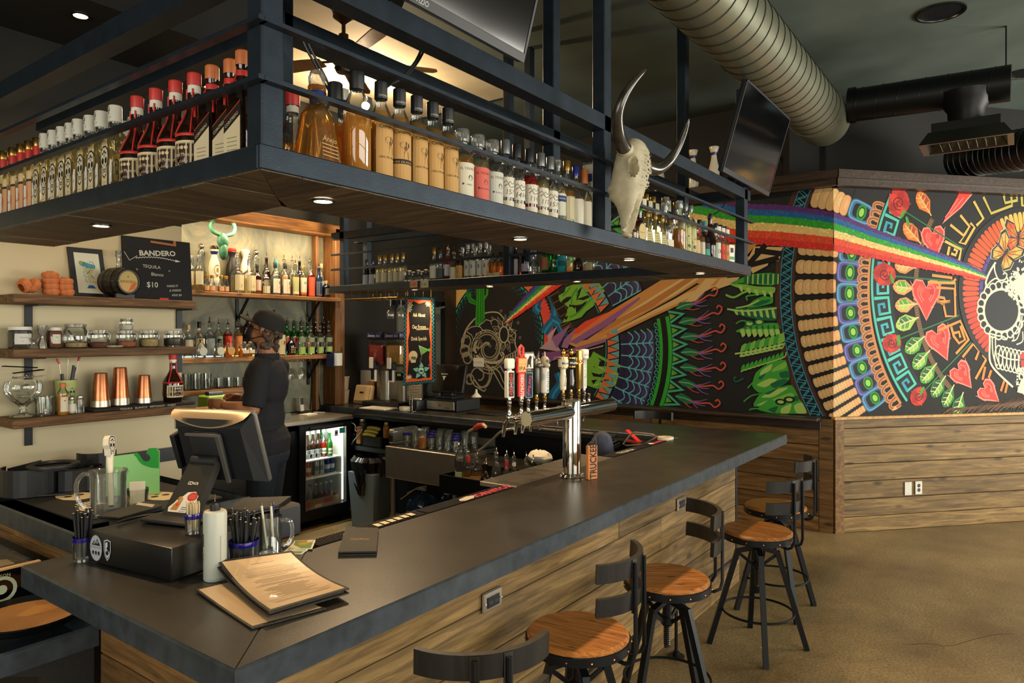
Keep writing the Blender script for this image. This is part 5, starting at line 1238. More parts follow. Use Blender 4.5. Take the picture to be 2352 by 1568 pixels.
# paper menu tags clipped on the fascia of the far arm
for i,(px,c_,l)in enumerate(((950,'#c88a68','small peach price card clipped to far rack arm'),(975,'#b8b490','small cream price card clipped to far rack arm'))):
 p=atx(px,652,RXR-.004);q=Ink(planefn(p,(0,-1,0),(0,0,1),(-1,0,0)));q.rect(-.045,.045,-.03,.03,c_);q.text('180' if i==0 else '140',0,-.014,.036,'#6a3a2a' if i==0 else '#4a4838');q.rect(-.04,-.03,-.025,.025,'#8a7a5a')
 m=q.mb;m.c.append(lin(c_));m.v+=[tuple(p+Vector((.0,y,z)))for y,z in((-.045,-.03),(.045,-.03),(.045,.03),(-.045,.03))];n_=len(m.v);m.f.append((n_-4,n_-3,n_-2,n_-1));m.m.append(0)
 tag(q.build('price_card'),l,'card','price cards')
# ================================================================ cream partition: three floating shelves
mat('lime_pale','#b4bc74',.45);mat('chalk_black','#14161a',.85);mat('barrel_dark','#24221c',.45,var=.3,vscale=30);mat('ornament_green','#3a7a5a',.5,var=.4,vscale=30);emitter('led_blue',(.25,.55,1),8)
SF=3.64
SHZ=(1.931,1.682,1.366)
for i,z in enumerate(SHZ):
 t=thing('wall_shelf','rough brown floating plank shelf on the cream wall, '+('top','middle','bottom')[i]+' of three','shelf',(0,0,0))
 obj('plank',MB().bbox(1.213,2.072,SF,PY-.003,z-.042,z,.004),'shelf_wood',t)
 for px in(66,412):
  p=aty(px,700,PY-.01);obj('bracket',MB().box(p.x-.016,p.x+.016,PY-.012,PY-.002,z-.15,z-.04).box(p.x-.016,p.x+.016,SF+.05,PY-.01,z-.048,z-.042),BM,t,False)
def on(px,shelf,d=0.):p=aty(px,HY,3.75+d);return Vector((p.x,p.y,SHZ[shelf]+.0008))
# --- top shelf
def mk_bowl():
 t=bpy.data.objects.new('clay_cup',None);COL.objects.link(t)
 obj('shell',MB().lathe([(.018,0),(.03,.004),(.037,.018),(.036,.03),(.03,.036),(0,.038)],16),'terracotta',t);obj('foot',MB().lathe([(.017,.037),(.016,.042),(0,.042)],12),'terracotta',t);return t
CL=[]
for px,n,nm in((116,4,'left'),(150,3,'right')):
 for j in range(n):CL.append((on(px,0)+Vector((.003*random.uniform(-1,1),0,.0255*j)),0,'terracotta cup in the '+nm+' stack on top shelf, '+['bottom','second','third','fourth'][j]+' up'))
for p,a,l in CL:put('bowl',mk_bowl,p,a,l,'terracotta cups','cup')
for px,rx,l in((49,62,'terracotta cup tipped on its side at left end of top shelf'),(84,-58,'terracotta cup tipped against the stack on top shelf')):
 o=put('bowl',mk_bowl,on(px,0)+Vector((0,0,.034)),0,l,'terracotta cups','cup');o.rotation_euler=(0,R(rx),.3)
def lean_board(name,label,cat,c,depth_y=3.822,shelf=0):
 """board leaning on the wall; c = pixel corners tl, tr, br, bl"""
 t=thing(name,label,cat);P=[]
 for k_,(x,y)in enumerate(c):P.append(aty(x,y,3.846 if k_<2 else depth_y))
 zb=SHZ[shelf]+.001
 P[2].z=zb;P[3].z=zb;P[0]=Vector(P[0]);P[1]=P[0]+P[2]-P[3]
 return t,[Vector(p)for p in P]
def board_mesh(P,th,m_,t,nm):
 n=(P[1]-P[0]).cross(P[3]-P[0]).normalized()
 if n.y>0:n=-n
 m=MB().add([*P,*[p-n*th for p in P]],[(3,2,1,0),(4,5,6,7),(0,1,5,4),(1,2,6,5),(2,3,7,6),(3,0,4,7)]);obj(nm,m,m_,t,False)
 W_,H_=(P[2]-P[3]).length,(P[0]-P[3]).length
 def fn(u,v,h):a,b=u/W_,v/H_;return P[3]*(1-a)*(1-b)+P[2]*a*(1-b)+P[1]*a*b+P[0]*(1-a)*b+n*(h+.0006)
 return fn,W_,H_
t,P=lean_board('framed_print','black framed print of a blue cocktail glass leaning on top shelf','picture',((155,566),(241,561),(250,672),(171,680)))
fn,w,h=board_mesh(P,.015,BPL,t,'frame');q=Ink(fn)
q.poly([(w*.14,h*.1),(w*.86,h*.1),(w*.86,h*.9),(w*.14,h*.9)],'#cfd2bc');q.build('mat_board',t);q=Ink(lambda u,v,h_:fn(u,v,h_+.001))
q.poly([(w*.27,h*.66),(w*.42,h*.72),(w*.73,h*.66),(w*.7,h*.60),(w*.5,h*.60),(w*.32,h*.64)],'#4f8fa8');q.poly([(w*.35,h*.6),(w*.68,h*.6),(w*.58,h*.48),(w*.53,h*.3),(w*.48,h*.3),(w*.45,h*.48)],'#b8bc8c')
q.disc(w*.31,h*.7,w*.06,'#7f9a58');q.poly([(w*.4,h*.2),(w*.66,h*.2),(w*.58,h*.26),(w*.46,h*.26)],'#1f5a9a')
for i in range(26):u,v=random.uniform(.34,.72),random.uniform(.3,.72);q.stroke([(w*u,h*v),(w*(u+random.uniform(-.03,.03)),h*(v+.03))],.002,'#26302c')
q.build('artwork',t)
t,P=lean_board('chalkboard','large chalkboard with a tequila offer leaning on top shelf','chalkboard',((280,540),(427,512),(442,688),(286,685)))
fn,w,h=board_mesh(P,.012,'chalk_black',t,'board');q=Ink(fn)
CW='#c8c8bc'
q.text('BANDERO',w*.5,h*.73,h*.115,CW,bold=.03,rot=.07,sx=1.1);q.stroke([(w*.02,h*.75),(w*.09,h*.62),(w*.2,h*.7)],.003,CW)
pts=[(w*(.18+.6*i/30),h*(.665+.035*sin(pi*i/30)+(.008 if i%2 else-.008)))for i in range(31)];q.stroke(pts,.004,CW);q.poly([(w*.76,h*.69),(w*.84,h*.665),(w*.76,h*.645)],CW)
q.text('TEQUILA',w*.4,h*.52,h*.07,CW,rot=-.02);q.text('Blanco',w*.48,h*.40,h*.075,CW);q.text('*',w*.19,h*.45,h*.07,CW);q.text('*',w*.66,h*.46,h*.07,CW)
q.text('$10',w*.4,h*.215,h*.12,CW,bold=.01);q.text('MAKE IT',w*.70,h*.235,h*.05,CW,rot=.08);q.text('A MARG!',w*.74,h*.165,h*.05,CW,rot=.08);q.text('ADD $4',w*.76,h*.09,h*.048,CW,rot=.06)
q.poly([(w*.4,h*.93),(w*.78,h*.91),(w*.78,h*1.0),(w*.74,h*1.0),(w*.74,h*.945),(w*.4,h*.965)],'#a86a3c');q.rect(w*.5,w*.63,h*.012,h*.05,'#d8402c')
q.build('chalk_lettering',t)
def mk_barrel():
 t=bpy.data.objects.new('mini_barrel',None);COL.objects.link(t)
 M=Matrix.Translation((0,0,.082))@Matrix.Rotation(pi/2,4,'X')
 n=16
 for i in range(n):
  a0,a1=2*pi*i/n+.01,2*pi*(i+1)/n-.01;m=MB()
  pr=[(.062,-.075),(.071,-.04),(.074,0),(.071,.04),(.062,.075)]
  for r_,z in pr:
   for a in(a0,a1):m.v.append(tuple(M@Vector((r_*cos(a),r_*sin(a),z))))
   for a in(a1,a0):m.v.append(tuple(M@Vector(((r_-.008)*cos(a),(r_-.008)*sin(a),z))))
  for j in range(4):
   b=4*j
   for k_ in range(4):m.f.append((b+k_,b+(k_+1)%4,b+4+(k_+1)%4,b+4+k_));m.m.append(0)
  m.f+=[(3,2,1,0),(16,17,18,19)];m.m+=[0,0];obj('stave',m,'barrel_dark',t,False)
 for z0 in(-.068,-.03,.03,.068):obj('hoop',MB().lathe([(.0655 if abs(z0)>.05 else .0735,z0-.006),(.0665 if abs(z0)>.05 else .0745,z0),(.0655 if abs(z0)>.05 else .0735,z0+.006)],24,M=M),DST,t)
 q=Ink(lambda u,v,h:Vector((u,-.069-h,.082+v)));q.disc(0,0,.055,'#c8a060',None,28);q.disc(0,0,.05,'#cfa468',None,28);q.poly([(-.05,0)]+arc(0,0,.05,0,180,14)[::1],'#c8b06c');q.poly([(.0,-.05),(.036,-.034),(.05,0),(.02,-.01)],'#c86a34');q.text('BANDERO',0,-.006,.018,'#4a2c18');q.disc(0,.024,.005,'#b86a3c');q.build('barrel_head',t)
 obj('cradle',MB().box(-.05,.05,-.05,-.035,0,.02).box(-.05,.05,.035,.05,0,.02),'barrel_dark',t,False);return t
o=put('barrel',mk_barrel,on(273,0,-.055),0,'small dark barrel with round tan head in front of the chalkboard',None,'barrel');o.rotation_euler.z=.2
put('g_shelf',lambda:bottle('clear_bottle',.021,.13,.25,.01,body=CG,liquid=CG,cap=(STG,.03,1.5)),on(272,0,.045),0,'clear stoppered bottle standing behind the small barrel')
# --- middle shelf: jars
def jar(r,h,fill,fm,lid='clip',label=None,m_=CG):
 def f():
  t=bpy.data.objects.new('glass_jar',None);COL.objects.link(t)
  obj('glass_body',MB().lathe([(0,.002),(r*.9,0),(r,.008),(r,h*.72),(r*.86,h*.82),(r*.86,h*.9)],18),m_,t)
  if fm:obj('contents',MB().lathe([(0,.004),(r*.88,.004),(r*.94,.012),(r*.94,fill*h),(r*.5,fill*h+.006),(0,fill*h+.003)],14),fm,t)
  if lid=='clip':
   obj('lid',MB().lathe([(r*.9,h*.9),(r*.94,h*.92),(r*.94,h*.97),(r*.7,h),(0,h)],18),STG,t)
   obj('wire_clip',MB().tube([(r*.9*cos(2*pi*i/20),r*.9*sin(2*pi*i/20),h*.86)for i in range(20)],.0016,5,closed=True).tube([(r*.6,-r*.72,h*.86),(r*.75,-r*.9,h*.7),(r*.65,-r*.86,h*.45)],.0018,5),'steel',t)
  elif lid:obj('lid',MB().lathe([(r*.93,h*.84),(r*.95,h*.86),(r*.95,h*.99),(r*.9,h),(0,h)],20),lid,t)
  if label:q=Ink(cylfn(r*1.004,0));label(q,r*1.5,h);q.build('label',t)
  return t
 return f
mat('olive_dark','#2c2014',.4);mat('spice_tan','#b89a64',.9,var=.4,vscale=200);mat('spice_red','#7a3a22',.9,var=.4,vscale=200);mat('salt_white','#d8d0bc',.9);mat('spice_orange','#b06038',.9,var=.3,vscale=200)
def jl(q,w,h):q.grid(-w/2,w/2,h*.2,h*.68,'#cfccc0',8);q.disc(-w*.1,h*.34,w*.03,'#4a7a4a');q.text('Cherries',0,h*.48,h*.09,'#55584c')
def jl2(q,w,h):q.grid(-w*.35,w*.35,h*.22,h*.66,'#cfccb8',8);q.rect(-w*.14,w*.08,h*.28,h*.38,'#3a4c6a');q.text('Salt',0,h*.5,h*.09,'#55584c')
J='jars on the middle shelf'
put('j1',jar(.049,.102,.8,'olive_dark',WPL,jl),on(46,1),0,'jar with white lid and large white label, leftmost on middle shelf',J,'jar')
put('j2',jar(.034,.100,.8,'spice_red',WPL,jl2),on(124,1),0,'narrow jar with white lid and small white label on middle shelf',J,'jar')
put('j3',jar(.052,.118,.2,'spice_tan','clip'),on(167,1),0,'tallest clip-top glass jar with black scoop inside on middle shelf',J,'jar')
put('j4',jar(.050,.088,.25,'spice_red','clip'),on(221,1),0,'clip-top jar with dark red spice at its bottom',J,'jar')
put('j5',jar(.048,.088,.3,'spice_orange','clip'),on(290,1),0,'clip-top jar with orange spice carrying a small jar on its lid',J,'jar')
put('j6',jar(.032,.060,.45,'salt_white','clip'),on(290,1)+Vector((0,0,.0885)),0,'small glass jar of white salt standing on another jar',J,'jar')
put('j7',jar(.048,.088,.45,'spice_tan','clip'),on(342,1),0,'clip-top jar half full of tan spice on middle shelf',J,'jar')
put('j8',jar(.050,.086,.5,'olive_dark','clip'),on(399,1),0,'clip-top jar of black contents, rightmost on middle shelf',J,'jar')
o=on(170,1);t=thing('scoop','black plastic scoop standing in the tallest glass jar','scoop',o);obj('handle',MB().bar((-.03,-.01,.085),(.02,.0,.03),.012,.006),BPL,t);obj('scoop_bowl',MB().sphere((.025,0,.026),.012,.012,.009),BPL,t)
for px,h_,l,d in((77,.050,'small steel hourglass jigger on middle shelf',-.04),(97,.108,'tall slim steel jigger beside the narrow white-lidded jar',-.03)):
 t=thing('jigger',l,'jigger',on(px,1,d));r=.021
 obj('cup',MB().lathe([(r,0),(r*.85,h_*.2),(.007,h_*.47),(.007,h_*.53),(r*.85,h_*.72),(r*1.05,h_),(r*.9,h_-.004),(.006,h_*.55)],18),'steel',t)
for i,(px,d)in enumerate(((258,-.05),(270,-.045))):
 t=thing('lime_shell','flat white shell-like squeezed rind lying on middle shelf, '+('left' if i==0 else 'right'),'rind',on(px,1,d),.4*i,'white rinds');obj('rind',MB().lathe([(0,0),(.02,.001),(.027,.006),(.02,.010),(0,.008)],14,sx=1.2),CER,t)
# --- bottom shelf
t=thing('glass_goblet','large footed glass goblet heaped with steel strainers','goblet',on(53,2,-.01))
obj('bowl',MB().lathe([(.018,.052),(.05,.075),(.073,.11),(.078,.14),(.07,.165)],24),CG,t);obj('foot',MB().lathe([(0,0),(.052,.002),(.05,.008),(.02,.016),(.014,.035),(.02,.055),(0,.056)],20),CG,t)
def mk_strainer():
 t=bpy.data.objects.new('strainer',None);COL.objects.link(t)
 obj('plate',MB().cyl(.036,0,.002,20),'steel',t);obj('spring',MB().tube([(.040*cos(2*pi*i/40)+.003*cos(i*2.6),.040*sin(2*pi*i/40),.004*sin(i*2.6))for i in range(40)],.002,5,closed=True),'steel',t)
 obj('handle',MB().tube([(.035,.008,0),(.075,.008,.003),(.09,0,.004),(.075,-.008,.003),(.035,-.008,0)],.0025,5),'steel',t);return t
for i,(dz,rx,ry,rz)in enumerate(((.088,.1,.1,0),(.102,-.1,.12,1.2),(.116,.12,-.1,2.4),(.130,-.1,.1,3.4),(.145,.1,.1,4.6),(.184,.04,-.03,5.6))):
 o=put('strainer',mk_strainer,on(53,2,-.01)+Vector((0,0,dz)),0,'steel cocktail strainer heaped in the goblet, '+NTH[i]+' from the bottom','strainers in the goblet','strainer');o.rotation_euler=(rx,ry,rz);o.scale=(.6,)*3 if i<5 else(1,)*3
for i,(rz,dz)in enumerate(((.15,.204),(2.9,.226))):
 t=thing('tongs','black-looped tongs lying across the goblet rim, '+('pointing right' if i==0 else 'pointing left'),'tongs',on(57,2,-.01)+Vector((0,0,dz)),rz,'tongs on the goblet');obj('arm',MB().tube([(-.05,.004,0),(.05,.006,.008),(.07,.014,.01),(.085,0,.01),(.07,-.014,.01),(.05,-.006,.008),(-.05,-.004,0)],.003,6),BM,t)
def tumbler(r,h,m_=CG,band=None):
 def f():
  t=bpy.data.objects.new('glass_tumbler',None);COL.objects.link(t)
  obj('glass_body',MB().lathe([(0,.008),(r*.8,.008),(r*.84,0),(r*.9,.004),(r,h),(r*.95,h),(r*.84,.012),(0,.012)],18),m_,t)
  if band:obj('rim_band',MB().lathe([(r*.985,h*.84),(r*1.012,h*.86),(r*1.012,h),(r*.95,h)],18),band,t)
  return t
 return f
def mk_skullglass():
 t=tumbler(.042,.085)();t.name='skull_tumbler';q=Ink(cylfn(.042,.04));skullart(q,-.012,-.016,.022,'#22201c','#ddd4bc');q.build('skull_decal',t);return t
put('skg',mk_skullglass,on(103,2,-.05),0,'clear square-ish tumbler with a skull decal on bottom shelf',None,'glass')
put('skg2',tumbler(.036,.083),on(110,2,.05),0,'plain clear tumbler behind the skull decal tumbler',None,'glass')
put('hot',lambda:bottle('sauce_bottle',.0235,.10,.148,.011,.03,CG,'orange_liquid',.95,cap=('orange_cap',.02,1.2),lab=(.015,.085,.036,blank('#d8ccb4',None,3,None,'#222',None,('#8a3a2a',.75,.1)))),on(141,2,-.06),0,'slim orange hot sauce bottle with white label in front of green cup')
t=thing('tool_cup','lime green skull-printed cup holding bar tools on bottom shelf','cup',on(152,2,.02))
obj('cup_body',MB().lathe([(0,.004),(.036,0),(.048,.16),(.045,.16),(.034,.008),(0,.008)],22),'lime_pale',t);q=Ink(lambda u,v,h:Vector(((.0445+h)*sin(u/.0445+.25),-(.0445+h)*cos(u/.0445+.25),.10+v)));skullart(q,0,0,.055,'#2c3a24','#a8b878');q.build('skull_print',t)
for i,(dx,dy,top,m_,tip,l)in enumerate(((-.02,.0,(-.03,0,.24),'steel','red_plastic','thin bar spoon with red end, leaning left in green cup'),(.012,.01,(.055,.0,.25),'steel','red_plastic','thin bar spoon with red end, leaning right in green cup'),(.0,-.01,(.03,-.01,.23),BPL,None,'wide black spatula standing in green cup'),(-.015,-.01,(-.022,-.012,.19),BPL,None,'black muddler handle in the left of green cup'),(.015,.0,(.045,.005,.22),BPL,None,'slim black stirrer in the right of green cup'),(.0,.012,(.012,.01,.26),'steel',None,'twisted steel bar spoon in the middle of green cup'))):
 t=thing('bar_tool',l,'bar tool',on(152,2,.02));w=.004 if m_=='steel' else .007 if i==4 else .014
 obj('shaft',MB().bar((dx*.6,dy,.02),top,w,w*.6),m_,t)
 if tip:obj('tip',MB().bar(top,Vector(top)+Vector((dx*.5,0,.022)),.014,.007),tip,t)
for px,sh,l,lb in((164,.082,'glass shaker with steel cap and white label in front of green cup',True),(184,.086,'clear glass shaker with steel cap, right of the labelled one',False)):
 t=thing('salt_shaker',l,'shaker',on(px,2,-.05));obj('glass_body',MB().lathe([(0,.002),(.018,0),(.019,.01),(.0165,sh*.78),(.012,sh*.84)],12),CG,t);obj('cap',MB().lathe([(.0135,sh*.82),(.014,sh*.84),(.013,sh*.95),(.008,sh),(0,sh)],14),'steel',t)
 if lb:q=Ink(cylfn(.0195,.012));q.grid(-.02,.02,0,.036,'#dcd8c8',6);q.build('label',t);obj('contents',MB().cyl(.016,.003,.012,12),'salt_white',t)
t=thing('bar_tray','long black rubber bar mat with white lettering lying on bottom shelf','bar mat',(0,0,SHZ[2]))
a,b=on(196,2).x,on(428,2).x;obj('mat',MB().bbox(a,b,SF+.015,SF+.19,.001,.016,.004),'black_rubber',t)
q=Ink(lambda u,v,h:Vector((a+.12+u,SF+.0148-h,v+.0025)))
q.text('TEQUILA   BLANCO   REPOSADO   ANEJO',0,.0,.014,'#b8b4a4','LEFT',sx=1.1);q.build('mat_lettering',t)
def shaker(h,r):
 def f():
  t=bpy.data.objects.new('shaker_tin',None);COL.objects.link(t)
  obj('tin',MB().lathe([(r,0),(r*1.02,.003),(r*.98,.004),(r*.7,h-.006),(r*.66,h),(r*.6,h-.003),(0,h-.004)],26),'copper',t);obj('steel_band',MB().lathe([(r*1.022,.004),(r*.99,h*.2),(r*.978,h*.2)],26),'steel',t);return t
 return f
MZ_=Vector((0,0,.0165))
put('sh1',shaker(.172,.044),on(231,2,-.02)+MZ_,0,'upturned copper shaker tin, left of three on bottom shelf','copper shakers','shaker');put('sh2',shaker(.195,.044),on(276,2,0)+MZ_,0,'tallest upturned copper shaker tin, middle of three','copper shakers','shaker');put('sh3',shaker(.150,.040),on(331,2,0)+MZ_,0,'upturned copper shaker tin, right of three, shortest','copper shakers','shaker')
o=put('gm2',mk_gm,on(397,2,-.02)+MZ_,0,'dark round red-ribbon bottle with pourer at right end of bottom shelf','red-ribbon liqueur bottles');o.scale=(1.08,1.08,.86)
obj('pourer',MB().lathe([(.012,.302),(.012,.315),(.005,.32),(.004,.36),(0,.36)],8),'chrome',o)

# ================================================================ back display on the far wall
DW=5.70
ds=thing('back_display','stone-backed bottle display with rough wooden frame and shelves','display')
obj('stone_back',MB().box(2.3,4.66,DW-.01,DW+.018,.995,2.83),'stone_slab',ds,False)
xr=4.60
obj('frame_post',MB().bbox(xr-.02,xr+.10,5.50,DW+.018,HB+.002,2.80,.006),'display_wood_z',ds)
obj('frame_post',MB().bbox(xr-.16,xr-.125,5.62,DW,.995,2.72,.006),'display_wood_z',ds)
obj('header',MB().bbox(2.3,xr+.10,5.50,DW+.018,2.72,2.83,.006),'display_wood',ds)
DF=5.47
DZ=(2.107,1.552,1.285)
obj('shelf',MB().bbox(2.4,4.63,DF,DW-.01,DZ[0]-.036,DZ[0],.004),'display_wood',ds)
obj('shelf',MB().bbox(2.4,4.60,DF,DW-.01,DZ[1]-.04,DZ[1],.004),'display_wood',ds)
obj('shelf',MB().bbox(2.4,3.75,DF+.02,DW-.01,DZ[2]-.04,DZ[2],.004),'display_wood',ds)
for x,z in((3.62,DZ[0]),(4.393,DZ[0]),(4.393,DZ[1])):obj('shelf_bracket',MB().bar((x,DW-.015,z-.24),(x,DF+.05,z-.045),.022,.012).bar((x,DW-.016,z-.30),(x,DW-.016,z-.04),.03,.012,up=(0,1,0)),BM,ds,False)
for x0 in(2.6,3.3,4.0):
 light('AREA','display_light',(x0+.3,5.38,2.70),5,(1,.74,.46),(x0+.3,5.6,2.0),shape='RECTANGLE',size=.5,size_y=.03)
obj('led_strip',MB().box(2.5,4.5,DW-.0155,DW-.0105,DZ[1]+.001,DZ[1]+.008),'led_blue',ds,False)
def dsp(px,sh,d=0.):p=aty(px,HY,DF+.085+d);return(p.x,p.y,DZ[sh]+.0008)
def dg(key,px,sh,d,label,group,**kw):return put(key,lambda:bottle(kw.pop('nm','spirit_bottle'),seg=12,**kw),dsp(px,sh,d),0,label,group)
D1,D2='bottles on the upper display shelf','bottles on the lower display shelf'
# upper shelf, front row
dg('e1',545,0,-.03,'squat ivory-label bottle, left of the pair below white statuette',D1,r=.055,hb=.17,h=.30,body=CG,liquid=PAL,cap=(STG,.05,1.3),pour=True,lab=(.02,.16,.1,blank('#d4caa4','#a89a68',3,None,'#222',None,('#b8a878',.3,.16))))
put('e1',None,dsp(571,0,-.03),0,'squat ivory-label bottle, right of the pair below white statuette',D1)
dg('e2',589,0,-.01,'dark bottle with red and white label on upper display shelf',D1,r=.036,hb=.15,h=.27,body=BRG,liquid=AMB,cap=(BPL,.04,1.2),lab=(.03,.13,.08,blank('#c8bca4','#a83a2c',2)))
dg('e3',608,0,-.01,'clear bottle with silver patterned base label on upper display shelf',D1,r=.042,hb=.14,h=.26,body=CG,liquid=AMB,level=.6,cap=None,pour=BPL,lab=(.01,.08,.09,blank('#c8c4a8','#5a5a44',3)))
def lab_wheat(q,w,h):q.grid(-w/2,w/2,0,h,'#dcd6c4',6);q.rect(-w*.34,-w*.08,h*.08,h*.92,'#c8443a');q.text('MARTE',-w*.17,h*.12,w*.22,'#e8e0cc','LEFT',rot=pi/2);q.disc(w*.26,h*.3,w*.16,'#c83a34',h*.22,12);q.disc(w*.26,h*.72,w*.14,'#2a4438',h*.16,10)
for i,px in enumerate((632,655)):dg('e4',px,0,-.01,'bottle with bold red and white label, '+('left' if i==0 else 'right')+' of the pair',D1,r=.044,hb=.17,h=.30,body=CG,liquid=CG,cap=(BPL,.05,1.2),lab=(.02,.15,.085,lab_wheat))
dg('e5',678,0,-.01,'bottle with pale green banded label and pourer on upper shelf',D1,r=.034,hb=.19,h=.29,body=CG,liquid=PAL,level=1.1,cap=None,pour=True,lab=(.02,.18,.09,blank('#b4b884',None,3,None,'#222',('#d4d0a8',.0,.15))))
dg('e6',696,0,-.01,'bottle with white label and blue dot on upper shelf',D1,r=.034,hb=.19,h=.29,body=CG,liquid=AMB,level=1.1,cap=(GFL,.04,1.2),lab=(.02,.18,.09,blank('#d4d0bc',None,2,None,'#222',('#c0603c',.0,.12),('#3f6a8a',.68,.14))))
dg('e7',715,0,-.01,'bottle with vivid coral label and tall pourer on upper shelf',D1,r=.034,hb=.20,h=.30,body=CG,liquid='red_liquid',level=1.1,cap=None,pour=BPL,lab=(.01,.19,.1,blank('#dc5a3c',None,2)))
dg('e8',732,0,-.01,'bottle with dark blue label and pourer on upper shelf',D1,r=.033,hb=.18,h=.28,body='blue_glass',liquid='blue_glass',cap=None,pour=True,lab=(.02,.15,.09,blank('#2c4460','#8a94a0',2)))
dg('e9',749,0,-.01,'short round black bottle with stopper at right end of upper shelf',D1,r=.045,hb=.10,h=.165,body='navy_bottle',cap=('foam_tan',.03,1.3),lab=(.03,.09,.07,blank('#3a3a38','#8a8674',1)))
for i,(px,kw,l)in enumerate(((612,dict(body=BRG,liquid=DRK,lab=(.06,.14,.08,blank('#c8b888'))),'tall dark bottle with pourer in back row, left'),(634,dict(body=CG,liquid='teal_liquid',cap=('teal_cap',.09,1.2),pour=False),'bottle with bright teal neck in back row'),(652,dict(body=CG,liquid=PAL,lab=(.1,.2,.08,blank('#c89a6c'))),'tall pale bottle with orange label in back row'),(671,dict(body=CG,liquid=PAL),'clear pourer bottle in back row above the green banded label'),(688,dict(body='navy_bottle'),'black pourer bottle in back row, third from the right'),(711,dict(body=CG,liquid=AMB,lab=(.1,.2,.08,blank('#b89a78'))),'pourer bottle in back row behind the coral label'),(738,dict(body=CG,liquid=CG,cap=('foam_tan',.04,1.2),pour=False,lab=(.1,.17,.08,blank('#a8b8a8',None,2))),'corked bottle with grey-green label, back row right'))):
 dg('f%d'%i,px,0,.082,l,D1,**{**dict(r=.036,hb=.21,h=.34,cap=None,pour=True),**kw})
def statuette(m_,top_m,band,k_=1.):
 def f():
  t=bpy.data.objects.new('statuette_bottle',None);COL.objects.link(t)
  obj('body',MB().lathe([(0,0),(.05,.002),(.05,.03),(.048,.10),(.044,.135),(.048,.16),(.049,.20),(.04,.26),(.024,.31),(.022,.33),(.036,.365),(.034,.37)],20),m_,t)
  obj('crown',MB().lathe([(.034,.365),(.04,.385),(.03,.40),(0,.402)],16),top_m,t)
  if band:obj('neck_band',MB().lathe([(.0235,.325),(.031,.345),(.034,.352)],16),band,t);q=Ink(cylfn(.053,.16),.0006);q.disc(0,.03,.03,'#8a744c',.045,18);q.disc(0,.03,.025,'#d8cfb0',.039,18);q.disc(0,.03,.01,'#8a744c',.02,10);q.build('medallion',t)
  return t
 return f
put('st1',statuette(CER,'chrome','blue_ceramic'),dsp(492,0,.05),0,'tall white ceramic bottle with blue collar and gold medallion');put('st2',statuette(BPL,'red_plastic',None),dsp(533,0,.08),0,'tall black ceramic bottle with red top between two white ones');put('st3',statuette(CER,CER,None),dsp(563,0,.08),0,'tall white ceramic bottle with domed top, right of the black one')
def mk_dec2():
 t=bpy.data.objects.new('tall_decanter',None);COL.objects.link(t)
 obj('glass_body',MB().lathe([(0,.003),(.05,0),(.05,.14),(.03,.2),(.022,.26),(.03,.33),(.018,.36)],16),CG,t);obj('stopper',MB().sphere((0,0,.385),.026),'chrome',t);obj('contents',MB().lathe([(0,.006),(.046,.006),(.046,.06),(0,.06)],14),AMB,t);return t
put('dec2',mk_dec2,dsp(466,0,.06),0,'tall glass decanter with chrome ball stopper beside the chalkboard',None,'decanter');put('dec2',None,dsp(592,0,.05),0,'tall glass decanter with chrome ball stopper, right of white statuette',None,'decanter')
for i,(px,d)in enumerate(((441,0),(452,.07),(448,-.02))):dg('k1',px,0,d,'clear bottle with pale label by the chalkboard edge, '+('left','in back','right')[i],D1,r=.036,hb=.17,h=.29,body=CG,liquid=PAL,cap=('grey_foil',.04,1.2),lab=(.05,.16,.08,blank('#c8c0a0',None,2)))
for i,px in enumerate((474,484,508,518)):dg('k2',px,0,-.02,'short amber miniature bottle at the front of upper shelf, '+NTH[i]+' from left','miniature bottles',r=.024,hb=.06,h=.14 if i!=2 else .14,body=CG,liquid=AMB,cap=(GFL,.025,1.2),lab=(.01,.05,.05,blank('#c89a70')))
t=thing('green_skull_ornament','green bull skull ornament hanging on the display header','ornament',aty(512,548,5.45));m=MB()
for a,b,r0 in(((0,0,.03),(0,0,-.07),.05),((0,0,-.05),(0,-.01,-.16),.035)):m.sphere(((a[0]+b[0])/2,(a[1]+b[1])/2,(a[2]+b[2])/2),r0,.035,(a[2]-b[2])*.7)
obj('skull_face',m,'ornament_green',t)
for sg in(-1,1):obj('horn',MB().tube(smoothline([(.03*sg,0,.03),(.09*sg,0,.05),(.11*sg,0,.10),(.09*sg,-.01,.14)],3),.016,8),'ornament_green',t)
# lower shelf
dg('l1',432,1,.02,'cork-stopped bottle with cream label at left of lower shelf',D2,r=.04,hb=.16,h=.27,body=CG,liquid=PAL,cap=('foam_tan',.04,1.2),lab=(.02,.15,.08,blank('#ccc6ac',None,3)))
dg('l2',456,1,.0,'white-label bottle with red seal and black cap on lower shelf',D2,r=.042,hb=.16,h=.30,body=CG,liquid=PAL,cap=(BPL,.05,1.2),lab=(.03,.16,.09,blank('#d4cebc',None,3)),neckband=('red_plastic',.195,.205))
dg('l3',478,1,.0,'clear frosted bottle with black pourer on lower shelf',D2,r=.042,hb=.18,h=.29,body=CG,liquid=CG,cap=None,pour=BPL,lab=(.03,.16,.08,blank('#8a9a9c',None,2)))
for i,(px,c_,n_)in enumerate(((500,'#7a8c78','grey-green'),(523,'#c8402f','red'),(547,'#c8804a','orange'))):dg('l4%d'%i,px,1,.0,'bottle with '+n_+' portrait label and pourer on lower shelf',D2,r=.036,hb=.19,h=.28,body=CG,liquid=(PAL,'red_liquid',AMB)[i],level=1.1,cap=None,pour=True,lab=(.01,.18,.1,blank(c_,None,0,None,'#222',None,('#d8c8a0' if i else '#2c3028',.55,.25))))
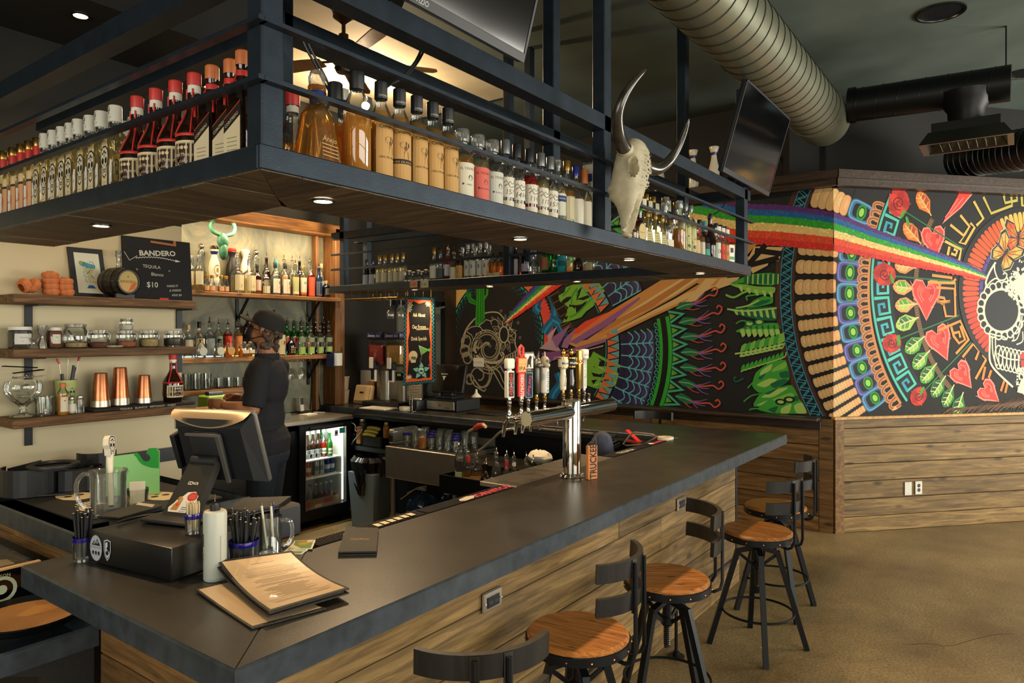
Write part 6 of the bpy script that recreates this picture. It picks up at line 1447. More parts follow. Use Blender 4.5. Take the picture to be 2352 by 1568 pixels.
dg('l5',568,1,.06,'tall dark bottle behind the bartender cap on lower shelf',D2,r=.045,hb=.25,h=.36,body=BRG,liquid=DRK,cap=None,pour=True)
for i,px in enumerate((596,617,636)):dg('l6',px,1,.09,'dark pourer bottle partly hidden by the cap, '+NTH[i]+' from left',D2,r=.036,hb=.19,h=.30,body='green_glass',liquid=DRK,cap=None,pour=True)
dg('l7',646,1,-.02,'tall cream-label bottle with dark red neck beside the cap',D2,r=.036,hb=.20,h=.31,body=BRG,liquid=DRK,cap=None,pour=True,lab=(.01,.19,.11,blank('#cfc59c',None,2,None,'#222',None,('#5a3a28',.6,.18))))
for i,(px,c_)in enumerate(((658,'#c84a38'),(667,'#a83828'),(686,'#6a8a68'),(705,'#c8744a'))):dg('l8%d'%i,px,1,.08,'green wine bottle with '+('coral','dark red','grey-green','orange')[i]+' label in back row',D2,r=.037,hb=.2,h=.31,body='green_glass',liquid='green_glass',cap=None,pour=True,lab=(.06,.17,.09,blank(c_,'#d0c8a8',2)))
for i,px in enumerate((724,743)):dg('l9',px,1,.08,'dark red wine bottle with pale label in back row, '+('left' if i==0 else 'right'),D2,r=.037,hb=.2,h=.31,body=BRG,liquid=DRK,cap=None,pour=True,lab=(.06,.16,.09,blank('#c8a888','#8a94a0',2)))
for i,px in enumerate((693,714,735,755)):dg('m1',px,1,-.02,'clear bottle with lime green band and pourer in front row, '+NTH[i]+' of four',D2,r=.036,hb=.17,h=.27,body=CG,liquid=CG,cap=None,pour=True,lab=(.01,.075,.1,blank('#9ab468',None,2)),lab2=(.12,.165,.1,blank('#7a8c6c',None,1)))
dg('m2',669,1,-.02,'dark bottle with a cluster of gold studs on its label',D2,r=.042,hb=.10,h=.17,body='navy_bottle',cap=(BPL,.03,1.2),lab=(.01,.09,.07,lambda q,w,h:[q.disc(w*(x*.3),h*(.5+y*.25),w*.1,'#c8ac6c',None,8)for x in(-1,0,1)for y in(-1,0,1)]))
for i,(px,lq,c_)in enumerate(((462,CG,'#c8ccc8'),(495,CG,'#d4d0bc'),(520,AMB,'#c8a060'))):dg('m3%d'%i,px,1,-.03,('small clear','flat round clear','flat round amber')[i]+' bottle with round label at front of lower shelf',D2,r=.048 if i else .036,hb=.09,h=.155,body=CG,liquid=lq,flat=.5 if i else 1.001,cap=((GFL,'navy_bottle','red_plastic')[i],.03,1.2),lab=(.015,.095,.075,(lambda c_:lambda q,w,h:q.disc(0,h*.5,w*.46,c_,None,18))(c_)))
for i,px in enumerate((551,576)):dg('m4',px,1,-.03,'flat amber flask with small white label, '+('left' if i==0 else 'right')+', by the bartender mask',D2,r=.055,hb=.08,h=.13,body=CG,liquid=AMB,flat=.5,cap=(STG,.02,1.3),lab=(.03,.06,.06,blank('#d4ccb0')))
for i,px in enumerate((424,433,441,449,458)):put('tg',tumbler(.034,.135),(aty(px,HY,5.6).x,5.56+.03*(i%2),DZ[2]+.0008),0,'tall clear glass on the bottom display shelf, '+NTH[i]+' from left','tall glasses on the display','glass')
for i,px in enumerate((474,486,497,508,519,530,541)):put('sg',tumbler(.036,.085),(aty(px,HY,5.6).x,5.55+.05*(i%2),DZ[2]+.0008),0,'short clear tumbler on the bottom display shelf, '+NTH[i]+' from left','short tumblers on the display','glass')
# stemware hanging below the lower shelf
def mk_wine():
 t=bpy.data.objects.new('wine_glass',None);COL.objects.link(t)
 obj('foot',MB().lathe([(.035,0),(.034,-.004),(.005,-.008),(.0035,-.07)],14),CG,t);obj('bowl',MB().lathe([(.004,-.07),(.02,-.085),(.034,-.12),(.033,-.155),(.03,-.18)],14),CG,t);return t
for i,px in enumerate((661,674,688,700)):put('wine',mk_wine,(aty(px,HY,5.56).x,5.54+.06*(i%2),DZ[1]-.052),0,'upside-down stem glass hanging under lower display shelf, '+NTH[i]+' from left','hanging stem glasses','glass')
for i in range(4):x=aty(654+14*i,HY,5.55).x;obj('glass_hanger',MB().tube([(x-.03,5.49,DZ[1]-.04),(x-.03,5.49,DZ[1]-.058),(x+.03,5.49,DZ[1]-.058),(x+.03,5.49,DZ[1]-.046)],.003,5),'brass',ds)
# ================================================================ the bartender
mat('eye_white','#d8d0c4',.2)
def remesh(o,vox,smooth=6):
 r=o.modifiers.new('remesh','REMESH');r.mode='VOXEL';r.voxel_size=vox;r.use_smooth_shade=True
 s_=o.modifiers.new('smooth','SMOOTH');s_.iterations=smooth;s_.factor=.5
def limb(m,pts,rs):
 m.tube(pts,rs,12)
 for p,r in zip(pts,rs):m.sphere(p,r,n=12,k=8)
PX_,PY_=2.838,4.095
fx_,ly_=(-SA,CA),(-CA,-SA)
per=thing('person','person in black shirt, black cap and face mask working behind the bar','person',(PX_,PY_,0),atan2(CA,-SA))
HT=Matrix.Translation((.02,0,1.70))@Matrix.Rotation(R(-17),4,'Y')@Matrix.Translation((-.02,0,-1.70))
b=MB()
b.sphere((.045,0,1.80),.098,.076,.108,20,14,M=HT);b.sphere((.085,0,1.735),.062,.056,.062,M=HT);b.sphere((.115,0,1.70),.028,.03,.024,M=HT)
b.sphere((.137,0,1.772),.022,.014,.024,M=HT);b.sphere((.125,0,1.80),.022,.012,.03,M=HT)
for sg in(-1,1):b.sphere((.035,.076*sg,1.775),.018,.012,.032,M=HT);b.sphere((.105,.03*sg,1.815),.03,.03,.014,M=HT)
limb(b,[(-.005,0,1.55),(.02,0,1.70)],[.062,.056])
b.sphere((.01,0,1.42),.115,.165,.19);b.sphere((.04,0,1.18),.13,.155,.2);b.sphere((0,0,1.0),.12,.165,.14)
LS,LE,LWr=(-.015,.175,1.52),(.02,.225,1.262),(.205,.205,1.292)
RS,RE,RW=(-.015,-.175,1.52),(.04,-.205,1.27),(.215,-.12,1.30)
for S_,E_,W2,sg in((LS,LE,LWr,1),(RS,RE,RW,-1)):
 limb(b,[S_,((S_[0]+E_[0])/2,(S_[1]+E_[1])/2,(S_[2]+E_[2])/2),E_],[.058,.05,.043]);limb(b,[E_,[(a_*.55+c_*.45)for a_,c_ in zip(E_,W2)],W2],[.043,.044,.027])
 hx,hy,hz=W2
 b.sphere((hx+.045,hy-.004*sg,hz+.010),.045,.019,.036)
 for j,(dz,L1,L2_)in enumerate(((.038,.034,.03),(.018,.038,.034),(-.002,.036,.032),(-.02,.03,.026))):
  k0=(hx+.08,hy-.006*sg,hz+.008+dz*.75);k1=(hx+.08+L1*.85,hy-.018*sg,hz+.004+dz*.8);k2=(k1[0]+L2_*.2,k1[1]-.022*sg,k1[2]-L2_*.7);k3=(k2[0]-.016,k2[1]-.008*sg,k2[2]-.012)
  limb(b,[(hx+.04,hy,hz+.008+dz*.6),k0,k1,k2,k3],[.011,.0105,.0095,.0088,.0078])
 limb(b,[(hx+.015,hy-.012*sg,hz+.024),(hx+.05,hy-.036*sg,hz+.030),(hx+.08,hy-.042*sg,hz+.008)],[.014,.0115,.0095])
for sg in(-1,1):
 limb(b,[(0,.085*sg,.96),(.03,.095*sg,.52),(-.02,.10*sg,.09)],[.085,.057,.042]);b.sphere((.05,.10*sg,.05),.11,.042,.04)
mat('skin','#a8714c',.55)
o=obj('body',b,'skin',per);remesh(o,.0062,3)
# clothing
c=MB();c.sphere((.012,0,1.42),.142,.195,.205);c.sphere((.045,0,1.2),.152,.185,.23);c.sphere((.015,0,1.06),.15,.19,.12)
limb(c,[(-.005,-.165,1.525),(-.005,.165,1.525)],[.072,.072]);limb(c,[(0,0,1.5),(0,0,1.575)],[.1,.072])
m_=c
for S_,E_ in((LS,LE),(RS,RE)):k_=.93;e2=[a_+(c_-a_)*k_ for a_,c_ in zip(S_,E_)];c.tube([S_,[(a_+c_)/2 for a_,c_ in zip(S_,e2)],e2],[.072,.073,.072],14);c.sphere(S_,.072)
c.lathe([(0,.955),(.15,.955),(.158,1.06)],20,sy=1.26,M=Matrix.Translation((.015,0,0)))
mat('shirt_black','#17181c',.85,bump=.2,bscale=30);o=obj('shirt',c,'shirt_black',per);remesh(o,.009,5)
k=MB();k.lathe([(.066,1.572),(.078,1.575),(.082,1.605),(.076,1.622),(.070,1.615)],20,M=Matrix.Translation((.006,0,0)));k.bar((.10,.01,1.56),(.13,.02,1.40),.03,.008);obj('collar',k,'shirt_black',per)
l=MB();l.sphere((.01,0,.95),.15,.185,.13)
for sg in(-1,1):limb(l,[(.005,.085*sg,.93),(.035,.097*sg,.52),(-.015,.102*sg,.10)],[.105,.078,.066])
mat('jeans','#1c2430',.85,bump=.3,bscale=40);o=obj('trousers',l,'jeans',per);remesh(o,.012,4)
for sg in(-1,1):m=MB();m.sphere((.055,.10*sg,.045),.135,.05,.045);m.box(-.07,.17,.10*sg-.045,.10*sg+.045,0,.02);o=obj('shoe',m,'black_leather',per);remesh(o,.01,3)
CT=HT@Matrix.Translation((.035,0,1.80))@Matrix.Rotation(R(-6),4,'Y')
m=MB().lathe([(.108,.0),(.110,.02),(.108,.05),(.092,.085),(.055,.108),(0,.114)],28,sy=.86,M=CT);m.lathe([(.104,-.005),(.108,0)],28,sy=.86,M=CT);m.sphere((0,0,.115),.009,M=CT)
mat('cap_cloth','#201f1f',.9,bump=.2,bscale=90);cp=obj('cap',m,'cap_cloth',per)
m=MB();n=14;V=[]
for i in range(n+1):
 a=-pi/2*.86+pi*.86*i/n;r1=.185-.028*abs(sin(a))**2*0
 V.append((.106*cos(a),.091*sin(a),.012));V.append((.04+.155*cos(a)**.6 if cos(a)>.01 else .06,.088*sin(a),.010-.012*abs(sin(a))))
vs=[CT@Vector(p)for p in V]+[CT@Vector((p[0],p[1],p[2]-.006))for p in V];N_=len(V)
m.add(vs,[(2*i,2*i+1,2*i+3,2*i+2)for i in range(n)]+[(N_+2*i+2,N_+2*i+3,N_+2*i+1,N_+2*i)for i in range(n)]+[(2*i+1,N_+2*i+1,N_+2*i+3,2*i+3)for i in range(n)]);obj('visor',m,'cap_cloth',cp)
MT=HT@Matrix.Translation((.10,0,1.738))
m=MB(); 
for i in range(13):
 a=-R(76)+R(152)*i/12
 for z,r in((-.058,.050),(-.045,.060),(-.01,.070),(.02,.068),(.043,.050)):
  m.v.append(tuple(MT@Vector((-.012+r*1.05*cos(a),r*1.12*sin(a),z+.008*cos(a)))))
for i in range(12):
 for j in range(4):m.f.append((i*5+j,(i+1)*5+j,(i+1)*5+j+1,i*5+j+1));m.m.append(0)
mk=obj('face_mask',m,'shirt_black',per,sharp=80);so=mk.modifiers.new('solid','SOLIDIFY');so.thickness=.004
q=Ink(lambda u,v,h:MT@Vector((-.012+(.0735+h)*1.05*cos(R(38)+u/.07),(.0735+h)*1.12*sin(R(38)+u/.07),v)));q.rect(-.018,.016,.012,.019,'#d8d4c8');q.rect(-.012,.014,-.004,.003,'#d8d4c8');q.rect(-.004,.003,-.024,.012,'#d8d4c8');q.build('mask_logo',mk)
for sg in(-1,1):obj('ear_loop',MB().tube([MT@Vector((-.005,.068*sg,.03)),HT@Vector((.03,.086*sg,1.77)),HT@Vector((.02,.086*sg,1.74)),MT@Vector((-.01,.066*sg,-.04))],.003,6),BPL,mk)
mat('hair_brown','#4a3a2c',.7,var=.4,vscale=60)
m=MB();random.seed(4)
for i in range(46):
 a=random.uniform(R(100),R(260));z=random.uniform(1.66,1.79);r=.085+random.uniform(-.01,.02);p=HT@Vector((.035+r*cos(a),r*.86*sin(a),z));m.sphere(p,.018,.018,.016,8,6)
for sg in(-1,1):
 for i in range(6):p=HT@Vector((.06-.012*i,.077*sg,1.80-.012*i));m.sphere(p,.013,.01,.016,8,6)
o=obj('hair',m,'hair_brown',per);remesh(o,.006,1)
for sg in(-1,1):
 e=obj('eye',MB().sphere((.118,.031*sg,1.797),.0115,n=12,k=8,M=HT),'eye_white',per);obj('iris',MB().sphere((.1265,.033*sg,1.799),.0045,n=8,k=6,M=HT),'black_gloss',e)
# ================================================================ stools
def mk_stool():
 t=bpy.data.objects.new('bar_stool',None);COL.objects.link(t)
 SZ=.66
 obj('seat',MB().lathe([(0,SZ-.028),(.183,SZ-.028),(.188,SZ-.022),(.188,SZ-.010),(.178,SZ),(0,SZ)],40),'seat_wood',t)
 obj('seat_band',MB().lathe([(.19,SZ-.05),(.194,SZ-.05),(.194,SZ-.018),(.19,SZ-.016)],40).lathe([(0,SZ-.05),(.19,SZ-.05),(.19,SZ-.03)],40),BM,t)
 rv=MB().sphere((.195,0,SZ-.035),.0045,n=8,k=4)
 r0=obj('rivet',rv,'copper',t)
 for i in range(1,14):c=r0.copy();COL.objects.link(c);c.rotation_euler.z=2*pi*i/14
 m=MB().cyl(.03,SZ-.075,SZ-.05,16).cyl(.0135,.34,SZ-.05,12)
 for i in range(22):m.lathe([(.0135,.35+i*.009),(.0165,.3545+i*.009),(.0135,.359+i*.009)],10)
 obj('screw',m,DST,t)
 m=MB().lathe([(.022,.44),(.028,.45),(.028,.475),(.02,.485),(.02,.54),(.03,.545),(.03,.565),(.02,.57)],16)
 for i in range(4):
  a=R(39+90*i);c,s_=cos(a),sin(a)
  m.bar((c*.02,s_*.02,.555),(c*.115,s_*.115,.53),.03,.02);m.bar((c*.025,s_*.025,.46),(c*.10,s_*.10,.52),.008,.016)
 obj('cross_frame',m,BM,t,False)
 for i in range(4):
  a=R(39+90*i);c,s_=cos(a),sin(a)
  obj('leg',MB().bar((c*.105,s_*.105,.54),(c*.262,s_*.262,0),.027,.027,up=(c,s_,0)),BM,t,False)
 obj('foot_ring',MB().tube([(.192*cos(2*pi*i/36),.192*sin(2*pi*i/36),.205)for i in range(36)],.0065,8,closed=True),BM,t)
 for a in(-13,13):
  q=R(a);c,s_=cos(q),sin(q);c2,s2=cos(q*.8),sin(q*.8)
  obj('back_tube',MB().tube([(c*.15,s_*.15,SZ-.055),(c*.205,s_*.205,SZ-.058),(c*.232,s_*.232,SZ-.045),(c2*.243,s2*.243,SZ-.015),(c2*.243,s2*.243,SZ+.30)],.0075,8),BM,t)
  obj('back_plate',MB().bar((c2*.236,s2*.236,SZ+.125),(c2*.236,s2*.236,SZ+.31),.024,.005,up=(c2,s2,0)),DST,t,False)
 for z0,z1 in((SZ+.135,SZ+.197),(SZ+.248,SZ+.312)):
  m=MB();n=16;A=R(50)
  ro,ri=.233,.215
  for i in range(n+1):
   a=-A+2*A*i/n;c,s_=cos(a),sin(a)
   m.v+=[(ri*c,ri*s_,z0),(ro*c,ro*s_,z0),(ro*c+.004,ro*s_,z1),(ri*c+.004,ri*s_,z1)]
  for i in range(n):
   b=4*i
   for k_ in range(4):m.f.append((b+k_,b+(k_+1)%4,b+4+(k_+1)%4,b+4+k_));m.m.append(0)
  m.f+=[(3,2,1,0),(4*n,4*n+1,4*n+2,4*n+3)];m.m+=[0,0]
  obj('back_slat',m,'stool_back',t,sharp=40)
 return t
wood('stool_back','#0c0b0a','#161413','#221e1a','Z',.38,1.,knots=False)
STL=[((1.49,1.23,0),-127,'bar stool nearest the camera, its black back cut by the frame bottom'),((2.226,1.32,0),-84,'bar stool with knotty round seat seen in full, second from the camera'),((2.96,1.29,0),-50,'bar stool turned sideways with concave back, third from the camera'),((3.975,1.193,0),-103,'bar stool standing clear with all four legs visible, fourth from camera'),((4.61,1.27,0),-86,'farthest front bar stool, beyond the end of the planked bar front')]
for i,(p,a,l)in enumerate(STL):
 o=put('stool',mk_stool,p,0,l,'bar stools','stool');o.rotation_euler.z=R(a)
for(p,a,l)in(((5.62,2.62,0),10,'stool behind far counter, its black back below the scale painting'),((5.6,3.45,0),5,'stool behind far counter, half hidden by the beer tower pipe')):
 o=put('stool',mk_stool,p,0,l,'bar stools','stool');o.rotation_euler.z=R(a);o.scale=(1,1,1.09)
t=thing('floor_pipe','thin black pipe with floor flange standing under the third stool','pipe',atz(1553,1508,0))
obj('pipe',MB().cyl(.009,.012,.42,10),BM,t);obj('flange',MB().cyl(.045,0,.008,18).cyl(.018,.008,.03,12),BM,t)
# pale chip on the concrete and the hairline crack
p=atz(1750,1487,0);q=Ink(lambda u,v,h:Vector((p.x+u,p.y+v,h+.0004)));q.poly([(-.014,-.008),(.0,-.014),(.006,-.004),(.018,-.006),(.012,.006),(.002,.010),(-.01,.012)],'#b8a070')
fl=bpy.data.objects['floor'];q.build('floor_chip',fl)
cr=[atz(x,y,0)for x,y in((2080,1480),(2130,1478),(2180,1483),(2230,1470),(2280,1458),(2330,1455))]
q=Ink(lambda u,v,h:Vector((u,v,h+.0004)));q.stroke(smoothline([(a.x,a.y)for a in cr],4),.004,'#3a3020');q.build('floor_crack',fl)

# ================================================================ televisions on the rack
def tv(x0,x1,z0,hgt,tilt,label,brand):
 t=thing('television',label,'television',((x0+x1)/2,RY0-.03,z0));w=x1-x0;T=Matrix.Rotation(R(tilt),4,'X')
 obj('housing',MB().bbox(-w/2,w/2,0,.03,0,hgt,.006,2,M=T),BPL,t)
 obj('screen',MB().box(-w/2+.012,w/2-.012,-.002,.0,.03,hgt-.012,M=T),'tv_screen',t,False)
 obj('bezel_rim',MB().box(-w/2,w/2,-.004,.002,0,.028,M=T).box(-w/2,-w/2+.01,-.004,.002,.028,hgt,M=T).box(w/2-.01,w/2,-.004,.002,.028,hgt,M=T).box(-w/2,w/2,-.004,.002,hgt-.01,hgt,M=T),BPL,t,False)
 if brand:
  q=Ink(lambda u,v,h:T@Vector((u,-.0045-h,v)));q.text('VIZIO',.02,.007,.022,'#b8b8b0',bold=.01);q.build('logo',t)
 obj('wall_mount',MB().box(-.12,.12,.03,.06,.1,.3,M=T).bar(T@Vector((0,.05,.2)),(0,.06+oy-RY0,.03),.05,.05),BM,t,False)
mat('fan_brown','#3a2616',.4,.3);mat('tv_screen','#0b0c0e',.10,0,.8)
tv(.93,2.012,BZ1+.004,.63,16,'large black television tilted down over the front of the rack',True)
tv(4.037,4.96,BZ1+.004,.53,16,'black television tilted down above the right end of the rack',False)
t=thing('tv_cable','pair of loose black cables looping down behind the rack rail','cable')
for k_ in(0,.02):
 obj('cable',MB().tube(smoothline([tuple(aty(x,y,1.6+k_))for x,y in((975+k_*400,95),(955+k_*300,140),(925+k_*300,175),(900,192),(880,205))],4),.004,6),BPL,t)
 obj('cable',MB().tube(smoothline([tuple(aty(x,y,1.7+k_))for x,y in((690+k_*500,75),(700+k_*500,105),(725+k_*400,150),(745+k_*400,190),(760,215))],4),.004,6),BPL,t)
t=thing('tv_cord','short black cord hanging from the right television mount','cable');obj('cord',MB().tube(smoothline([tuple(aty(x,y,1.56))for x,y in((1672,443),(1666,465),(1655,482),(1640,492))],4),.004,6),BPL,t)

# ================================================================ cow skull hung on the rack
sk=thing('cow_skull','pale cow skull with dark curved horns hanging on a rack post','skull',aty(1450,543,1.298),0)
def skull_mesh():
 n,k=44,40;m=MB()
 def prof(t):                      # t: 0 nose .. 1 poll -> half width, front, back
  W=[(0,.020,.016,.016),(.05,.030,.022,.022),(.15,.035,.028,.03),(.3,.043,.036,.05),(.42,.055,.044,.075),(.5,.066,.05,.085),(.6,.080,.055,.08),(.7,.093,.058,.07),(.8,.088,.06,.065),(.9,.078,.055,.055),(.97,.06,.04,.04),(1.0,.02,.012,.012)]
  for a,b in zip(W,W[1:]):
   if t<=b[0]+1e-9:
    q=(t-a[0])/(b[0]-a[0]);q=q*q*(3-2*q);return[x+(y-x)*q for x,y in zip(a[1:],b[1:])]
 L=.42
 for i in range(k+1):
  t=i/k;w,f,b=prof(t);z=t*L
  for j in range(n):
   a=2*pi*j/n;c,s_=cos(a),sin(a)
   x=w*(abs(c)**.75)*(1 if c>0 else-1);y=-(f if s_>0 else b)*(abs(s_)**.85)*(1 if s_>0 else-1)
   ft=s_
   # eye sockets at the sides
   for sg in(1,-1):
    dz=(z-.272)/.036;dx=(a-(R(38)if sg>0 else R(142)))/.36
    g=dz*dz+dx*dx
    if g<1:k_=(1-g)**.45;x-=sg*.048*k_;y+=.034*k_
    elif g<1.9:k_=(1.9-g)/.9;x+=sg*.010*k_;y-=.008*k_
   # nasal opening, long and narrowing upwards
   if ft>0 and .02<z<.17:
    hw=.026*(1-(z-.02)/.15)**.6+.005
    if abs(x)<hw:y+=.042*(1-(x/hw)**2)**.5
   # cheek ridge and tooth row
   if ft<-.1 and .12<z<.24:x*=1.0+.12*sin((z-.12)/.12*pi);y+=.014*sin((z-.12)/.12*pi)*(1+.35*sin(z*420))
   m.v.append((x,y+.02,z))
 for i in range(k):
  for j in range(n):j2=(j+1)%n;m.f.append((i*n+j,i*n+j2,(i+1)*n+j2,(i+1)*n+j));m.m.append(0)
 m.f+=[tuple(range(n))[::-1],tuple(k*n+j for j in range(n))];m.m+=[0,0]
 nv=[]
 for x,y,z in m.v:nv.append((x,y,z))
 return m
ROLL=Matrix.Rotation(R(11),4,'Y')
m=skull_mesh();m.v=[tuple(ROLL@Vector(v))for v in m.v];obj('skull_bone',m,'bone',sk,sharp=80)
q=Ink(lambda u,v,h:ROLL@Vector((u,-.040-h-.015*(1-abs(u)/.09)-.001,v)),.0001)
for i in range(11):
 v=.20+.016*i
 for u in(.018+.006*sin(i*1.7),.036+.004*cos(i)):q.disc(u-.03,v,.0055 if i%2 else .004,'#2a2620',None,7)
q.build('carved_dots',sk)['kind']='stuff'
for sg in(-1,1):
 pts=[(.062*sg,.02,.345),(.12*sg,.015,.352),(.19*sg,-.0,.37),(.245*sg,-.02,.42),(.262*sg,-.05,.48),(.25*sg,-.085,.545),(.222*sg,-.115,.60)]
 P=smoothline(pts,4);nn=len(P)
 obj('horn',MB().tube([ROLL@Vector(p)for p in P],[.031*(1-i/(nn-1))**.62+.0025 for i in range(nn)],14),'horn',sk)
 obj('horn_base',MB().tube([ROLL@Vector(p)for p in((.05*sg,.022,.343),(.075*sg,.02,.346),(.1*sg,.017,.349))],[.03,.036,.033],14),'bone',sk)
# vases on the moulding ledge of the mural wall
for i,(px,py)in enumerate(((1515,430),(1592,434),(1640,428))):
 p=atx(px,440,XA-.05);o=put('ledgevase',mk_tala(False),(p.x,p.y,3.17),-pi/2,'blue and white ceramic bottle on the high ledge, '+('beside the cow skull horn','in the middle','half behind the right television')[i],'ceramic bottles on the ledge');o.scale=(1.25,1.25,1.35)

# ================================================================ ducts, vents, fan
def spiral_duct(t,a,b,r,step,m_,seam_m,lean=.0,n=36):
 a,b=Vector(a),Vector(b);ax=(b-a).normalized();q=ax.to_track_quat('Z','X').to_matrix().to_4x4();L=(b-a).length;T=Matrix.Translation(a)@q
 obj('duct_body',MB().lathe([(r*.97,0),(r,.0),(r,L),(r*.97,L),(0,L)],n,M=T),m_,t)
 sm=MB().tube([(r*1.004*cos(2*pi*i/n),r*1.004*sin(2*pi*i/n),lean*cos(2*pi*i/n))for i in range(n)],.0045,5,closed=True)
 k_=int(L/step);first=None
 for i in range(k_):
  M=T@Matrix.Translation((0,0,step*(i+.5)))
  if first is None:first=obj('seam',sm,seam_m,t);o=first
  else:o=first.copy();COL.objects.link(o)
  o.matrix_local=M
mat('seam_dark','#33352c',.5,.5);mat('seam_black','#26282a',.35,.6)
dt=thing('spiral_duct','large bare steel spiral duct crossing the ceiling','duct')
spiral_duct(dt,(1.0,1.38,3.59),(6.15,1.38,3.59),.2125,.135,'duct_steel','seam_dark',.035)
obj('collar',MB().lathe([(.213,0),(.218,.0),(.218,.07),(.213,.07)],36,M=Matrix.Translation((6.1,1.38,3.59))@Matrix.Rotation(pi/2,4,'Y')),'duct_steel',dt)
m=MB();pr=[]
for i in range(7):pr.append((.2125*cos(R(15*i))**.5 if i<6 else 0,.0+.32+.14*sin(R(15*i))))
obj('end_cap',MB().lathe([(.2125,0),(.2125,.32)]+pr[1:],36,M=Matrix.Translation((6.15,1.38,3.59))@Matrix.Rotation(pi/2,4,'Y')),'duct_steel',dt)
db=thing('branch_duct','black branch duct with a drop vent, right of the steel duct','duct')
spiral_duct(db,(6.4,1.16,3.66),(6.4,.06,3.62),.133,.15,'duct_black','seam_black',.03)
obj('joint_collar',MB().lathe([(.138,0),(.145,.0),(.145,.05),(.138,.05)],30,M=Matrix.Translation((6.4,1.16,3.66))@Matrix.Rotation(pi/2,4,'X')),'duct_black',db)
obj('tee',MB().lathe([(.19,3.60),(.17,3.53),(.125,3.46),(.12,3.36)],24,M=Matrix.Translation((6.4,.34,0))),'duct_black',db)
m=MB().box(6.26,6.54,.12,.56,3.27,3.37);obj('plenum',m,'duct_black',db,False)
m=MB().add([(6.25,.10,3.30),(6.55,.10,3.30),(6.55,.58,3.30),(6.25,.58,3.30),(6.20,.04,3.20),(6.60,.04,3.20),(6.60,.64,3.20),(6.20,.64,3.20),(6.23,.08,3.20),(6.57,.08,3.20),(6.57,.60,3.20),(6.23,.60,3.20),(6.28,.13,3.275),(6.52,.13,3.275),(6.52,.55,3.275),(6.28,.55,3.275)],
 [(0,1,5,4),(1,2,6,5),(2,3,7,6),(3,0,4,7),(4,5,9,8),(5,6,10,9),(6,7,11,10),(7,4,8,11),(8,9,13,12),(9,10,14,13),(10,11,15,14),(11,8,12,15)]);obj('vent_hood',m,DST,db,False)
for i in range(7):obj('louver',MB().bar((6.27,.16+.058*i,3.22),(6.53,.16+.058*i,3.22),.003,.04,up=(0,.35,1)),'steel',db,False)
obj('strap',MB().box(6.385,6.415,.085,.095,3.74,4.05),BM,db,False)
d3=thing('black_duct','thick black flexible duct at the right frame edge above the mural','duct')
P=[atd(2420,330,5.6),atd(2340,345,5.9),atd(2270,355,6.2),atd(2200,368,6.5)];P=[Vector(p)for p in P]
obj('duct_body',MB().tube(smoothline([tuple(p)for p in P],4),.17,24),'duct_black',d3)
S=smoothline([tuple(p)for p in P],5)
for i in range(1,len(S)-1):
 tdir=(Vector(S[i+1])-Vector(S[i-1])).normalized();T=Matrix.Translation(S[i])@tdir.to_track_quat('Z','X').to_matrix().to_4x4()
 obj('seam',MB().tube([T@Vector((.172*cos(2*pi*j/24),.172*sin(2*pi*j/24),0))for j in range(24)],.006,5,closed=True),'seam_black',d3)
for i,(px,py,r_)in enumerate(((2160,27,.16),(2352,168,.13))):
 p=atz(px,py,4.05);t=thing('ceiling_speaker','round dark speaker grille set into the ceiling '+('above the branch duct' if i==0 else 'at the right frame edge'),'speaker',p)
 obj('ring',MB().lathe([(r_*.88,0),(r_*.9,-.012),(r_,-.012),(r_,0)],28),DST,t);obj('grille',MB().lathe([(r_*.88,-.004),(0,-.004)],24),BPL,t)
for i,(px,py)in enumerate(((185,35),(482,199))):
 p=atz(px,py,3.189);t=thing('ceiling_downlight','small glowing downlight in the dark soffit, '+('at the top left' if i==0 else 'seen above the round red-ribbon bottles'),'light',p)
 obj('trim_ring',MB().lathe([(.03,0),(.04,0),(.04,-.006),(.03,-.006)],18),DST,t);obj('lens',MB().lathe([(0,-.003),(.03,-.003)],14),'puck_glow',t)
 light('SPOT','downlight_spot',p+Vector((0,0,-.03)),12,WARM,spot_size=R(110),spot_blend=.7,shadow_soft_size=.03)
fan=thing('ceiling_fan','ceiling fan with brown wooden blades above the bar','fan',(3.32,3.9,0))
obj('motor',MB().lathe([(0,3.66),(.06,3.66),(.10,3.70),(.11,3.76),(.09,3.82),(.035,3.85),(.035,3.88)],20),'fan_brown',fan)
obj('downrod',MB().cyl(.014,3.85,4.0,10).lathe([(.02,3.96),(.075,4.0),(.075,4.05)],16),'fan_brown',fan)
obj('cap',MB().lathe([(0,3.60),(.05,3.61),(.065,3.64),(.06,3.66)],16),DST,fan)

for i in range(5):
 a=2*pi*i/5-.62;T=Matrix.Rotation(a,4,'Z')@Matrix.Translation((0,0,3.70))@Matrix.Rotation(R(10),4,'X')
 pts=[(.17,-.05),(.3,-.065),(.6,-.075),(.66,-.06),(.68,0),(.66,.06),(.6,.075),(.3,.065),(.17,.05)]
 obj('blade',MB().prism(pts,-.004,.004,M=T),'fan_wood',fan,False);obj('blade_iron',MB().bar(T@Vector((.08,0,0)),T@Vector((.2,0,.006)),.03,.006),'fan_brown',fan,False)
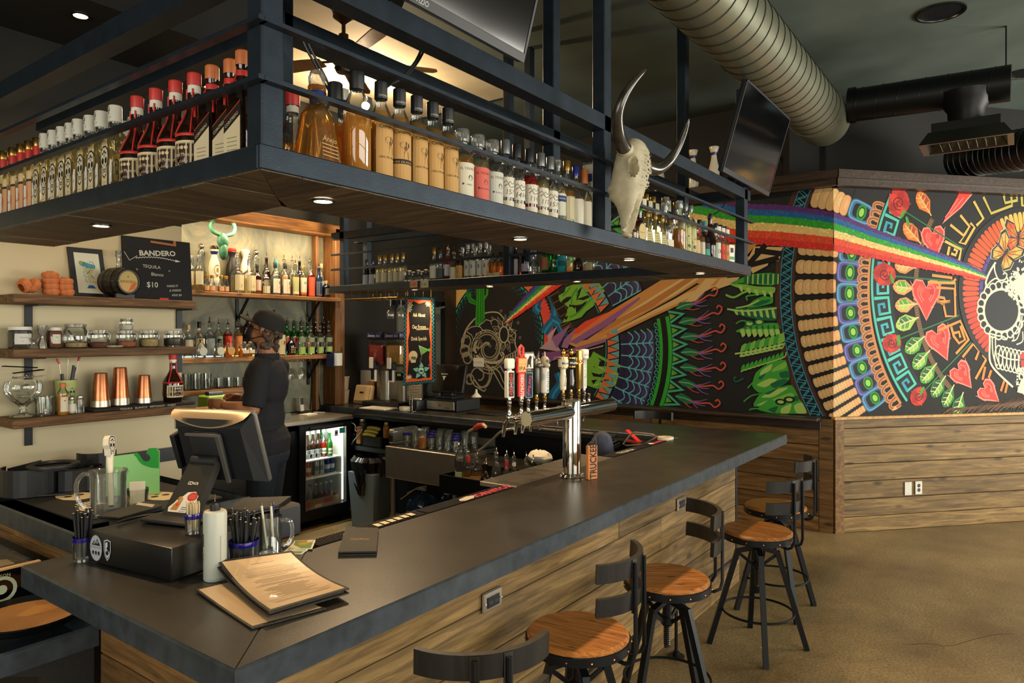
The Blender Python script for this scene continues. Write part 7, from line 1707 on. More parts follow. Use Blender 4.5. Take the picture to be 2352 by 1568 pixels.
# bare lamp that lights the ceiling behind the bottles
p=atd(840,243,6.3);t=thing('pendant_lamp','bright bare bulb shining behind the bottles on the front rack','lamp',p)
obj('bulb',MB().sphere((0,0,0),.036,n=14,k=8),'bulb_glow',t);obj('socket',MB().cyl(.018,.028,.08,12),BPL,t);obj('cord',MB().tube([(0,0,.08),(0,0,4.05-p.z)],.004,6),BPL,t)
light('POINT','bulb_light',p+Vector((-.06,-.07,.0)),70,(1,.72,.42),shadow_soft_size=.05)
struct('trim_5',MB().box(2.31,5.4,3.85,5.7,4.03,4.05),'ceiling_bar')
mat('door_grey','#6c6e66',.5,.3)
mat('till_glass','#1a1611',.06,0,.8)
mat('slush_red','#b0201c',.35);mat('slush_yellow','#c08a2c',.4);mat('lid_blue','#16224a',.35)
mat('tub_cream','#cdbb96',.6)
mat('cardboard','#9a6f42',.8,var=.1,vscale=6)
mat('can_blue','#23306a',.3,.6);mat('can_red','#b83a2c',.3,.5)
mat('gun_red','#a83428',.4)
mat('bag_black','#121314',.22,0,.7)
mat('banana','#c8b04a',.5)
mat('jug_blue','#1a3a5c',.15,0,.6);glass('jug_water',(.25,.5,.75),.25,(.08,.22,.4))
# ================================================================ far counter: till, drink machine, sign, door
def cz_(px,py,z=HB):p=atz(px,py,z);p.z=z+.0008;return p
dr=struct('door_1',MB(),'duct_steel')
p0,p1=aty(962,700,5.70).x,aty(1010,700,5.70).x
obj('door_leaf',MB().box(p0-.35,p1,5.685,5.715,0,2.08),'door_grey',dr,False);obj('door_frame',MB().box(p1,p1+.06,5.67,5.718,0,2.14).box(p0-.41,p1+.06,5.67,5.718,2.08,2.14),BM,dr,False);obj('door_closer',MB().box(p1-.22,p1-.06,5.64,5.685,1.99,2.04).bar((p1-.14,5.65,2.05),(p1+.02,5.64,2.08),.012,.02),'steel',dr,False)
struct('trim_6',MB().box(XA-.22,XA-.002,5.69,5.719,0,3.0),'rail_wood')
# cash drawer + till screen + printer
p=cz_(1012,944);t=thing('cash_drawer','black cash drawer with silver front on far counter','cash drawer',p,.06);D_=.34
obj('box',MB().bbox(0,.36,-.19,.19,.002,.105,.004),BPL,t);obj('drawer_front',MB().bbox(-.008,.0,-.16,.16,.014,.09,.003),'steel',t);obj('lock',MB().cyl(.008,0,.006,12,M=Matrix.Translation((-.014,0,.055))@Matrix.Rotation(pi/2,4,'Y')),'brass',t);obj('slot',MB().box(-.0095,-.008,-.11,-.05,.03,.034).box(-.0095,-.008,.06,.12,.03,.034),BPT,t,False)
p2=p+Vector((.12,.02,.107));t=thing('till_screen','black touch-screen till standing on the cash drawer, turned to the room','till',p2,.16)
T=Matrix.Translation((0,0,.05))@Matrix.Rotation(R(16),4,'Y');obj('base',MB().bbox(-.07,.14,-.10,.10,0,.02,.006).bbox(.0,.08,-.05,.05,.02,.07,.006),BPL,t);obj('housing',MB().bbox(-.02,.02,-.17,.17,0,.27,.008,2,M=T),BPL,t)
obj('screen',MB().box(-.0215,-.02,-.16,.16,.012,.26,M=T),'till_glass',t,False)
q=Ink(lambda u,v,h:T@Vector((-.0222-h,-u,v)))
q.text('Bandero',-.05,.17,.022,'#c8c8c0',bold=.01);q.poly([(-.075,.155),(-.025,.155),(-.04,.145),(-.045,.12),(-.055,.12),(-.06,.145)],'#c8c8c0');q.disc(.10,.022,.004,'#3a50e0')
q.build('screen_logo',t)
p=cz_(985,944);t=thing('receipt_printer','small black receipt printer left of the cash drawer','printer',p+Vector((.0,.13,0)),0);obj('housing',MB().bbox(-.07,.07,-.045,.045,0,.10,.012,2),BPL,t);obj('paper',MB().box(-.02,.0,-.04,.04,.10,.112),WPP,t,False)
t=thing('funnel','white funnel upturned on the cash drawer end','funnel',cz_(1094,912,HB+.107)+Vector((0,0,.001)));obj('cone',MB().lathe([(.05,0),(.048,.006),(.014,.04),(.008,.075),(.006,.075)],18),CER,t)
t=thing('menu_flat','flat black check presenter on far counter beside the cash drawer','menu',cz_(1120,950));obj('cover',MB().bbox(-.10,.10,-.16,.16,0,.012,.003),'black_leather',t)
t=thing('tape_roll','white round dish on far counter left of the printer','dish',Vector((4.66,4.62,HB+.0008)));obj('dish_body',MB().lathe([(0,.002),(.05,0),(.055,.012),(.055,.034),(.05,.036),(0,.034)],22),CER,t)
t=thing('paper_stack','stack of white papers on the edge of far counter','papers',Vector((4.63,4.93,HB+.0008)),.1)
for i in range(3):obj('sheet',MB().box(-.10,.10,-.15+.01*i,.15+.01*i,.003*i,.003*i+.0025),WPP,t,False)
t=thing('chrome_stand','small chrome stem stand by the white dish','stand',Vector((4.63,4.50,HB+.0008)));obj('stem',MB().lathe([(.04,0),(.038,.006),(.006,.01),(.006,.16),(0,.162)],16),'chrome',t)
# frozen-drink machine
fm=thing('drink_machine','frozen drink machine with red and yellow tanks on far counter','drink machine',Vector((4.95,5.05,HB+.0008)),.05)
obj('drip_base',MB().bbox(-.22,.26,-.24,.24,.0,.05,.01),BPL,fm);obj('body',MB().bbox(-.02,.28,-.235,.235,.05,.40,.02,2),'steel',fm)
for i,(y,cl,l)in enumerate(((.12,'slush_red','red'),(-.115,'slush_yellow','yellow'))):
 tk=obj('tank',MB().bbox(-.16,.26,y-.10,y+.10,.40,.66,.02,2),CG,fm);tk['label']=l+' tank'
 obj('slush',MB().bbox(-.15,.24,y-.09,y+.09,.41,.60,.02,2),cl,tk)
 ld=obj('lid',MB().bbox(-.175,.27,y-.11,y+.11,.66,.73,.015,2),'lid_blue',fm)
 q=Ink(lambda u,v,h,y=y:Vector((-.1755-h,y-u,.695+v)));q.text('Sweet Ice',0,-.016,.042,'#d8d8dc',shear=.25);q.build('lettering',ld)
 obj('tap',MB().bbox(-.20,-.14,y-.045,y+.045,.36,.43,.008).box(-.19,-.15,y-.02,y+.02,.26,.36),BPL,fm);obj('tap_handle',MB().bbox(-.215,-.195,y-.025,y+.025,.37,.48,.005),WPL,fm)
 obj('spout',MB().bbox(-.185,-.155,y-.03,y+.03,.24,.36,.006),WPL,fm);obj('front_column',MB().lathe([(.075,.05),(.075,.34)],18,M=Matrix.Translation((.02,y,0))),'steel',fm)
q=Ink(lambda u,v,h:Vector((-.0580-h,-.115-u,.30+v)));q.rect(-.05,.05,-.05,.03,'#111');q.rect(-.03,.02,-.005,.02,'#b8d860');q.build('control_panel',fm)
t=thing('compressor_grille','slatted steel grille of a machine below the hanging sign','grille',Vector((4.83,4.64,HB+.0008)),.05);obj('case',MB().bbox(0,.25,-.075,.09,.0,.26,.006),DST,t)
for i in range(14):obj('slat',MB().bar((-.004,-.07,.04+.015*i),(-.004,.085,.04+.015*i),.004,.010,up=(.5,0,1)),'steel',t,False)
# cups, clamshell box and card by the display post
def mk_tub():
 t=bpy.data.objects.new('paper_tub',None);COL.objects.link(t);obj('wall',MB().lathe([(0,.003),(.05,0),(.062,.13),(.064,.132),(.06,.132),(.05,.01),(0,.01)],22),'tub_cream',t);obj('rim',MB().lathe([(.062,.126),(.066,.13),(.062,.136)],22),'tub_cream',t);return t
b0=Vector((4.78,5.62,HB+.0008))
for i in range(2):put('tub',mk_tub,b0+Vector((0,0,.137*i)),0,('lower' if i==0 else 'upper')+' cream paper tub of the stack beside the display post','stacked paper tubs','tub')
t=thing('plastic_wrap','crumpled clear wrap on top of the paper tubs','wrap',b0+Vector((0,0,.275)));m=MB();m.sphere((0,0,.035),.05,.05,.035,12,7);m.v=[(x*random.uniform(.8,1.2),y*random.uniform(.8,1.2),z*random.uniform(.9,1.2))for x,y,z in m.v];obj('film',m,CG,t,False)
p=cz_(828,928);t=thing('takeout_box','tan foam takeout box standing on edge against other packets','box',p,.05);T=Matrix.Rotation(R(14),4,'Y')
obj('shell',MB().bbox(0,.05,-.12,.12,.004,.20,.02,3,M=T).bbox(-.012,0,-.10,.10,.03,.18,.005,M=T),'foam_tan',t);obj('tab',MB().box(-.016,-.012,-.025,.025,.11,.125,M=T),BPT,t,False)
t=thing('napkin_pack','white paper card standing behind the takeout box','card',cz_(824,922)+Vector((.12,.02,0)),.05);obj('pack',MB().bbox(0,.03,-.10,.10,0,.32,.003),WPP,t)
t=thing('brown_box','kraft cardboard box between the takeout box and drink machine','box',cz_(848,924)+Vector((.02,.0,0)),.0);obj('carton',MB().bbox(0,.10,-.05,.05,0,.22,.002),'cardboard',t)
# hanging sign
P=[atx(x,y,4.50)for x,y in((930,679),(997,683),(1000,878),(925,886))]
sg_=thing('hanging_sign','hanging chalk sign about frozen drinks with blue zigzag border','sign');P=[Vector(p)for p in P]
n=Vector((-1,0,0));m=MB().add([*P,*[p-n*.014 for p in P]],[(3,2,1,0),(4,5,6,7),(0,1,5,4),(1,2,6,5),(2,3,7,6),(3,0,4,7)]);obj('board',m,'chalk_black',sg_,False)
w,h=(P[2]-P[3]).length,(P[0]-P[3]).length
fn=lambda u,v,hh:P[3]*(1-u)*(1-v)+P[2]*u*(1-v)+P[1]*u*v+P[0]*(1-u)*v+n*(hh+.0008)
q=Ink(fn)
q.poly([(.0,.0),(1,0),(1,1),(0,1)],'#15181a');q.poly([(.09,.035),(.91,.035),(.91,.965),(.09,.965)],'#d8643a'); 
q.poly([(.14,.10),(.22,.06),(.3,.075),(.5,.06),(.7,.07),(.84,.06),(.86,.12),(.82,.3),(.87,.45),(.83,.6),(.88,.75),(.85,.9),(.7,.94),(.5,.92),(.3,.945),(.2,.9),(.15,.8),(.19,.6),(.14,.5),(.18,.3)],'#14171a')
for a,b in(((.045,.015),(.045,.985)),((.955,.015),(.955,.985))):q.stroke([(a[0]+(.03 if i%2 else-.03),a[1]+(b[1]-a[1])*i/44)for i in range(45)],.03,'#1f8aa0')
for v in(.018,.982):q.stroke([(.03+.94*i/22,v+(.010 if i%2 else-.010))for i in range(23)],.012,'#1f8aa0')
q.mb.v=q.mb.v
SGN=dict(sx=.36*h/w)
for s_,v,sz_ in(('Ask About',.77,.062),('Our Frozen',.635,.062),('Drink Specials',.50,.062)):q.text(s_,.5,v,sz_,'#e0d8b8',sx=(h/w)*(.74 if s_[0]!='D' else .70))
q.stroke([(.42,.622),(.82,.628)],.006,'#d8d0b0');q.stroke([(.36,.635),(.80,.64)],.003,'#d8d0b0')
for u,v,c_ in((.2,.90,'#a8c8b8'),(.17,.85,'#8ac0b8'),(.8,.92,'#d8d4c0')):
 for j in range(6):a=2*pi*j/6;q.poly([(u,v),(u+.07*cos(a-.3),v+.026*sin(a-.3)),(u+.10*cos(a),v+.036*sin(a)),(u+.07*cos(a+.3),v+.026*sin(a+.3))],c_)
 q.disc(u,v,.02,'#d87040',.008,8)
q.disc(.32,.33,.14,'#c8bc98',.055,18);q.poly([(.22,.30),(.42,.30),(.40,.25),(.26,.25)],'#c8bc98');q.disc(.37,.30,.05,'#3a6a60',.02,10);q.disc(.30,.305,.045,'#3a6a60',.018,10);q.poly([(.21,.32),(.17,.29),(.22,.27)],'#d8823c')
q.poly([(.5,.44),(.82,.385),(.58,.335)],'#5fae58');q.stroke([(.5,.44),(.82,.385),(.58,.335),(.5,.44)],.008,'#c8d4b0');q.stroke([(.62,.355),(.54,.24)],.02,'#6a6a60');q.disc(.83,.385,.05,'#6fb83c',.018,12)
for j in range(5):a=2*pi*j/5+.3;q.poly([(.58,.15),(.58+.16*cos(a-.45),.15+.06*sin(a-.45)),(.58+.28*cos(a),.15+.10*sin(a)),(.58+.16*cos(a+.45),.15+.06*sin(a+.45))],'#7cc0b4')
q.disc(.58,.15,.12,'#2a5a5c',.045,16);q.stroke([(.58+x,.15+y*.38)for x,y in spiral(0,0,.09,1.5,0,16)],.016,'#bfe0d4')
for j in range(6):a=pi*j/6;q.stroke([(.2-.09*cos(a),.09-.034*sin(a)),(.2+.09*cos(a),.09+.034*sin(a))],.008,'#e8c8a0')
q.stroke([(.8,.2),(.87,.23),(.9,.2)],.015,'#d86a90');q.stroke([(.55,.945),(.68,.955),(.74,.94)],.012,'#d86a90')
q.build('painting',sg_)
for u in(.1,.9):obj('chain',MB().tube([fn(u,1,0),fn(u,1,0)+Vector((0,0,RZ0-fn(u,1,0).z-.0055))],.003,5),'brass',sg_)
# wire stemware rack under the far arm of the bottle rack
sr=thing('stemware_rack','brass wire rack for stem glasses under the far rack arm','rack')
for i in range(7):
 y=5.05-.11*i;obj('wire',MB().tube([(4.30,y,RZ0-.0055),(4.30,y,RZ0-.07),(4.66,y,RZ0-.07),(4.66,y,RZ0-.0055)],.0035,5),'brass',sr)
obj('rail_wire',MB().tube([(4.30,5.07,RZ0-.07),(4.30,4.36,RZ0-.07)],.0035,5),'brass',sr)
for i,(px,d)in enumerate(((882,.1),(888,.2),(937,.15))):y=atx(px,680,4.42).y;put('wine',mk_wine,(4.40+d,y,RZ0-.072),0,'upside-down stem glass hanging from brass wire rack, '+NTH[i]+' from left','hanging stem glasses','glass')
# switch plate on the mural, above the till
p=atx(1100,832,XA-.004);t=thing('switch_plate','cream four-switch plate on the mural above the till','switch',p);obj('plate',MB().bbox(-.012,0,-.08,.08,-.055,.055,.003),WPL,t)
for i in range(4):obj('toggle',MB().bar((-.012,-.055+.037*i,0),(-.026,-.055+.037*i,.012),.010,.010),CER,t,False)
# ================================================================ fridge with glass door
FX0,FX1,FY=3.30,4.44,5.11
fr=thing('glass_fridge','black back-bar fridge with lit glass door and steel top','fridge')
obj('cabinet',MB().box(FX0,FX1,FY+.03,5.68,.08,.13).box(FX0,FX0+.56,FY+.03,5.68,.13,.95).box(4.41,FX1,FY+.03,5.68,.13,.95).box(FX0,FX1,5.62,5.68,.13,.95).box(FX0,FX1,FY+.03,5.68,.90,.95),BM,fr,False)
obj('steel_top',MB().bbox(FX0-.02,FX1+.01,FY-.03,5.68,.955,.99,.004),'steel',fr)
obj('liner',MB().box(3.87,4.405,5.58,5.60,.14,.90).box(4.385,4.405,FY+.05,5.58,.14,.90).box(3.87,3.885,FY+.05,5.58,.14,.90).box(3.87,4.405,FY+.05,5.58,.135,.15),WPL,fr,False)
obj('door_frame',MB().box(3.85,3.915,FY-.01,FY+.025,.13,.94).box(4.375,4.435,FY-.01,FY+.025,.13,.94).box(3.915,4.375,FY-.01,FY+.025,.89,.94).box(3.915,4.375,FY-.01,FY+.025,.13,.185),BM,fr,False)
obj('door_trim',MB().box(4.372,4.376,FY-.012,FY+.02,.185,.89).box(3.914,3.918,FY-.012,FY+.02,.185,.89),'steel',fr,False)
obj('door_glass',MB().box(3.916,4.374,FY+.002,FY+.006,.186,.889),'fridge_glass',fr,False);obj('handle',MB().bbox(3.95,4.33,FY-.03,FY-.01,.905,.925,.006),BPL,fr)
for z in(.453,.611): 
 obj('wire_shelf',MB().box(3.89,4.38,FY+.06,FY+.075,z-.012,z),WPL,fr,False)
 obj('shelf_deck',MB().box(3.89,4.38,FY+.075,5.57,z-.008,z-.002),WPL,fr,False)
obj('light_tube',MB().cyl(.008,.2,.88,8,M=Matrix.Translation((4.378,FY+.05,0))),'led_white',fr)
light('AREA','fridge_light',(4.14,FY+.06,.88),5,(.9,1,.95),(4.14,5.4,.3),shape='RECTANGLE',size=.4,size_y=.04)
for x in(3.36,4.38):obj('caster',MB().cyl(.03,-.012,.012,14,M=Matrix.Translation((x,FY+.09,.032))@Matrix.Rotation(pi/2,4,'Y')).box(x-.02,x+.02,FY+.07,FY+.11,.05,.08),DST,fr)
q=Ink(planefn((4.33,FY,.8),(1,0,0),(0,0,1),(0,-1,0)));q.rect(-.03,.035,.03,.08,'#2a8a9a');q.rect(-.085,-.045,.01,.065,'#b8b8a8');q.rect(-.08,-.05,.03,.05,'#3a3a38');q.build('door_sticker',fr)
FB='bottles in the glass fridge'
def fbx(px,z,d):p=aty(px,HY,FY+d);return(min(p.x,4.345),p.y,z+.0008)
fk=0
for d in(.15,.26):
 for i,px in enumerate((706,716,726)):
  put('fd',lambda:bottle('soda_bottle',.028,.12,.235,.012,.05,BRG,DRK,cap=(WPL,.012,1.25),lab=(.04,.08,.07,blank('#1c1c20','#c8c8c0'))),fbx(px,.611,d),0,'dark soda bottle in fridge, '+NTH[i]+' from left in '+('front' if d<.2 else 'back')+' row',FB)
for i,(px,c_,lq)in enumerate(((737,'red','red_liquid'),(746,'orange','orange_liquid'),(755,'green','green_glass'))):
 for d in(.15,.26):put('fs%d'%i,lambda:bottle('soda_bottle',.028,.12,.235,.012,.05,CG if i<2 else 'green_glass',lq,1.1,cap=(WPL,.012,1.25),lab=(.03,.08,.06,blank('#c8b898',None,0,None,'#222',('#3a5a3a',.3,.6)))),fbx(px,.611,d),0,c_+' soda bottle on top fridge shelf, '+('front' if d<.2 else 'back'),FB)
def can(c_,band):
 def f():
  t=bpy.data.objects.new('drink_can',None);COL.objects.link(t);obj('can_body',MB().lathe([(0,.003),(.022,0),(.0265,.008),(.0265,.118),(.022,.128),(.02,.126),(0,.126)],16),c_,t)
  q=Ink(cylfn(.0267,.01));q.grid(-.04,.04,.03,.07,band,8);q.build('can_print',t);return t
 return f
for i,(px,k_,c_,bnd,l)in enumerate(((708,'ca','can_red','#d8c8b0','red'),(726,'cb','steel','#7a8a98','silver'),(737,'cb','steel','#7a8a98','silver'),(748,'cc','can_blue','#c8ccd0','blue'),(758,'cc','can_blue','#c8ccd0','blue'))):put(k_,can(c_,bnd),fbx(px,.453,.15),0,l+' drink can on middle fridge shelf, '+NTH[i]+' from left','cans in the glass fridge','can')
for i,(px,lq)in enumerate(((712,CG),(724,DRK),(736,'red_liquid'),(747,'red_liquid'),(757,'orange_liquid'))):put('fl%d'%i,lambda:bottle('soda_bottle',.028,.10,.20,.012,.05,CG,lq,1.1,cap=('red_plastic' if i==0 else WPL,.012,1.25)),fbx(px,.152,.22),0,('red-capped clear','dark','deep red','red','amber','orange')[i]+' bottle at the bottom of the fridge behind a carton',FB)
t=thing('cardboard_tray','printed cardboard tray at the bottom of the glass fridge','carton',(4.13,FY+.125,.1515));obj('carton',MB().box(-.225,.225,-.05,-.045,0,.10).box(-.225,-.22,-.045,.03,0,.10).box(.22,.225,-.045,.03,0,.10),'cardboard',t,False);q=Ink(planefn((0,-.0502,0),(1,0,0),(0,0,1),(0,-1,0)));q.rect(-.2,-.1,.02,.08,'#a8502c');q.rect(.05,.15,.05,.09,'#b0402c');q.rect(-.05,.03,.02,.05,'#c8a070');q.build('print_panel',t)
t=thing('card_reader','small white and black handset leaning on the stone above the steel top','handset',aty(694,940,5.6));t.location.z=.9908;obj('body',MB().bbox(-.022,.022,-.012,.012,0,.15,.006,M=Matrix.Rotation(R(-8),4,'X')),WPL,t);obj('keypad',MB().bbox(-.018,.018,-.016,-.012,.08,.145,.002,M=Matrix.Rotation(R(-8),4,'X')),BPL,t);obj('dock',MB().bbox(-.05,.05,-.04,.03,0,.02,.005),BPL,t)
t=thing('notepad','white notepad with cable lying on the steel fridge top','notepad',aty(708,950,5.42),.2);t.location.z=.9908;obj('pad',MB().box(-.07,.07,-.05,.05,0,.01),WPP,t,False);obj('cable',MB().tube(smoothline([(.07,0,.006),(.13,.03,.01),(.17,.0,.006),(.2,-.03,.006)],4),.004,6),WPL,t)
for k_,(a,b,c_)in enumerate((((712,820),(716,880),(713,940)),((722,840),(730,890),(738,945)))):t=thing('power_cord','thin black cord hanging down the stone slab, '+('left' if k_==0 else 'right'),'cable');obj('wire',MB().tube(smoothline([tuple(aty(x,y,5.68))for x,y in(a,b,c_)],5),.004,5),BPL,t)
t=thing('towel_dispenser','white paper roll in dark holder on the display post','dispenser',aty(772,825,5.41));obj('roll',MB().cyl(.06,-.06,.06,20),WPP,t);obj('holder',MB().box(-.07,.05,.0,.06,.055,.075).box(-.07,-.062,-.05,.06,-.07,.07),'lid_blue',t,False)
# cutting board, green box and wooden tray on the counter below the display
struct('trim_7',MB().box(2.3,3.28,5.12,5.69,.90,.95),DST)
t=thing('wooden_crate','pale wooden crate tray in front of the bartender','crate',(aty(490,930,4.9).x,4.9,aty(490,940,4.9).z-.06)); 
obj('board',MB().box(-.30,.30,-.14,.14,.0,.012),'pine',t,False)
for y in(-.14,.14):obj('side',MB().box(-.30,.30,y-.008,y+.008,.012,.07),'pine',t,False)
for x in(-.30,.30):obj('end',MB().box(x-.008,x+.008,-.132,.132,.012,.085),'pine',t,False)
zc=t.location.z
struct('trim_8',MB().box(2.35,3.45,4.68,5.12,zc-.05,zc-.001).box(2.4,3.4,4.75,5.1,0,zc-.05),DST)
t2=thing('green_box','lime green box with dark handle behind the wooden crate','box',(aty(500,910,5.3).x,5.35,.951));obj('tub',MB().bbox(-.10,.10,-.08,.08,0,.30,.01),'lime_plastic',t2);obj('lid',MB().bbox(-.07,.07,-.03,.03,.30,.33,.008),'lid_blue',t2)
# ================================================================ under the far counter
sk_=thing('bar_sink','stainless steel bar sink with brushed front under the far counter','sink')
SX0,SX1,SY0,SY1=4.0,4.50,3.43,4.19
obj('apron',MB().bbox(SX0,SX0+.02,SY0,SY1,.585,.84,.004),'steel',sk_);obj('basin',MB().box(SX0+.02,SX1,SY0,SY0+.012,.60,.835).box(SX0+.02,SX1,SY1-.012,SY1,.60,.835).box(SX0+.02,SX1,SY0+.012,SY1-.012,.62,.63).box(SX1-.012,SX1,SY0+.012,SY1-.012,.63,.90),'steel',sk_,False)
obj('drainboard',MB().box(SX0+.02,SX1-.012,SY0-.0,SY1-.0,.836,.842),DST,sk_,False)
for y in(SY0+.05,SY1-.03):obj('leg',MB().cyl(.02,0,.585,14,M=Matrix.Translation((SX0+.06,y,0))),'steel',sk_)
obj('splash_guard',MB().bbox(SX0+.05,SX1-.15,SY1-.02,SY1-.008,.845,.972,.03,3),STG,sk_)
k_=0
for r_ in range(3):
 for c_ in range(7):
  x=4.12+.11*r_;y=4.06-.088*c_
  kind='pint' if(c_+r_)%3 else 'bluetum'
  put(kind,tumbler(.036,.125)if kind=='pint' else tumbler(.038,.10,CG,'blue_band'),(x,y,.8428),0,('clear' if kind=='pint' else 'blue-rimmed')+' glass on the sink drainboard, '+('front','middle','back')[r_]+' row, '+NTH[c_]+' from left','glasses on the drainboard','glass')
t=thing('juice_carafe','clear carafe of orange juice at the left of the drainboard glasses','carafe',(4.065,3.84,.8428));obj('glass_body',MB().lathe([(0,.002),(.036,0),(.04,.02),(.036,.10),(.03,.14),(.036,.16)],18),CG,t);obj('juice',MB().lathe([(0,.004),(.034,.004),(.037,.02),(.034,.09),(0,.09)],14),'orange_liquid',t)
# speed rail of bottles
rl=thing('speed_rail','black steel speed rail holding pourer bottles','rail')
obj('trough',MB().box(3.80,3.999,2.45,3.42,.60,.612).box(3.80,3.812,2.45,3.42,.612,.73).box(3.988,4.0,2.45,3.42,.612,.80).box(3.812,3.988,2.45,2.46,.612,.73).box(3.812,3.988,3.41,3.42,.612,.73),BM,rl,False);obj('body',MB().box(4.0,4.5,2.46,3.42,.45,.80),DST,rl,False)
for y in(2.5,3.36):obj('leg',MB().cyl(.018,0,.60,12,M=Matrix.Translation((3.9,y,0))),'steel',rl)
RB='pourer bottles in the speed rail'
def rb_(px):p=atx(px,HY,3.90);return(p.x,p.y,.6128)
for i,(px,kw,l)in enumerate(((1056,dict(body=CG,liquid=CG,lab=(.06,.14,.06,blank('#b8c090')),h=.33,hb=.24,rn=.018),'tall clear pourer bottle with pale green label, leftmost in speed rail'),(1071,dict(body=CG,liquid=AMB,neckband=('red_plastic',.21,.26),lab=(.02,.11,.07,blank('#c8903c','#d8c8a0'))),'clear bottle with orange-red neck in speed rail'),(1093,dict(body=CG,liquid=AMB,r=.045,lab=(.02,.13,.09,lab_cim(False)),cap=None),'tan-label tequila bottle with pourer in speed rail'),(1112,dict(body=BRG,liquid=DRK,h=.22,hb=.12,cap=None),'short dark brown bottle in speed rail'),(1134,dict(body=CG,liquid=CG,r=.042,hb=.16,sh=.09,h=.30,lab=(.02,.14,.08,blank('#c8ccc8',None,2,None,'#222',None,('#6a8aa0',.5,.12)))),'sloped clear bottle with white label in speed rail'),(1154,dict(body=CG,liquid=CG,r=.042,hb=.13,sh=.10,h=.29,neckband=('red_plastic',.20,.255),lab=(.02,.12,.08,blank('#d8d4c4','#8a7a5a',2))),'clear bottle with bright red neck in speed rail'),(1174,dict(body=CG,liquid=AMB,level=.75,hb=.17,sh=.06,h=.29,neckband=(WPP,.235,.26)),'half-full amber bottle with white neck in speed rail'),(1193,dict(body=CG,liquid=PAL,r=.045,hb=.12,sh=.09,h=.28,lab=(.02,.09,.06,blank('#d8c8b0'))),'round-shouldered clear bottle in speed rail'),(1225,dict(body='green_glass',liquid=CG,h=.27,lab=(.03,.12,.08,blank('#c8d0c0'))),'green pourer bottle at the right of speed rail'))):
 put('sr%d'%i,lambda:bottle('pourer_bottle',**{**dict(r=.038,hb=.18,h=.28,cap=None,pour=True),**kw}),rb_(px),-pi/2+.4,l,RB)
t=thing('white_towel','white folded bar towel beside the drip tray','towel',atx(1240,1068,4.25));t.location.z=.802;m=MB();m.sphere((0,0,.05),.07,.10,.05,14,8);m.v=[(x+random.uniform(-.01,.01),y+random.uniform(-.01,.01),z+random.uniform(-.008,.008))for x,y,z in m.v];obj('cloth',m,WPP,t)
# soda gun
t=thing('soda_gun','soda gun with red handle and steel hose above the sink','soda gun');G=[atx(x,y,4.30)for x,y in((1072,1010),(1073,995),(1080,988),(1090,984))]
obj('hose',MB().tube(smoothline([tuple(p)for p in[atx(1070,1022,4.3)]+G],5),.010,8),'steel',t);obj('handle',MB().tube([G[-1],atx(1100,978,4.28),atx(1110,976,4.26)],[.018,.024,.02],10),'gun_red',t);obj('nozzle',MB().tube([atx(1110,976,4.26),atx(1116,980,4.25)],.013,8),'foam_tan',t)
t=thing('steel_hose','braided hose rising from the speed rail to the far counter','hose');obj('tube',MB().tube(smoothline([tuple(atx(x,y,4.2))for x,y in((1098,1036),(1112,1026),(1130,1010),(1148,993),(1165,986),(1180,984))],5),.009,8),'steel',t)
# waste bin, basket with bananas, water jugs
bn=thing('waste_bin','grey waste bin lined with a tied black bag','bin',(4.40,4.80,0),.05);m=MB();m.add([(-.10,-.13,0),(.10,-.13,0),(.10,.13,0),(-.10,.13,0),(-.125,-.16,.50),(.125,-.16,.50),(.125,.16,.50),(-.125,.16,.50)],[(3,2,1,0),(0,1,5,4),(1,2,6,5),(2,3,7,6),(3,0,4,7),(4,5,6,7)]);obj('bin_body',m,'grey_plastic',bn,False)
n=40;m=MB()
for j,(rx,ry,z)in enumerate(((.03,.04,.30),(.09,.11,.40),(.135,.17,.505),(.15,.185,.60),(.12,.16,.64))):
 for i in range(n):a=2*pi*i/n;w_=1+.10*sin(a*11+j)+.05*sin(a*17);m.v.append((rx*cos(a)*w_-.02*(j<2)*6*.0-(.10 if j==0 else .05 if j==1 else 0),ry*sin(a)*w_,z))
for j in range(4):
 for i in range(n):i2=(i+1)%n;m.f.append((j*n+i,j*n+i2,(j+1)*n+i2,(j+1)*n+i));m.m.append(0)
obj('bag',m,'bag_black',bn)
bk=thing('fruit_basket','black wire basket on the shelf beside the fridge','basket',(4.60,4.95,.70));obj('tray',MB().bbox(-.12,.14,-.20,.20,0,.10,.01),'black_rubber',bk)
struct('trim_9',MB().box(4.46,4.86,4.5,5.38,.66,.70),BPT)
for i in range(3):t=thing('banana','greenish yellow banana in the basket, '+('top','middle','bottom')[i],'banana',(4.50,4.86+.03*i,.870-.034*i),0,'bananas in the basket');obj('fruit',MB().tube(smoothline([(.0,-.09,.0),(-.02,-.04,.012),(-.02,.03,.012),(.0,.09,.0)],4),[.006]+[.016]*11+[.006],8),'banana',t)
put('basketb',lambda:bottle('sauce_bottle',.03,.09,.14,body='orange_liquid',cap=(WPL,.03,1.3)),(4.50,4.70,.8008),0,'orange sauce bottle standing by the bananas')
put('basketc',lambda:bottle('clear_jar',.035,.10,.14,.02,.02,body=CG,cap=('steel',.02,1.3)),(4.52,5.04,.8008),0,'small clear jar with steel cap in the basket')
t=thing('paper_bag','narrow kraft paper bag hanging beside the fridge','bag',(4.455,5.03,.72));obj('bag_body',MB().bbox(0,.03,-.03,.03,0,.16,.004),'cardboard',t)
t=thing('loose_cable','pale loose cable curling from counter edge over the basket','cable');obj('wire',MB().tube(smoothline([tuple(atx(x,y,4.44))for x,y in((800,968),(815,975),(817,990),(832,986),(822,1000),(812,1012),(806,1022))],5),.004,6),WPL,t)
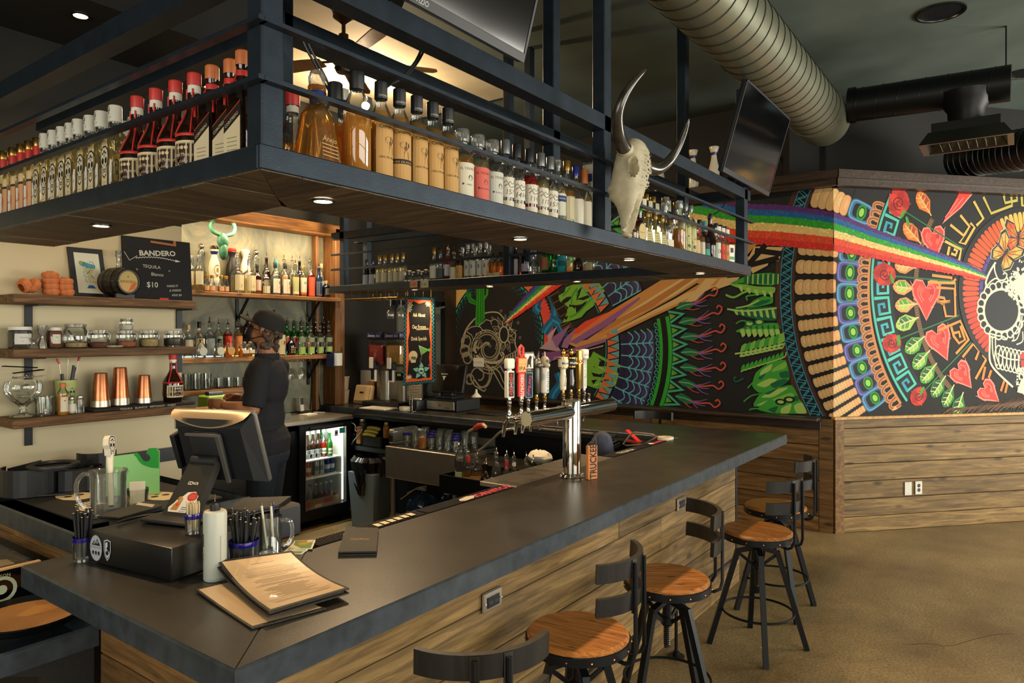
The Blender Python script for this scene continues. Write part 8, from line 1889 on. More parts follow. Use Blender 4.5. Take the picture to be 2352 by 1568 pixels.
t=thing('blue_cable','thin blue cable draped over the counter edge by the fridge','cable');obj('wire',MB().tube(smoothline([tuple(atx(x,y,4.515))for x,y in((835,932),(822,936),(814,946),(809,956),(808,966))],5),.004,6),'lid_blue',t)
def mk_jug():
 t=bpy.data.objects.new('water_jug',None);COL.objects.link(t);pr=[(0,.004),(.12,0),(.135,.02)]
 for z in(.08,.16,.24):pr+=[(.135,z),(.128,z+.012),(.135,z+.024)]
 pr+=[(.135,.34),(.11,.39),(.05,.42),(.03,.43),(.03,.47)];obj('jug_body',MB().lathe(pr,24),'jug_water',t);obj('cap',MB().lathe([(.032,.46),(.034,.48),(0,.482)],14),WPL,t)
 obj('handle',MB().tube([(-.03,0,.44),(-.06,0,.46),(-.10,0,.42)],.007,6),'jug_blue',t);return t
for i,(x,y)in enumerate(((4.26,4.02),(4.26,3.74),(4.52,3.9),(4.54,3.62))):put('jug',mk_jug,(x,y,.001),.3,'blue water jug under the sink, '+('front left','front right','back left','back right')[i],'water jugs under the sink','jug')
t=thing('wire_hanger','bent pale wire carrier lying over the water jugs','wire',(0,0,0));obj('wire',MB().tube([tuple(atx(x,y,4.08))for x,y in((920,1146),(957,1120),(980,1115),(978,1126),(955,1122),(935,1132))],.004,6),'steel',t)
# rubber floor mat behind the bar
m=MB().bbox(2.7,3.75,2.35,4.6,.001,.016,.004);t=tag(obj('floor_mat',m,'black_rubber'),'black rubber honeycomb mat on the floor behind the bar','mat')
def mat_rubber():
 m,nt,b,N,L=newmat('mat_rubber');tc=N.new('ShaderNodeTexCoord');v=N.new('ShaderNodeTexVoronoi');v.inputs['Scale'].default_value=34;v.inputs['Randomness'].default_value=.1;L.new(tc.outputs['Object'],v.inputs['Vector'])
 r=N.new('ShaderNodeValToRGB');e=r.color_ramp.elements;e[0].position=.25;e[0].color=(.05,.045,.035,1);e[1].position=.42;e[1].color=(.012,.012,.012,1);L.new(v.outputs['Distance'],r.inputs['Fac']);L.new(r.outputs['Color'],b.inputs['Base Color'])
 bp=N.new('ShaderNodeBump');bp.inputs['Strength'].default_value=.8;bp.inputs['Distance'].default_value=.01;L.new(v.outputs['Distance'],bp.inputs['Height']);L.new(bp.outputs['Normal'],b.inputs['Normal']);sp(b,Roughness=.6);return m
mat_rubber();t.data.materials[0]=MATS['mat_rubber']
mat('pewter','#7c7a74',.38,.8,var=.3,vscale=60)
mat('stopper_white','#c8cac4',.25)
mat('block_orange','#c07840',.6,var=.15,vscale=20)
mat('rag_blue','#3c4256',.9)
mat('drawer_black','#101113',.33,.2,.6,bump=.04,bscale=300)
mat('bezel_grey','#5a5a56',.35,.3)
mat('bezel_tan','#a08a6c',.4,.4)
mat('till_black','#14171b',.5,bump=.12,bscale=400)
mat('stand_dark','#221f19',.5)
mat('straw_black','#15161a',.45)
mat('straw_tip','#c8c0a8',.7)
mat('toothpick','#d8c8a0',.6)
mat('pump_grey','#b4b8ac',.42)
glass('mug_glass',(.9,.92,.9),.12,(.75,.77,.74))
mat('granite_black','#1a1c1e',.3,var=.6,vscale=180)
glass('cola',(.35,.14,.07),.45,(.22,.08,.04))
mat('muddler_white','#d8d2c0',.35)
mat('board_pale','#7cba74',.4)
mat('tray_black','#0c0d0f',.15,0,.6)
mat('cork','#a0703e',.6,var=.12,vscale=8)
glass('wrap_film',(.92,.93,.9),.04,(.8,.8,.75),.95,.12)
# ================================================================ beer tower
bt=thing('beer_tower','polished chrome T-shaped beer tower on the front counter','beer tower',(2.977,1.80,HB+.0006))
TZ=1.366-HB
obj('column',MB().lathe([(0,0),(.062,0),(.064,.008),(.06,.014),(.05,.016),(.0455,.022),(.0455,.378),(.043,.384),(0,.385)],36),'chrome',bt)
Tx=Matrix.Rotation(pi/2,4,'Y')
obj('cross_pipe',MB().lathe([(0,-.397),(.032,-.397),(.036,-.393),(.036,.413),(.032,.417),(0,.417)],32,M=Matrix.Translation((0,0,TZ))@Tx),'chrome',bt)
obj('seam_ring',MB().lathe([(.0462,TZ+.05),(.0468,TZ+.052),(.0462,TZ+.054)],32),DST,bt)
for i in range(8):a=2*pi*i/8;obj('base_bolt',MB().cyl(.004,.014,.018,8,M=Matrix.Translation((.055*cos(a),.055*sin(a),0))),'steel',bt)
TAPX=[aty(px,HY,1.885).x-2.977 for px in(1176,1203,1219,1238,1257,1299,1317,1335,1347,1358)]
for i,x in enumerate(TAPX):
 m=MB().lathe([(.012,.03),(.012,.055),(.017,.056),(.017,.066),(.011,.068),(.011,.10)],14,M=Matrix.Translation((x,0,TZ))@Matrix.Rotation(-pi/2,4,'X'))
 m.sphere((x,.10,TZ),.017,.017,.02,12,8);m.lathe([(.010,.0),(.013,.012),(.009,.022),(.007,.045),(.010,.05),(.010,.06)],12,M=Matrix.Translation((x,.10,TZ)))
 m.tube([(x,.105,TZ-.01),(x,.125,TZ-.03),(x,.135,TZ-.09)],[.011,.010,.008],10);obj('faucet',m,'chrome',bt)
def hz(i):return Vector((2.977+TAPX[i],1.90,HB+TZ+.0605))
fn_h=lambda y:planefn((0,-y,0),(1,0,0),(0,0,1),(0,-1,0))
def ferrule(t,m_='chrome',h=.03):obj('ferrule',MB().lathe([(.007,0),(.011,.004),(.012,.012),(.008,.018),(.008,h)],12),m_,t)
TC='tap handle'
def tap(i,label,rz=-.35):t=thing('tap_handle',label,TC,hz(i),rz,'beer tap handles');return t
t=tap(0,'white square tap handle with black panel and boxy head, leftmost on the tower');ferrule(t)
obj('shaft',MB().bbox(-.019,.019,-.015,.015,.03,.155,.003),WPL,t);obj('neck',MB().cyl(.011,.155,.163,12),WPL,t);obj('head',MB().bbox(-.021,.021,-.018,.018,.163,.212,.008,2),WPL,t)
q=Ink(fn_h(.0155));q.rect(-.014,.014,.038,.148,'#1a1c22')
for s_ in range(9):q.rect(-.006,.006,.045+.011*s_,.053+.011*s_,'#b83228')
for k_ in range(4):q.stroke([(0,.09),(-.013,.05+.026*k_)],.002,'#8a8c90');q.stroke([(0,.09),(.013,.05+.026*k_)],.002,'#8a8c90')
q.build('front_panel',t);q=Ink(planefn((.0214,0,0),(0,1,0),(0,0,1),(1,0,0)));q.rect(-.012,.012,.168,.205,'#5a3028');q.build('side_panel',t)
t=tap(1,'bright red flat tap handle with IPA panel and ring top');ferrule(t)
obj('shaft',MB().bbox(-.018,.018,-.008,.008,.028,.155,.003),'red_plastic',t);obj('panel',MB().bbox(-.026,.026,-.010,.010,.14,.215,.003),'red_plastic',t);obj('ring',MB().tube([(.0,0,.215),(-.011,0,.23),(-.011,0,.258),(0,0,.27),(.011,0,.258),(.011,0,.23)],.007,8,closed=True),'red_plastic',t)
q=Ink(fn_h(.0105));q.rect(-.021,.021,.147,.208,'#dca868');q.text('IPA',0,.153,.027,'#2a2018',bold=.01);q.text('FRESH HAZE',0,.180,.0075,'#c86a34');q.build('panel_print',t)
q=Ink(fn_h(.0085));q.text('DESCHUTES',-.008,.134,.0235,'#e4dccc','LEFT',rot=-pi/2,bold=.02,sx=.92);q.build('lettering',t)
t=tap(2,'black tap handle with neon pink script below a bear emblem');ferrule(t)
obj('shaft',MB().bbox(-.024,.024,-.008,.008,.02,.145,.002),BPL,t);obj('emblem_board',MB().bbox(-.026,.026,-.008,.008,.147,.232,.002),WPL,t);obj('top_bar',MB().box(-.026,.026,-.010,.010,.232,.238),DST,t,False)
q=Ink(fn_h(.0085));q.rect(-.020,.020,.022,.140,'#7ac0d0');q.rect(-.018,.018,.024,.138,'#14141c');q.text('Cool Runz',.002,.128,.024,'#e04a88','LEFT',rot=-pi/2-.15,shear=.2,sx=.85);q.text('IPA',0,.03,.013,'#6a78d8');q.build('panel_print',t)
q=Ink(fn_h(.0088));q.poly([(-.012,.165),(-.006,.165),(-.004,.18),(.004,.178),(.006,.165),(.012,.166),(.010,.19),(.012,.205),(.016,.215),(.006,.222),(-.002,.212),(-.010,.198)],'#1c1a18');q.rect(-.024,.024,.149,.160,'#1c1a18');q.text('CRAFT',0,.151,.008,'#d8d4c8');q.build('bear_emblem',t)
t=tap(3,'grey metal animal-head tap handle with pricked ears',-.1);ferrule(t,'brass')
obj('shaft',MB().lathe([(.010,.03),(.017,.045),(.016,.15),(.013,.165),(0,.17)],14),DST,t);m=MB();m.sphere((0,0,.185),.021,.024,.03);m.sphere((-.004,-.024,.172),.013,.02,.013);obj('animal_head',m,'pewter',t)
for sg in(-1,1):obj('ear',MB().lathe([(.008,0),(.006,.018),(0,.04)],8,M=Matrix.Translation((.013*sg,.004,.205))@Matrix.Rotation(R(18*sg),4,'Y')),'pewter',t)
t=tap(4,'white tap handle topped by a painted skull with blue lettering',-.1);ferrule(t,'brass')
obj('shaft',MB().lathe([(.013,.03),(.0215,.036),(.022,.15),(.018,.158),(0,.16)],18),'stopper_white',t);m=MB();m.sphere((0,0,.19),.022,.024,.026);m.sphere((.004,-.012,.170),.014,.016,.014);obj('skull',m,'bone',t)
obj('finial',MB().lathe([(.005,.212),(.004,.235),(0,.238)],10),'bone',t);q=Ink(lambda u,v,h:Vector((u,-.0255-h,v)));q.disc(.010,.192,.007,'#3a2a44',.008,12);q.disc(-.010,.192,.006,'#3a2a44',.008,12);q.poly([(-.003,.178),(.003,.178),(0,.186)],'#2a2420');q.rect(-.010,.012,.165,.1675,'#2a2420');q.build('skull_paint',t)
q=Ink(cylfn(.0222));q.text('BUENAVEZA',.005,.040,.0185,'#2a6a80','LEFT',rot=pi/2,sx=.95);q.text('BUENAVEZA',.028,.040,.0185,'#2a6a80','LEFT',rot=pi/2,sx=.95);q.build('lettering',t)
for i,(c_,tc,w1,w2,l,fer)in enumerate(((CER,'#1c1a18','Modelo','Especial','cream ceramic tap handle with gold crown finial','brass'),('black_gloss','#d8d4c8','Modelo','Negra','glossy black tap handle with gold crown finial','brass'))):
 t=tap(5+i,l+', above the tower column',-.25);ferrule(t,fer,.035)
 obj('shaft',MB().lathe([(.012,.035),(.016,.04),(.018,.09),(.014,.13),(.015,.145),(0,.146)],18),c_,t);obj('drum',MB().lathe([(.018,.145),(.0255,.150),(.0265,.20),(.024,.206),(0,.207)],20),c_,t);obj('gold_band',MB().lathe([(.0268,.196),(.027,.199),(.0268,.202)],20).lathe([(.0262,.150),(.0266,.153),(.0262,.156)],20),'brass',t)
 obj('crown',MB().lathe([(.006,.206),(.012,.218),(.014,.232),(.008,.245),(0,.25)],10),'brass',t)
 q=Ink(cylfn(.0268));q.grid(-.024,.024,.158,.192,'#1a1a1c' if i else '#d8d2c0',6);q.text(w1,0,.169,.0165,tc,bold=.02);q.build('drum_lettering',t);q=Ink(cylfn(.0185));q.text(w2,.004,.055,.018,'#d8d4c8' if i else '#2a2824','LEFT',rot=pi/2,shear=.2);q.build('shaft_lettering',t)
t=tap(7,'gold metal tap handle with red double-X crest',-.2);ferrule(t,'brass')
obj('shaft',MB().lathe([(.010,.03),(.015,.04),(.016,.16),(.010,.168),(0,.17)],8),GFL,t);obj('blade_top',MB().bbox(-.014,.014,-.012,.012,.17,.24,.004),GFL,t);obj('crest',MB().prism([(-.022,-.004),(.022,-.004),(.022,.004),(-.022,.004)],.165,.20),GFL,t)
q=Ink(fn_h(.0125));q.text('XX',0,.170,.026,'#b0281c',bold=.03);q.poly([(-.006,.05),(.006,.05),(.009,.075),(0,.09),(-.009,.075)],'#3a2c18');q.build('crest_print',t)
t=tap(8,'tall white tap handle with green vertical lettering, right of the gold one',-.2);ferrule(t)
obj('shaft',MB().bbox(-.014,.014,-.010,.010,.03,.19,.004),WPL,t);obj('head',MB().lathe([(.016,.185),(.025,.195),(.026,.235),(.022,.242),(0,.243)],18),WPL,t);q=Ink(fn_h(.0105));q.text('HARD KOMBUCHA',-.007,.185,.0165,'#2a5a48','LEFT',rot=-pi/2);q.build('lettering',t);q=Ink(cylfn(.0262));q.text('EAST',0,.208,.016,'#a83a30');q.build('head_lettering',t)
# wood block with the town name
t=thing('wood_sign_block','small orange wood block reading Truckee beside the beer tower','sign',(2.99,1.695,HB+.0006),-.42)
obj('block',MB().bbox(-.028,.028,-.010,.010,0,.165,.002),'block_orange',t)
q=Ink(fn_h(.0103));q.text('TRUCKEE',.020,.004,.054,'#1c1814','LEFT',rot=pi/2,bold=.015,sx=.72);q.build('lettering',t)
obj('mountain_cutout',MB().prism([(-.028,-.003),(.028,-.003),(.028,.003),(-.028,.003)],.165,.168).bar((-.028,0,.168),(-.008,0,.182),.003).bar((-.008,0,.182),(.004,0,.176),.003).bar((.004,0,.176),(.024,0,.205),.003).bar((.028,0,.165),(.024,0,.205),.003),DST,t,False)
# drip tray and rubber rail mats on the inner edge
lz=HB-.03
obj('inner_ledge',MB().box(XI,4.40,YI+.001,YI+.16,lz-.03,lz).box(4.36,XR-.001,YI+.001,5.0,lz-.03,lz),BM,bc,False)
t=thing('drip_tray','perforated steel drip tray behind the beer tower','drip tray',(0,0,lz+.0006));obj('tray',MB().bbox(2.66,3.62,YI+.006,YI+.235,0,.022,.002),'steel',t)
q=Ink(lambda u,v,h:Vector((u,v,.0222+h)));q.n=1
for i in range(48):
 for j in range(11):q.mb.add([(2.68+.0195*i+.006*cos(R(a))+.009*(j%2),YI+.02+.0195*j+.006*sin(R(a)),.0227)for a in(0,60,120,180,240,300)],[(0,1,2,3,4,5)],0,None,lin('#1a1814'))
q.build('perforation',t)['kind']='stuff'
def rail_mat(x0,x1,y0,y1,label,words,al='x'):
 t=thing('bar_mat',label,'bar mat',(0,0,lz+.0006),group='rail mats');obj('mat_base',MB().bbox(x0,x1,y0,y1,0,.018,.003),'black_rubber',t)
 m=MB()
 if al=='x':
  n=int((x1-x0)/.011)
  for i in range(n):m.box(x0+.006+.011*i,x0+.011+.011*i,y0+.012,y1-.006,.018,.024)
 obj('ribs',m,'black_rubber',t,False)['kind']='stuff'
 q=Ink((lambda u,v,h:Vector((u,v,.0245+h)))if al=='x' else(lambda u,v,h:Vector((x0+.08-v,u,.0186+h))),.0006)
 for s_,u,v,sz_,c_,bo in words:q.text(s_,u,v,sz_,c_,bold=bo)
 return t,q
YM0,YM1=YI+.008,YI+.10
t,q=rail_mat(1.52,2.05,YM0,YM1,'black ribbed rail mat with cream logo, behind the leather folder',[]);q.poly([(1.64,YM0+.02),(1.70,YM0+.015),(1.76,YM0+.04),(1.72,YM0+.06),(1.66,YM0+.05)],'#cfc4a4');[q.poly([(1.80+.035*i,YM0+.02),(1.826+.035*i,YM0+.02),(1.832+.035*i,YM0+.055),(1.806+.035*i,YM0+.06)],'#cfc4a4')for i in range(6)];q.build('mat_lettering',t)
t,q=rail_mat(2.06,2.64,YM0,YM1,'black ribbed rail mat with pink lettering, left of the drip tray',[('HORNITOS',2.50,YM0+.02,.058,'#d84a58',.04)]);q.poly([(2.28,YM0+.03),(2.30,YM0+.015),(2.36,YM0+.02),(2.40,YM0+.05),(2.36,YM0+.065),(2.30,YM0+.055)],'#cfc4b0');q.build('mat_lettering',t)
t,q=rail_mat(3.63,4.15,YM0,YM1,'black rail mat with white lettering, right of the drip tray',[('TEQUILA',3.85,YM0+.025,.05,'#c8c4b4',.02)]);q.build('mat_lettering',t)
t,q=rail_mat(4.16,4.40,YM0,YM1,'black rail mat with pink lettering at the far inner corner',[('HORNITOS',4.31,YM0+.025,.04,'#d84a58',.04)]);q.poly([(4.18,YM0+.03),(4.22,YM0+.02),(4.24,YM0+.06),(4.20,YM0+.065)],'#cfc4b0');q.build('mat_lettering',t)
t,q=rail_mat(4.40,4.52,2.35,3.25,'long black rail mat with white lettering along the far counter',[('RESERVA DE LA FAMILIA',2.75,.02,.045,'#c8c4b4',.01)],'y');q.build('mat_lettering',t)
t=thing('tape_roll','white roll of tape at the inner corner of the far counter','roll',(4.45,1.95,HB-.029));obj('ring',MB().lathe([(.022,0),(.055,0),(.055,.04),(.022,.04),(.022,0)],24),CER,t)
t=thing('ice_scoop_frame','bent steel wire frame behind the far rail mat','wire frame');obj('wire',MB().tube([tuple(atx(x,y,4.27)+Vector((0,0,.03)))for x,y in((1431,1030),(1450,1006),(1458,1003),(1500,1008),(1510,1012),(1480,1030),(1440,1033))],.006,7,closed=True),'steel',t)
p=atx(1455,1030,4.34);t=thing('red_wedge','red plastic scoop standing in the steel wire frame','scoop',(p.x,p.y,lz+.0006));obj('scoop',MB().prism([(-.03,-.05),(.03,-.05),(.02,.05),(-.02,.05)],0,.012).bar((0,-.04,.01),(0,.05,.08),.05,.006),'red_plastic',t,False)
p=atx(1383,1050,4.10);t=thing('blue_rag','crumpled grey-blue rag beside the wood block','rag',(p.x,p.y,HB-.16));m=MB();m.sphere((0,0,.115),.07,.08,.11,18,12);random.seed(5);m.v=[(x*random.uniform(.85,1.12),y*random.uniform(.85,1.12),z)for x,y,z in m.v];obj('cloth',m,'rag_blue',t)
obj('shelf_box',MB().box(3.98,4.36,YI+.17,2.44,HB-.30,HB-.165),BPT,bc,False)
for i,(a,b)in enumerate((((1400,1035),(1425,1022)),((1402,1028),(1424,1016)),((1398,1020),(1418,1010)))):t=thing('tong','dark steel tongs lying by the grey-blue rag, '+('front','middle','back')[i],'tongs',group='tongs by the rag');obj('arm',MB().bar(atx(*a,4.2),atx(*b,4.28),.012,.006),DST,t,False)

# ================================================================ things on the front-left counter
CZ=HB+.0008
dw=thing('cash_drawer','large black cash drawer with two round stickers on the front counter','cash drawer',(.98,2.341,CZ),R(-81.5))
# local x runs along the drawer front (towards the camera), local y into the counter (+X)
obj('box',MB().bbox(0,.392,0,.40,.004,.098,.004,2),'drawer_black',dw)
for x in(.03,.36):
 for y in(.03,.37):obj('foot',MB().cyl(.012,0,.005,12,M=Matrix.Translation((x,y,0))),'black_rubber',dw)
obj('side_edge',MB().box(.390,.3925,.003,.397,.006,.0965),DST,dw,False)
q=Ink(planefn((0,-.0003,0),(1,0,0),(0,0,1),(0,-1,0)))
q.disc(.042,.05,.030,'#8a70a0',.040,28);q.disc(.042,.05,.0285,'#a8aeb2',.0385,28);q.poly([(.020,.058),(.034,.074),(.040,.064),(.048,.080),(.064,.058)],'#1c2228');q.poly([(.028,.061),(.034,.070),(.037,.063)],'#a8aeb2');q.poly([(.044,.064),(.048,.075),(.052,.066)],'#a8aeb2')
q.text('SIERRA BREWERY NETWORK',.042,.050,.0052,'#1c2228',sx=.8)
for u in(.028,.042,.056):q.disc(u,.036,.0055,'#1c2228',None,8);q.rect(u-.006,u+.006,.029,.0305,'#1c2228')
q.poly([(.082,.078),(.098,.084),(.116,.080),(.116,.05),(.108,.028),(.098,.018),(.088,.030),(.082,.05)],'#b8bcc0');q.poly([(.085,.075),(.098,.080),(.113,.077),(.113,.05),(.106,.031),(.098,.022),(.09,.033),(.085,.05)],'#14161a');q.poly([(.088,.072),(.1,.076),(.1,.062),(.094,.056),(.104,.046),(.108,.05),(.108,.036),(.098,.026),(.091,.036),(.088,.05)],'#c4c8ca');q.disc(.098,.042,.007,'#14161a',None,12)
q.build('stickers',dw)
# till seen from behind
yaw,tl=-1.26431,.32598
WD=Vector((cos(yaw),sin(yaw),0));NB=Vector((sin(yaw),-cos(yaw),0));UP=Vector((0,0,cos(tl)))+NB*sin(tl);NN=NB*cos(tl)-Vector((0,0,sin(tl)))
MM=Matrix.Translation((1.33576,2.21004,1.36428))@Matrix(((WD.x,UP.x,NN.x,0),(WD.y,UP.y,NN.y,0),(WD.z,UP.z,NN.z,0),(0,0,0,1)))
ms_=thing('till_monitor','black till monitor seen from behind on its sloped stand','till')
m=MB().bbox(-.170,.170,-.131,.131,-.035,-.012,.011,3,M=MM);obj('screen_bezel',m,'bezel_grey',ms_)
obj('glass',MB().box(-.155,.155,-.116,.116,-.0365,-.0352,M=MM),'black_gloss',ms_,False)
m=MB();P=[(-.165,-.126,-.012),(.165,-.126,-.012),(.165,.126,-.012),(-.165,.126,-.012),(-.135,-.105,.022),(.135,-.105,.022),(.13,.085,.022),(-.13,.085,.022)]
m.add([MM@Vector(p)for p in P],[(4,5,6,7),(0,1,5,4),(1,2,6,5),(2,3,7,6),(3,0,4,7)]);obj('back_shell',m,'till_black',ms_,False)
m=MB();n=14;V=[]
for i in range(n+1):
 u=-.15+.30*i/n;k_=1-(u/.15)**2;V+=[(u*1.06,.127,.001),(u,.118-.034*k_,.019+.006*k_),(u*1.06,.131,-.013)]
fs=[]
for i in range(n):b=3*i;fs+=[(b,b+1,b+4,b+3),(b+2,b,b+3,b+5)]
m.add([MM@Vector(p)for p in V],fs);obj('top_band',m,'bezel_tan',ms_,sharp=60)
m=MB();V=[]
for i in range(n+1):u=-.10+.20*i/n;k_=1-(u/.10)**2;V+=[(u*1.05,.114,.016),(u,.112-.020*k_-.002,.0265+.002*k_)]
m.add([MM@Vector(p)for p in V],[(2*i,2*i+1,2*i+3,2*i+2)for i in range(n)]);obj('vent',m,BPL,ms_,sharp=60)
obj('spine',MB().bbox(-.075,.055,-.105,.072,.018,.042,.012,2,M=MM),'till_black',ms_);obj('spine_ridge',MB().bar(MM@Vector((-.075,.068,.044)),MM@Vector((.05,.068,.044)),.014,.008).bar(MM@Vector((.05,.068,.044)),MM@Vector((.052,-.105,.044)),.014,.008),'bezel_grey',ms_,False)
obj('card_swipe',MB().bbox(-.192,-.172,-.09,.04,-.035,.01,.004,M=MM),'till_black',ms_)
F0=Vector((1.205,2.225,CZ+.103));F1=MM@Vector((-.015,-.025,.05));w2=WD*.056
sv=(F1-F0);th=sv.cross(WD).normalized()*.022
m=MB();P=[F0-w2*1.15,F0+w2*1.15,F1+w2*.95,F1-w2*.95]; 
if th.dot(Vector((-1,-1,.5)))<0:th=-th
m.add([*[p+th*.5 for p in P],*[p-th*.9 for p in P]],[(0,1,2,3),(7,6,5,4),(0,4,5,1),(1,5,6,2),(2,6,7,3),(3,7,4,0)]);st_=obj('stand_arm',m,'stand_dark',ms_,False)
obj('hinge',MB().tube([F1-WD*.05,F1+WD*.05],.02,12),'till_black',ms_)
L_=sv.length;nrm=th.normalized()
fs_=lambda u,v,h:F0+WD*u+sv*(v/L_)+nrm*(.011+h+.0012)
q=Ink(fs_);q.text('NCR',.012,.115,.012,'#c8c4b8',bold=.03);q.disc(-.012,.119,.006,'#c8c4b8',None,12);q.disc(-.012,.119,.0035,'#221f19',None,10);q.disc(-.004,.119,.006,'#c8c4b8',None,12);q.disc(-.004,.119,.0035,'#221f19',None,10)
q.poly([(-.045,.02),(.040,.02),(.046,.05),(.048,.078),(.03,.092),(.0,.088),(-.012,.074),(-.028,.064),(-.036,.05),(-.05,.034)],'#d4d0c0');q.disc(.026,.074,.020,'#b83a2c',.015,22)
q.poly([(-.04,.026),(-.012,.026),(-.008,.05),(-.006,.064),(-.014,.074),(-.024,.07),(-.024,.056),(-.034,.044)],'#a8783c');q.disc(-.018,.064,.010,'#b08448',.009,12);q.disc(-.022,.066,.0018,'#1a1410',None,6);q.disc(-.026,.062,.0022,'#1a1410',None,6);q.disc(-.02,.045,.006,'#c83a2c',None,8);q.poly([(.02,.042),(.03,.042),(.03,.052),(.025,.056),(.02,.052)],'#2a4a7a')
for v in(.036,.030):q.rect(.002,.040,v,v+.003,'#6a7480')
q.text('PATROL DOG',.018,.022,.0065,'#2a3a5a')
for v in(.079,.074,.069):q.rect(.014,.038,v,v+.0015,'#d87a6a')
q.build('sticker',st_)
obj('foot_plate',MB().bbox(-.10,.10,-.075,.085,0,.014,.006,2,M=Matrix.Translation((1.215,2.225,CZ+.1012))@Matrix.Rotation(yaw,4,'Z')),'till_black',ms_)
# straws, toothpicks, pump bottle, mug
def straw_glass(name,label,px,py,r,h,n,L0,spread,sd,band='blue_band',zz=HB,cl=None):
 p=atz(px,py,zz);base=Vector((p.x,p.y+r*.0,zz+.0008))
 t=thing(name,label,'glass',base)
 obj('glass_body',MB().lathe([(0,.008),(r*.86,.008),(r*.9,0),(r*.95,.004),(r,h),(r*.95,h),(r*.9,.012),(0,.012)],24),CG,t)
 obj('rim_band',MB().lathe([(r*1.0,h*.82),(r*1.015,h*.84),(r*1.02,h*1.0),(r*.95,h*1.0),(r*.94,h*.83)],24),band,t)
 random.seed(sd)
 for i in range(n):
  a=2*pi*i/n*2.4;rr=r*.7*math.sqrt((i+.5)/n);b0=Vector((rr*cos(a)*.8,rr*sin(a)*.8,.014));tp=Vector((rr*cos(a)*spread,rr*sin(a)*spread,L0*random.uniform(.88,1.08)))
  s_=thing('straw','black paper straw in '+label.split(' of ')[-1]if False else 'black drinking straw standing in the '+cl,'straw',base,0,'straws in the '+cl)
  d=(tp-b0).normalized();obj('tube',MB().tube([b0,tp],.0032,7,cap=False),'straw_black',s_);obj('end',MB().tube([tp-d*.0005,tp+d*.0004],.0031,7),'straw_tip',s_)
 return t
straw_glass('straw_glass','blue-rimmed glass of black straws at the far corner of cash drawer',190,1287,.029,.075,18,.155,1.55,3,cl='glass at the stickered drawer')
straw_glass('straw_glass','blue-rimmed glass of black straws beside the pump bottle',560,1304,.043,.085,20,.165,1.6,8,cl='glass beside the pump bottle')
p=atz(443,1224,CZ+.099);t=thing('toothpick_glass','blue-banded shot glass of toothpicks on the cash drawer','glass',p+Vector((0,0,.0008)));r=.0235
obj('glass_body',MB().lathe([(0,.006),(r*.86,.006),(r*.9,0),(r,.06),(r*.95,.06),(r*.9,.01),(0,.01)],22),CG,t);obj('blue_ring',MB().lathe([(r*.985,.045),(r*1.03,.048),(r*1.035,.058),(r*.99,.061)],22),'blue_band',t)
m=MB();random.seed(2)
for i in range(60):a=random.uniform(0,2*pi);rr=r*.82*math.sqrt(random.random());m.tube([(rr*cos(a)*.9,rr*sin(a)*.9,.011),(rr*cos(a)*1.05,rr*sin(a)*1.05,.092+random.uniform(-.004,.006))],.0011,4)
o=obj('toothpicks',m,'toothpick',t);o['kind']='stuff'
p=atz(494,1330,HB);t=thing('pump_bottle','tall pale grey pump bottle with black collar on the counter','bottle',(p.x,p.y,CZ),-.7)
obj('bottle_body',MB().lathe([(0,.001),(.029,0),(.0315,.004),(.0325,.19),(.030,.197),(.026,.199),(0,.199)],30),'pump_grey',t);obj('collar',MB().lathe([(.0,.198),(.014,.198),(.0145,.201),(.0135,.217),(.010,.221),(.010,.214),(0,.214)],20),BPL,t);obj('pump_tube',MB().cyl(.0018,.212,.245,8),'chrome',t)
q=Ink(cylfn(.0324))
for i in range(14):q.rect(-.040,-.031,.10+.0026*i,.10+.0026*i+.0014 if i%3 else .10+.0026*i+.0021,'#22262c')
for i in range(7):q.rect(-.039,-.035+.002*(i%3),.056+.004*i,.058+.004*i,'#5a6064')
q.stroke([(.02,.06),(.02,.13),(.045,.13),(.045,.06)],.001,'#6a7a90',True);q.build('label_print',t)
p=atz(620,1279,HB);t=thing('beer_mug','clear glass mug with handle holding pens beside the straws','mug',(p.x,p.y,CZ),-.2);r=.037
obj('glass_body',MB().lathe([(0,.012),(r*.9,.012),(r*1.05,0),(r*1.08,.012),(r*.94,.022),(r,.13),(r*.94,.13),(r*.86,.026),(0,.024)],26),CG,t)
obj('mug_handle',MB().tube(smoothline([(r*.95,0,.108),(r*1.75,0,.105),(r*2.0,0,.085),(r*1.95,0,.045),(r*1.5,0,.028),(r*.96,0,.035)],5),.0065,10),'mug_glass',t);obj('bead_ring',MB().tube([(r*1.08*cos(2*pi*i/36),r*1.08*sin(2*pi*i/36),.008+.003*(i%2))for i in range(36)],.004,6,closed=True),'mug_glass',t)
for i,(a,b,c_,l)in enumerate((((-.012,.0,.03),(-.022,.012,.165),WPL,'white'),((.006,-.01,.03),(.0,-.006,.162),WPL,'grey-white'),((.015,.01,.03),(.022,.014,.160),'lid_blue','dark blue'))):s_=thing('pen',l+' pen standing in the glass mug','pen',(p.x,p.y,CZ),0,'pens in the mug');obj('barrel',MB().tube([a,b],.0038,8),c_,s_);obj('tip',MB().tube([b,Vector(b)+(Vector(b)-Vector(a)).normalized()*.010],[.0032,.002],8),DST,s_)
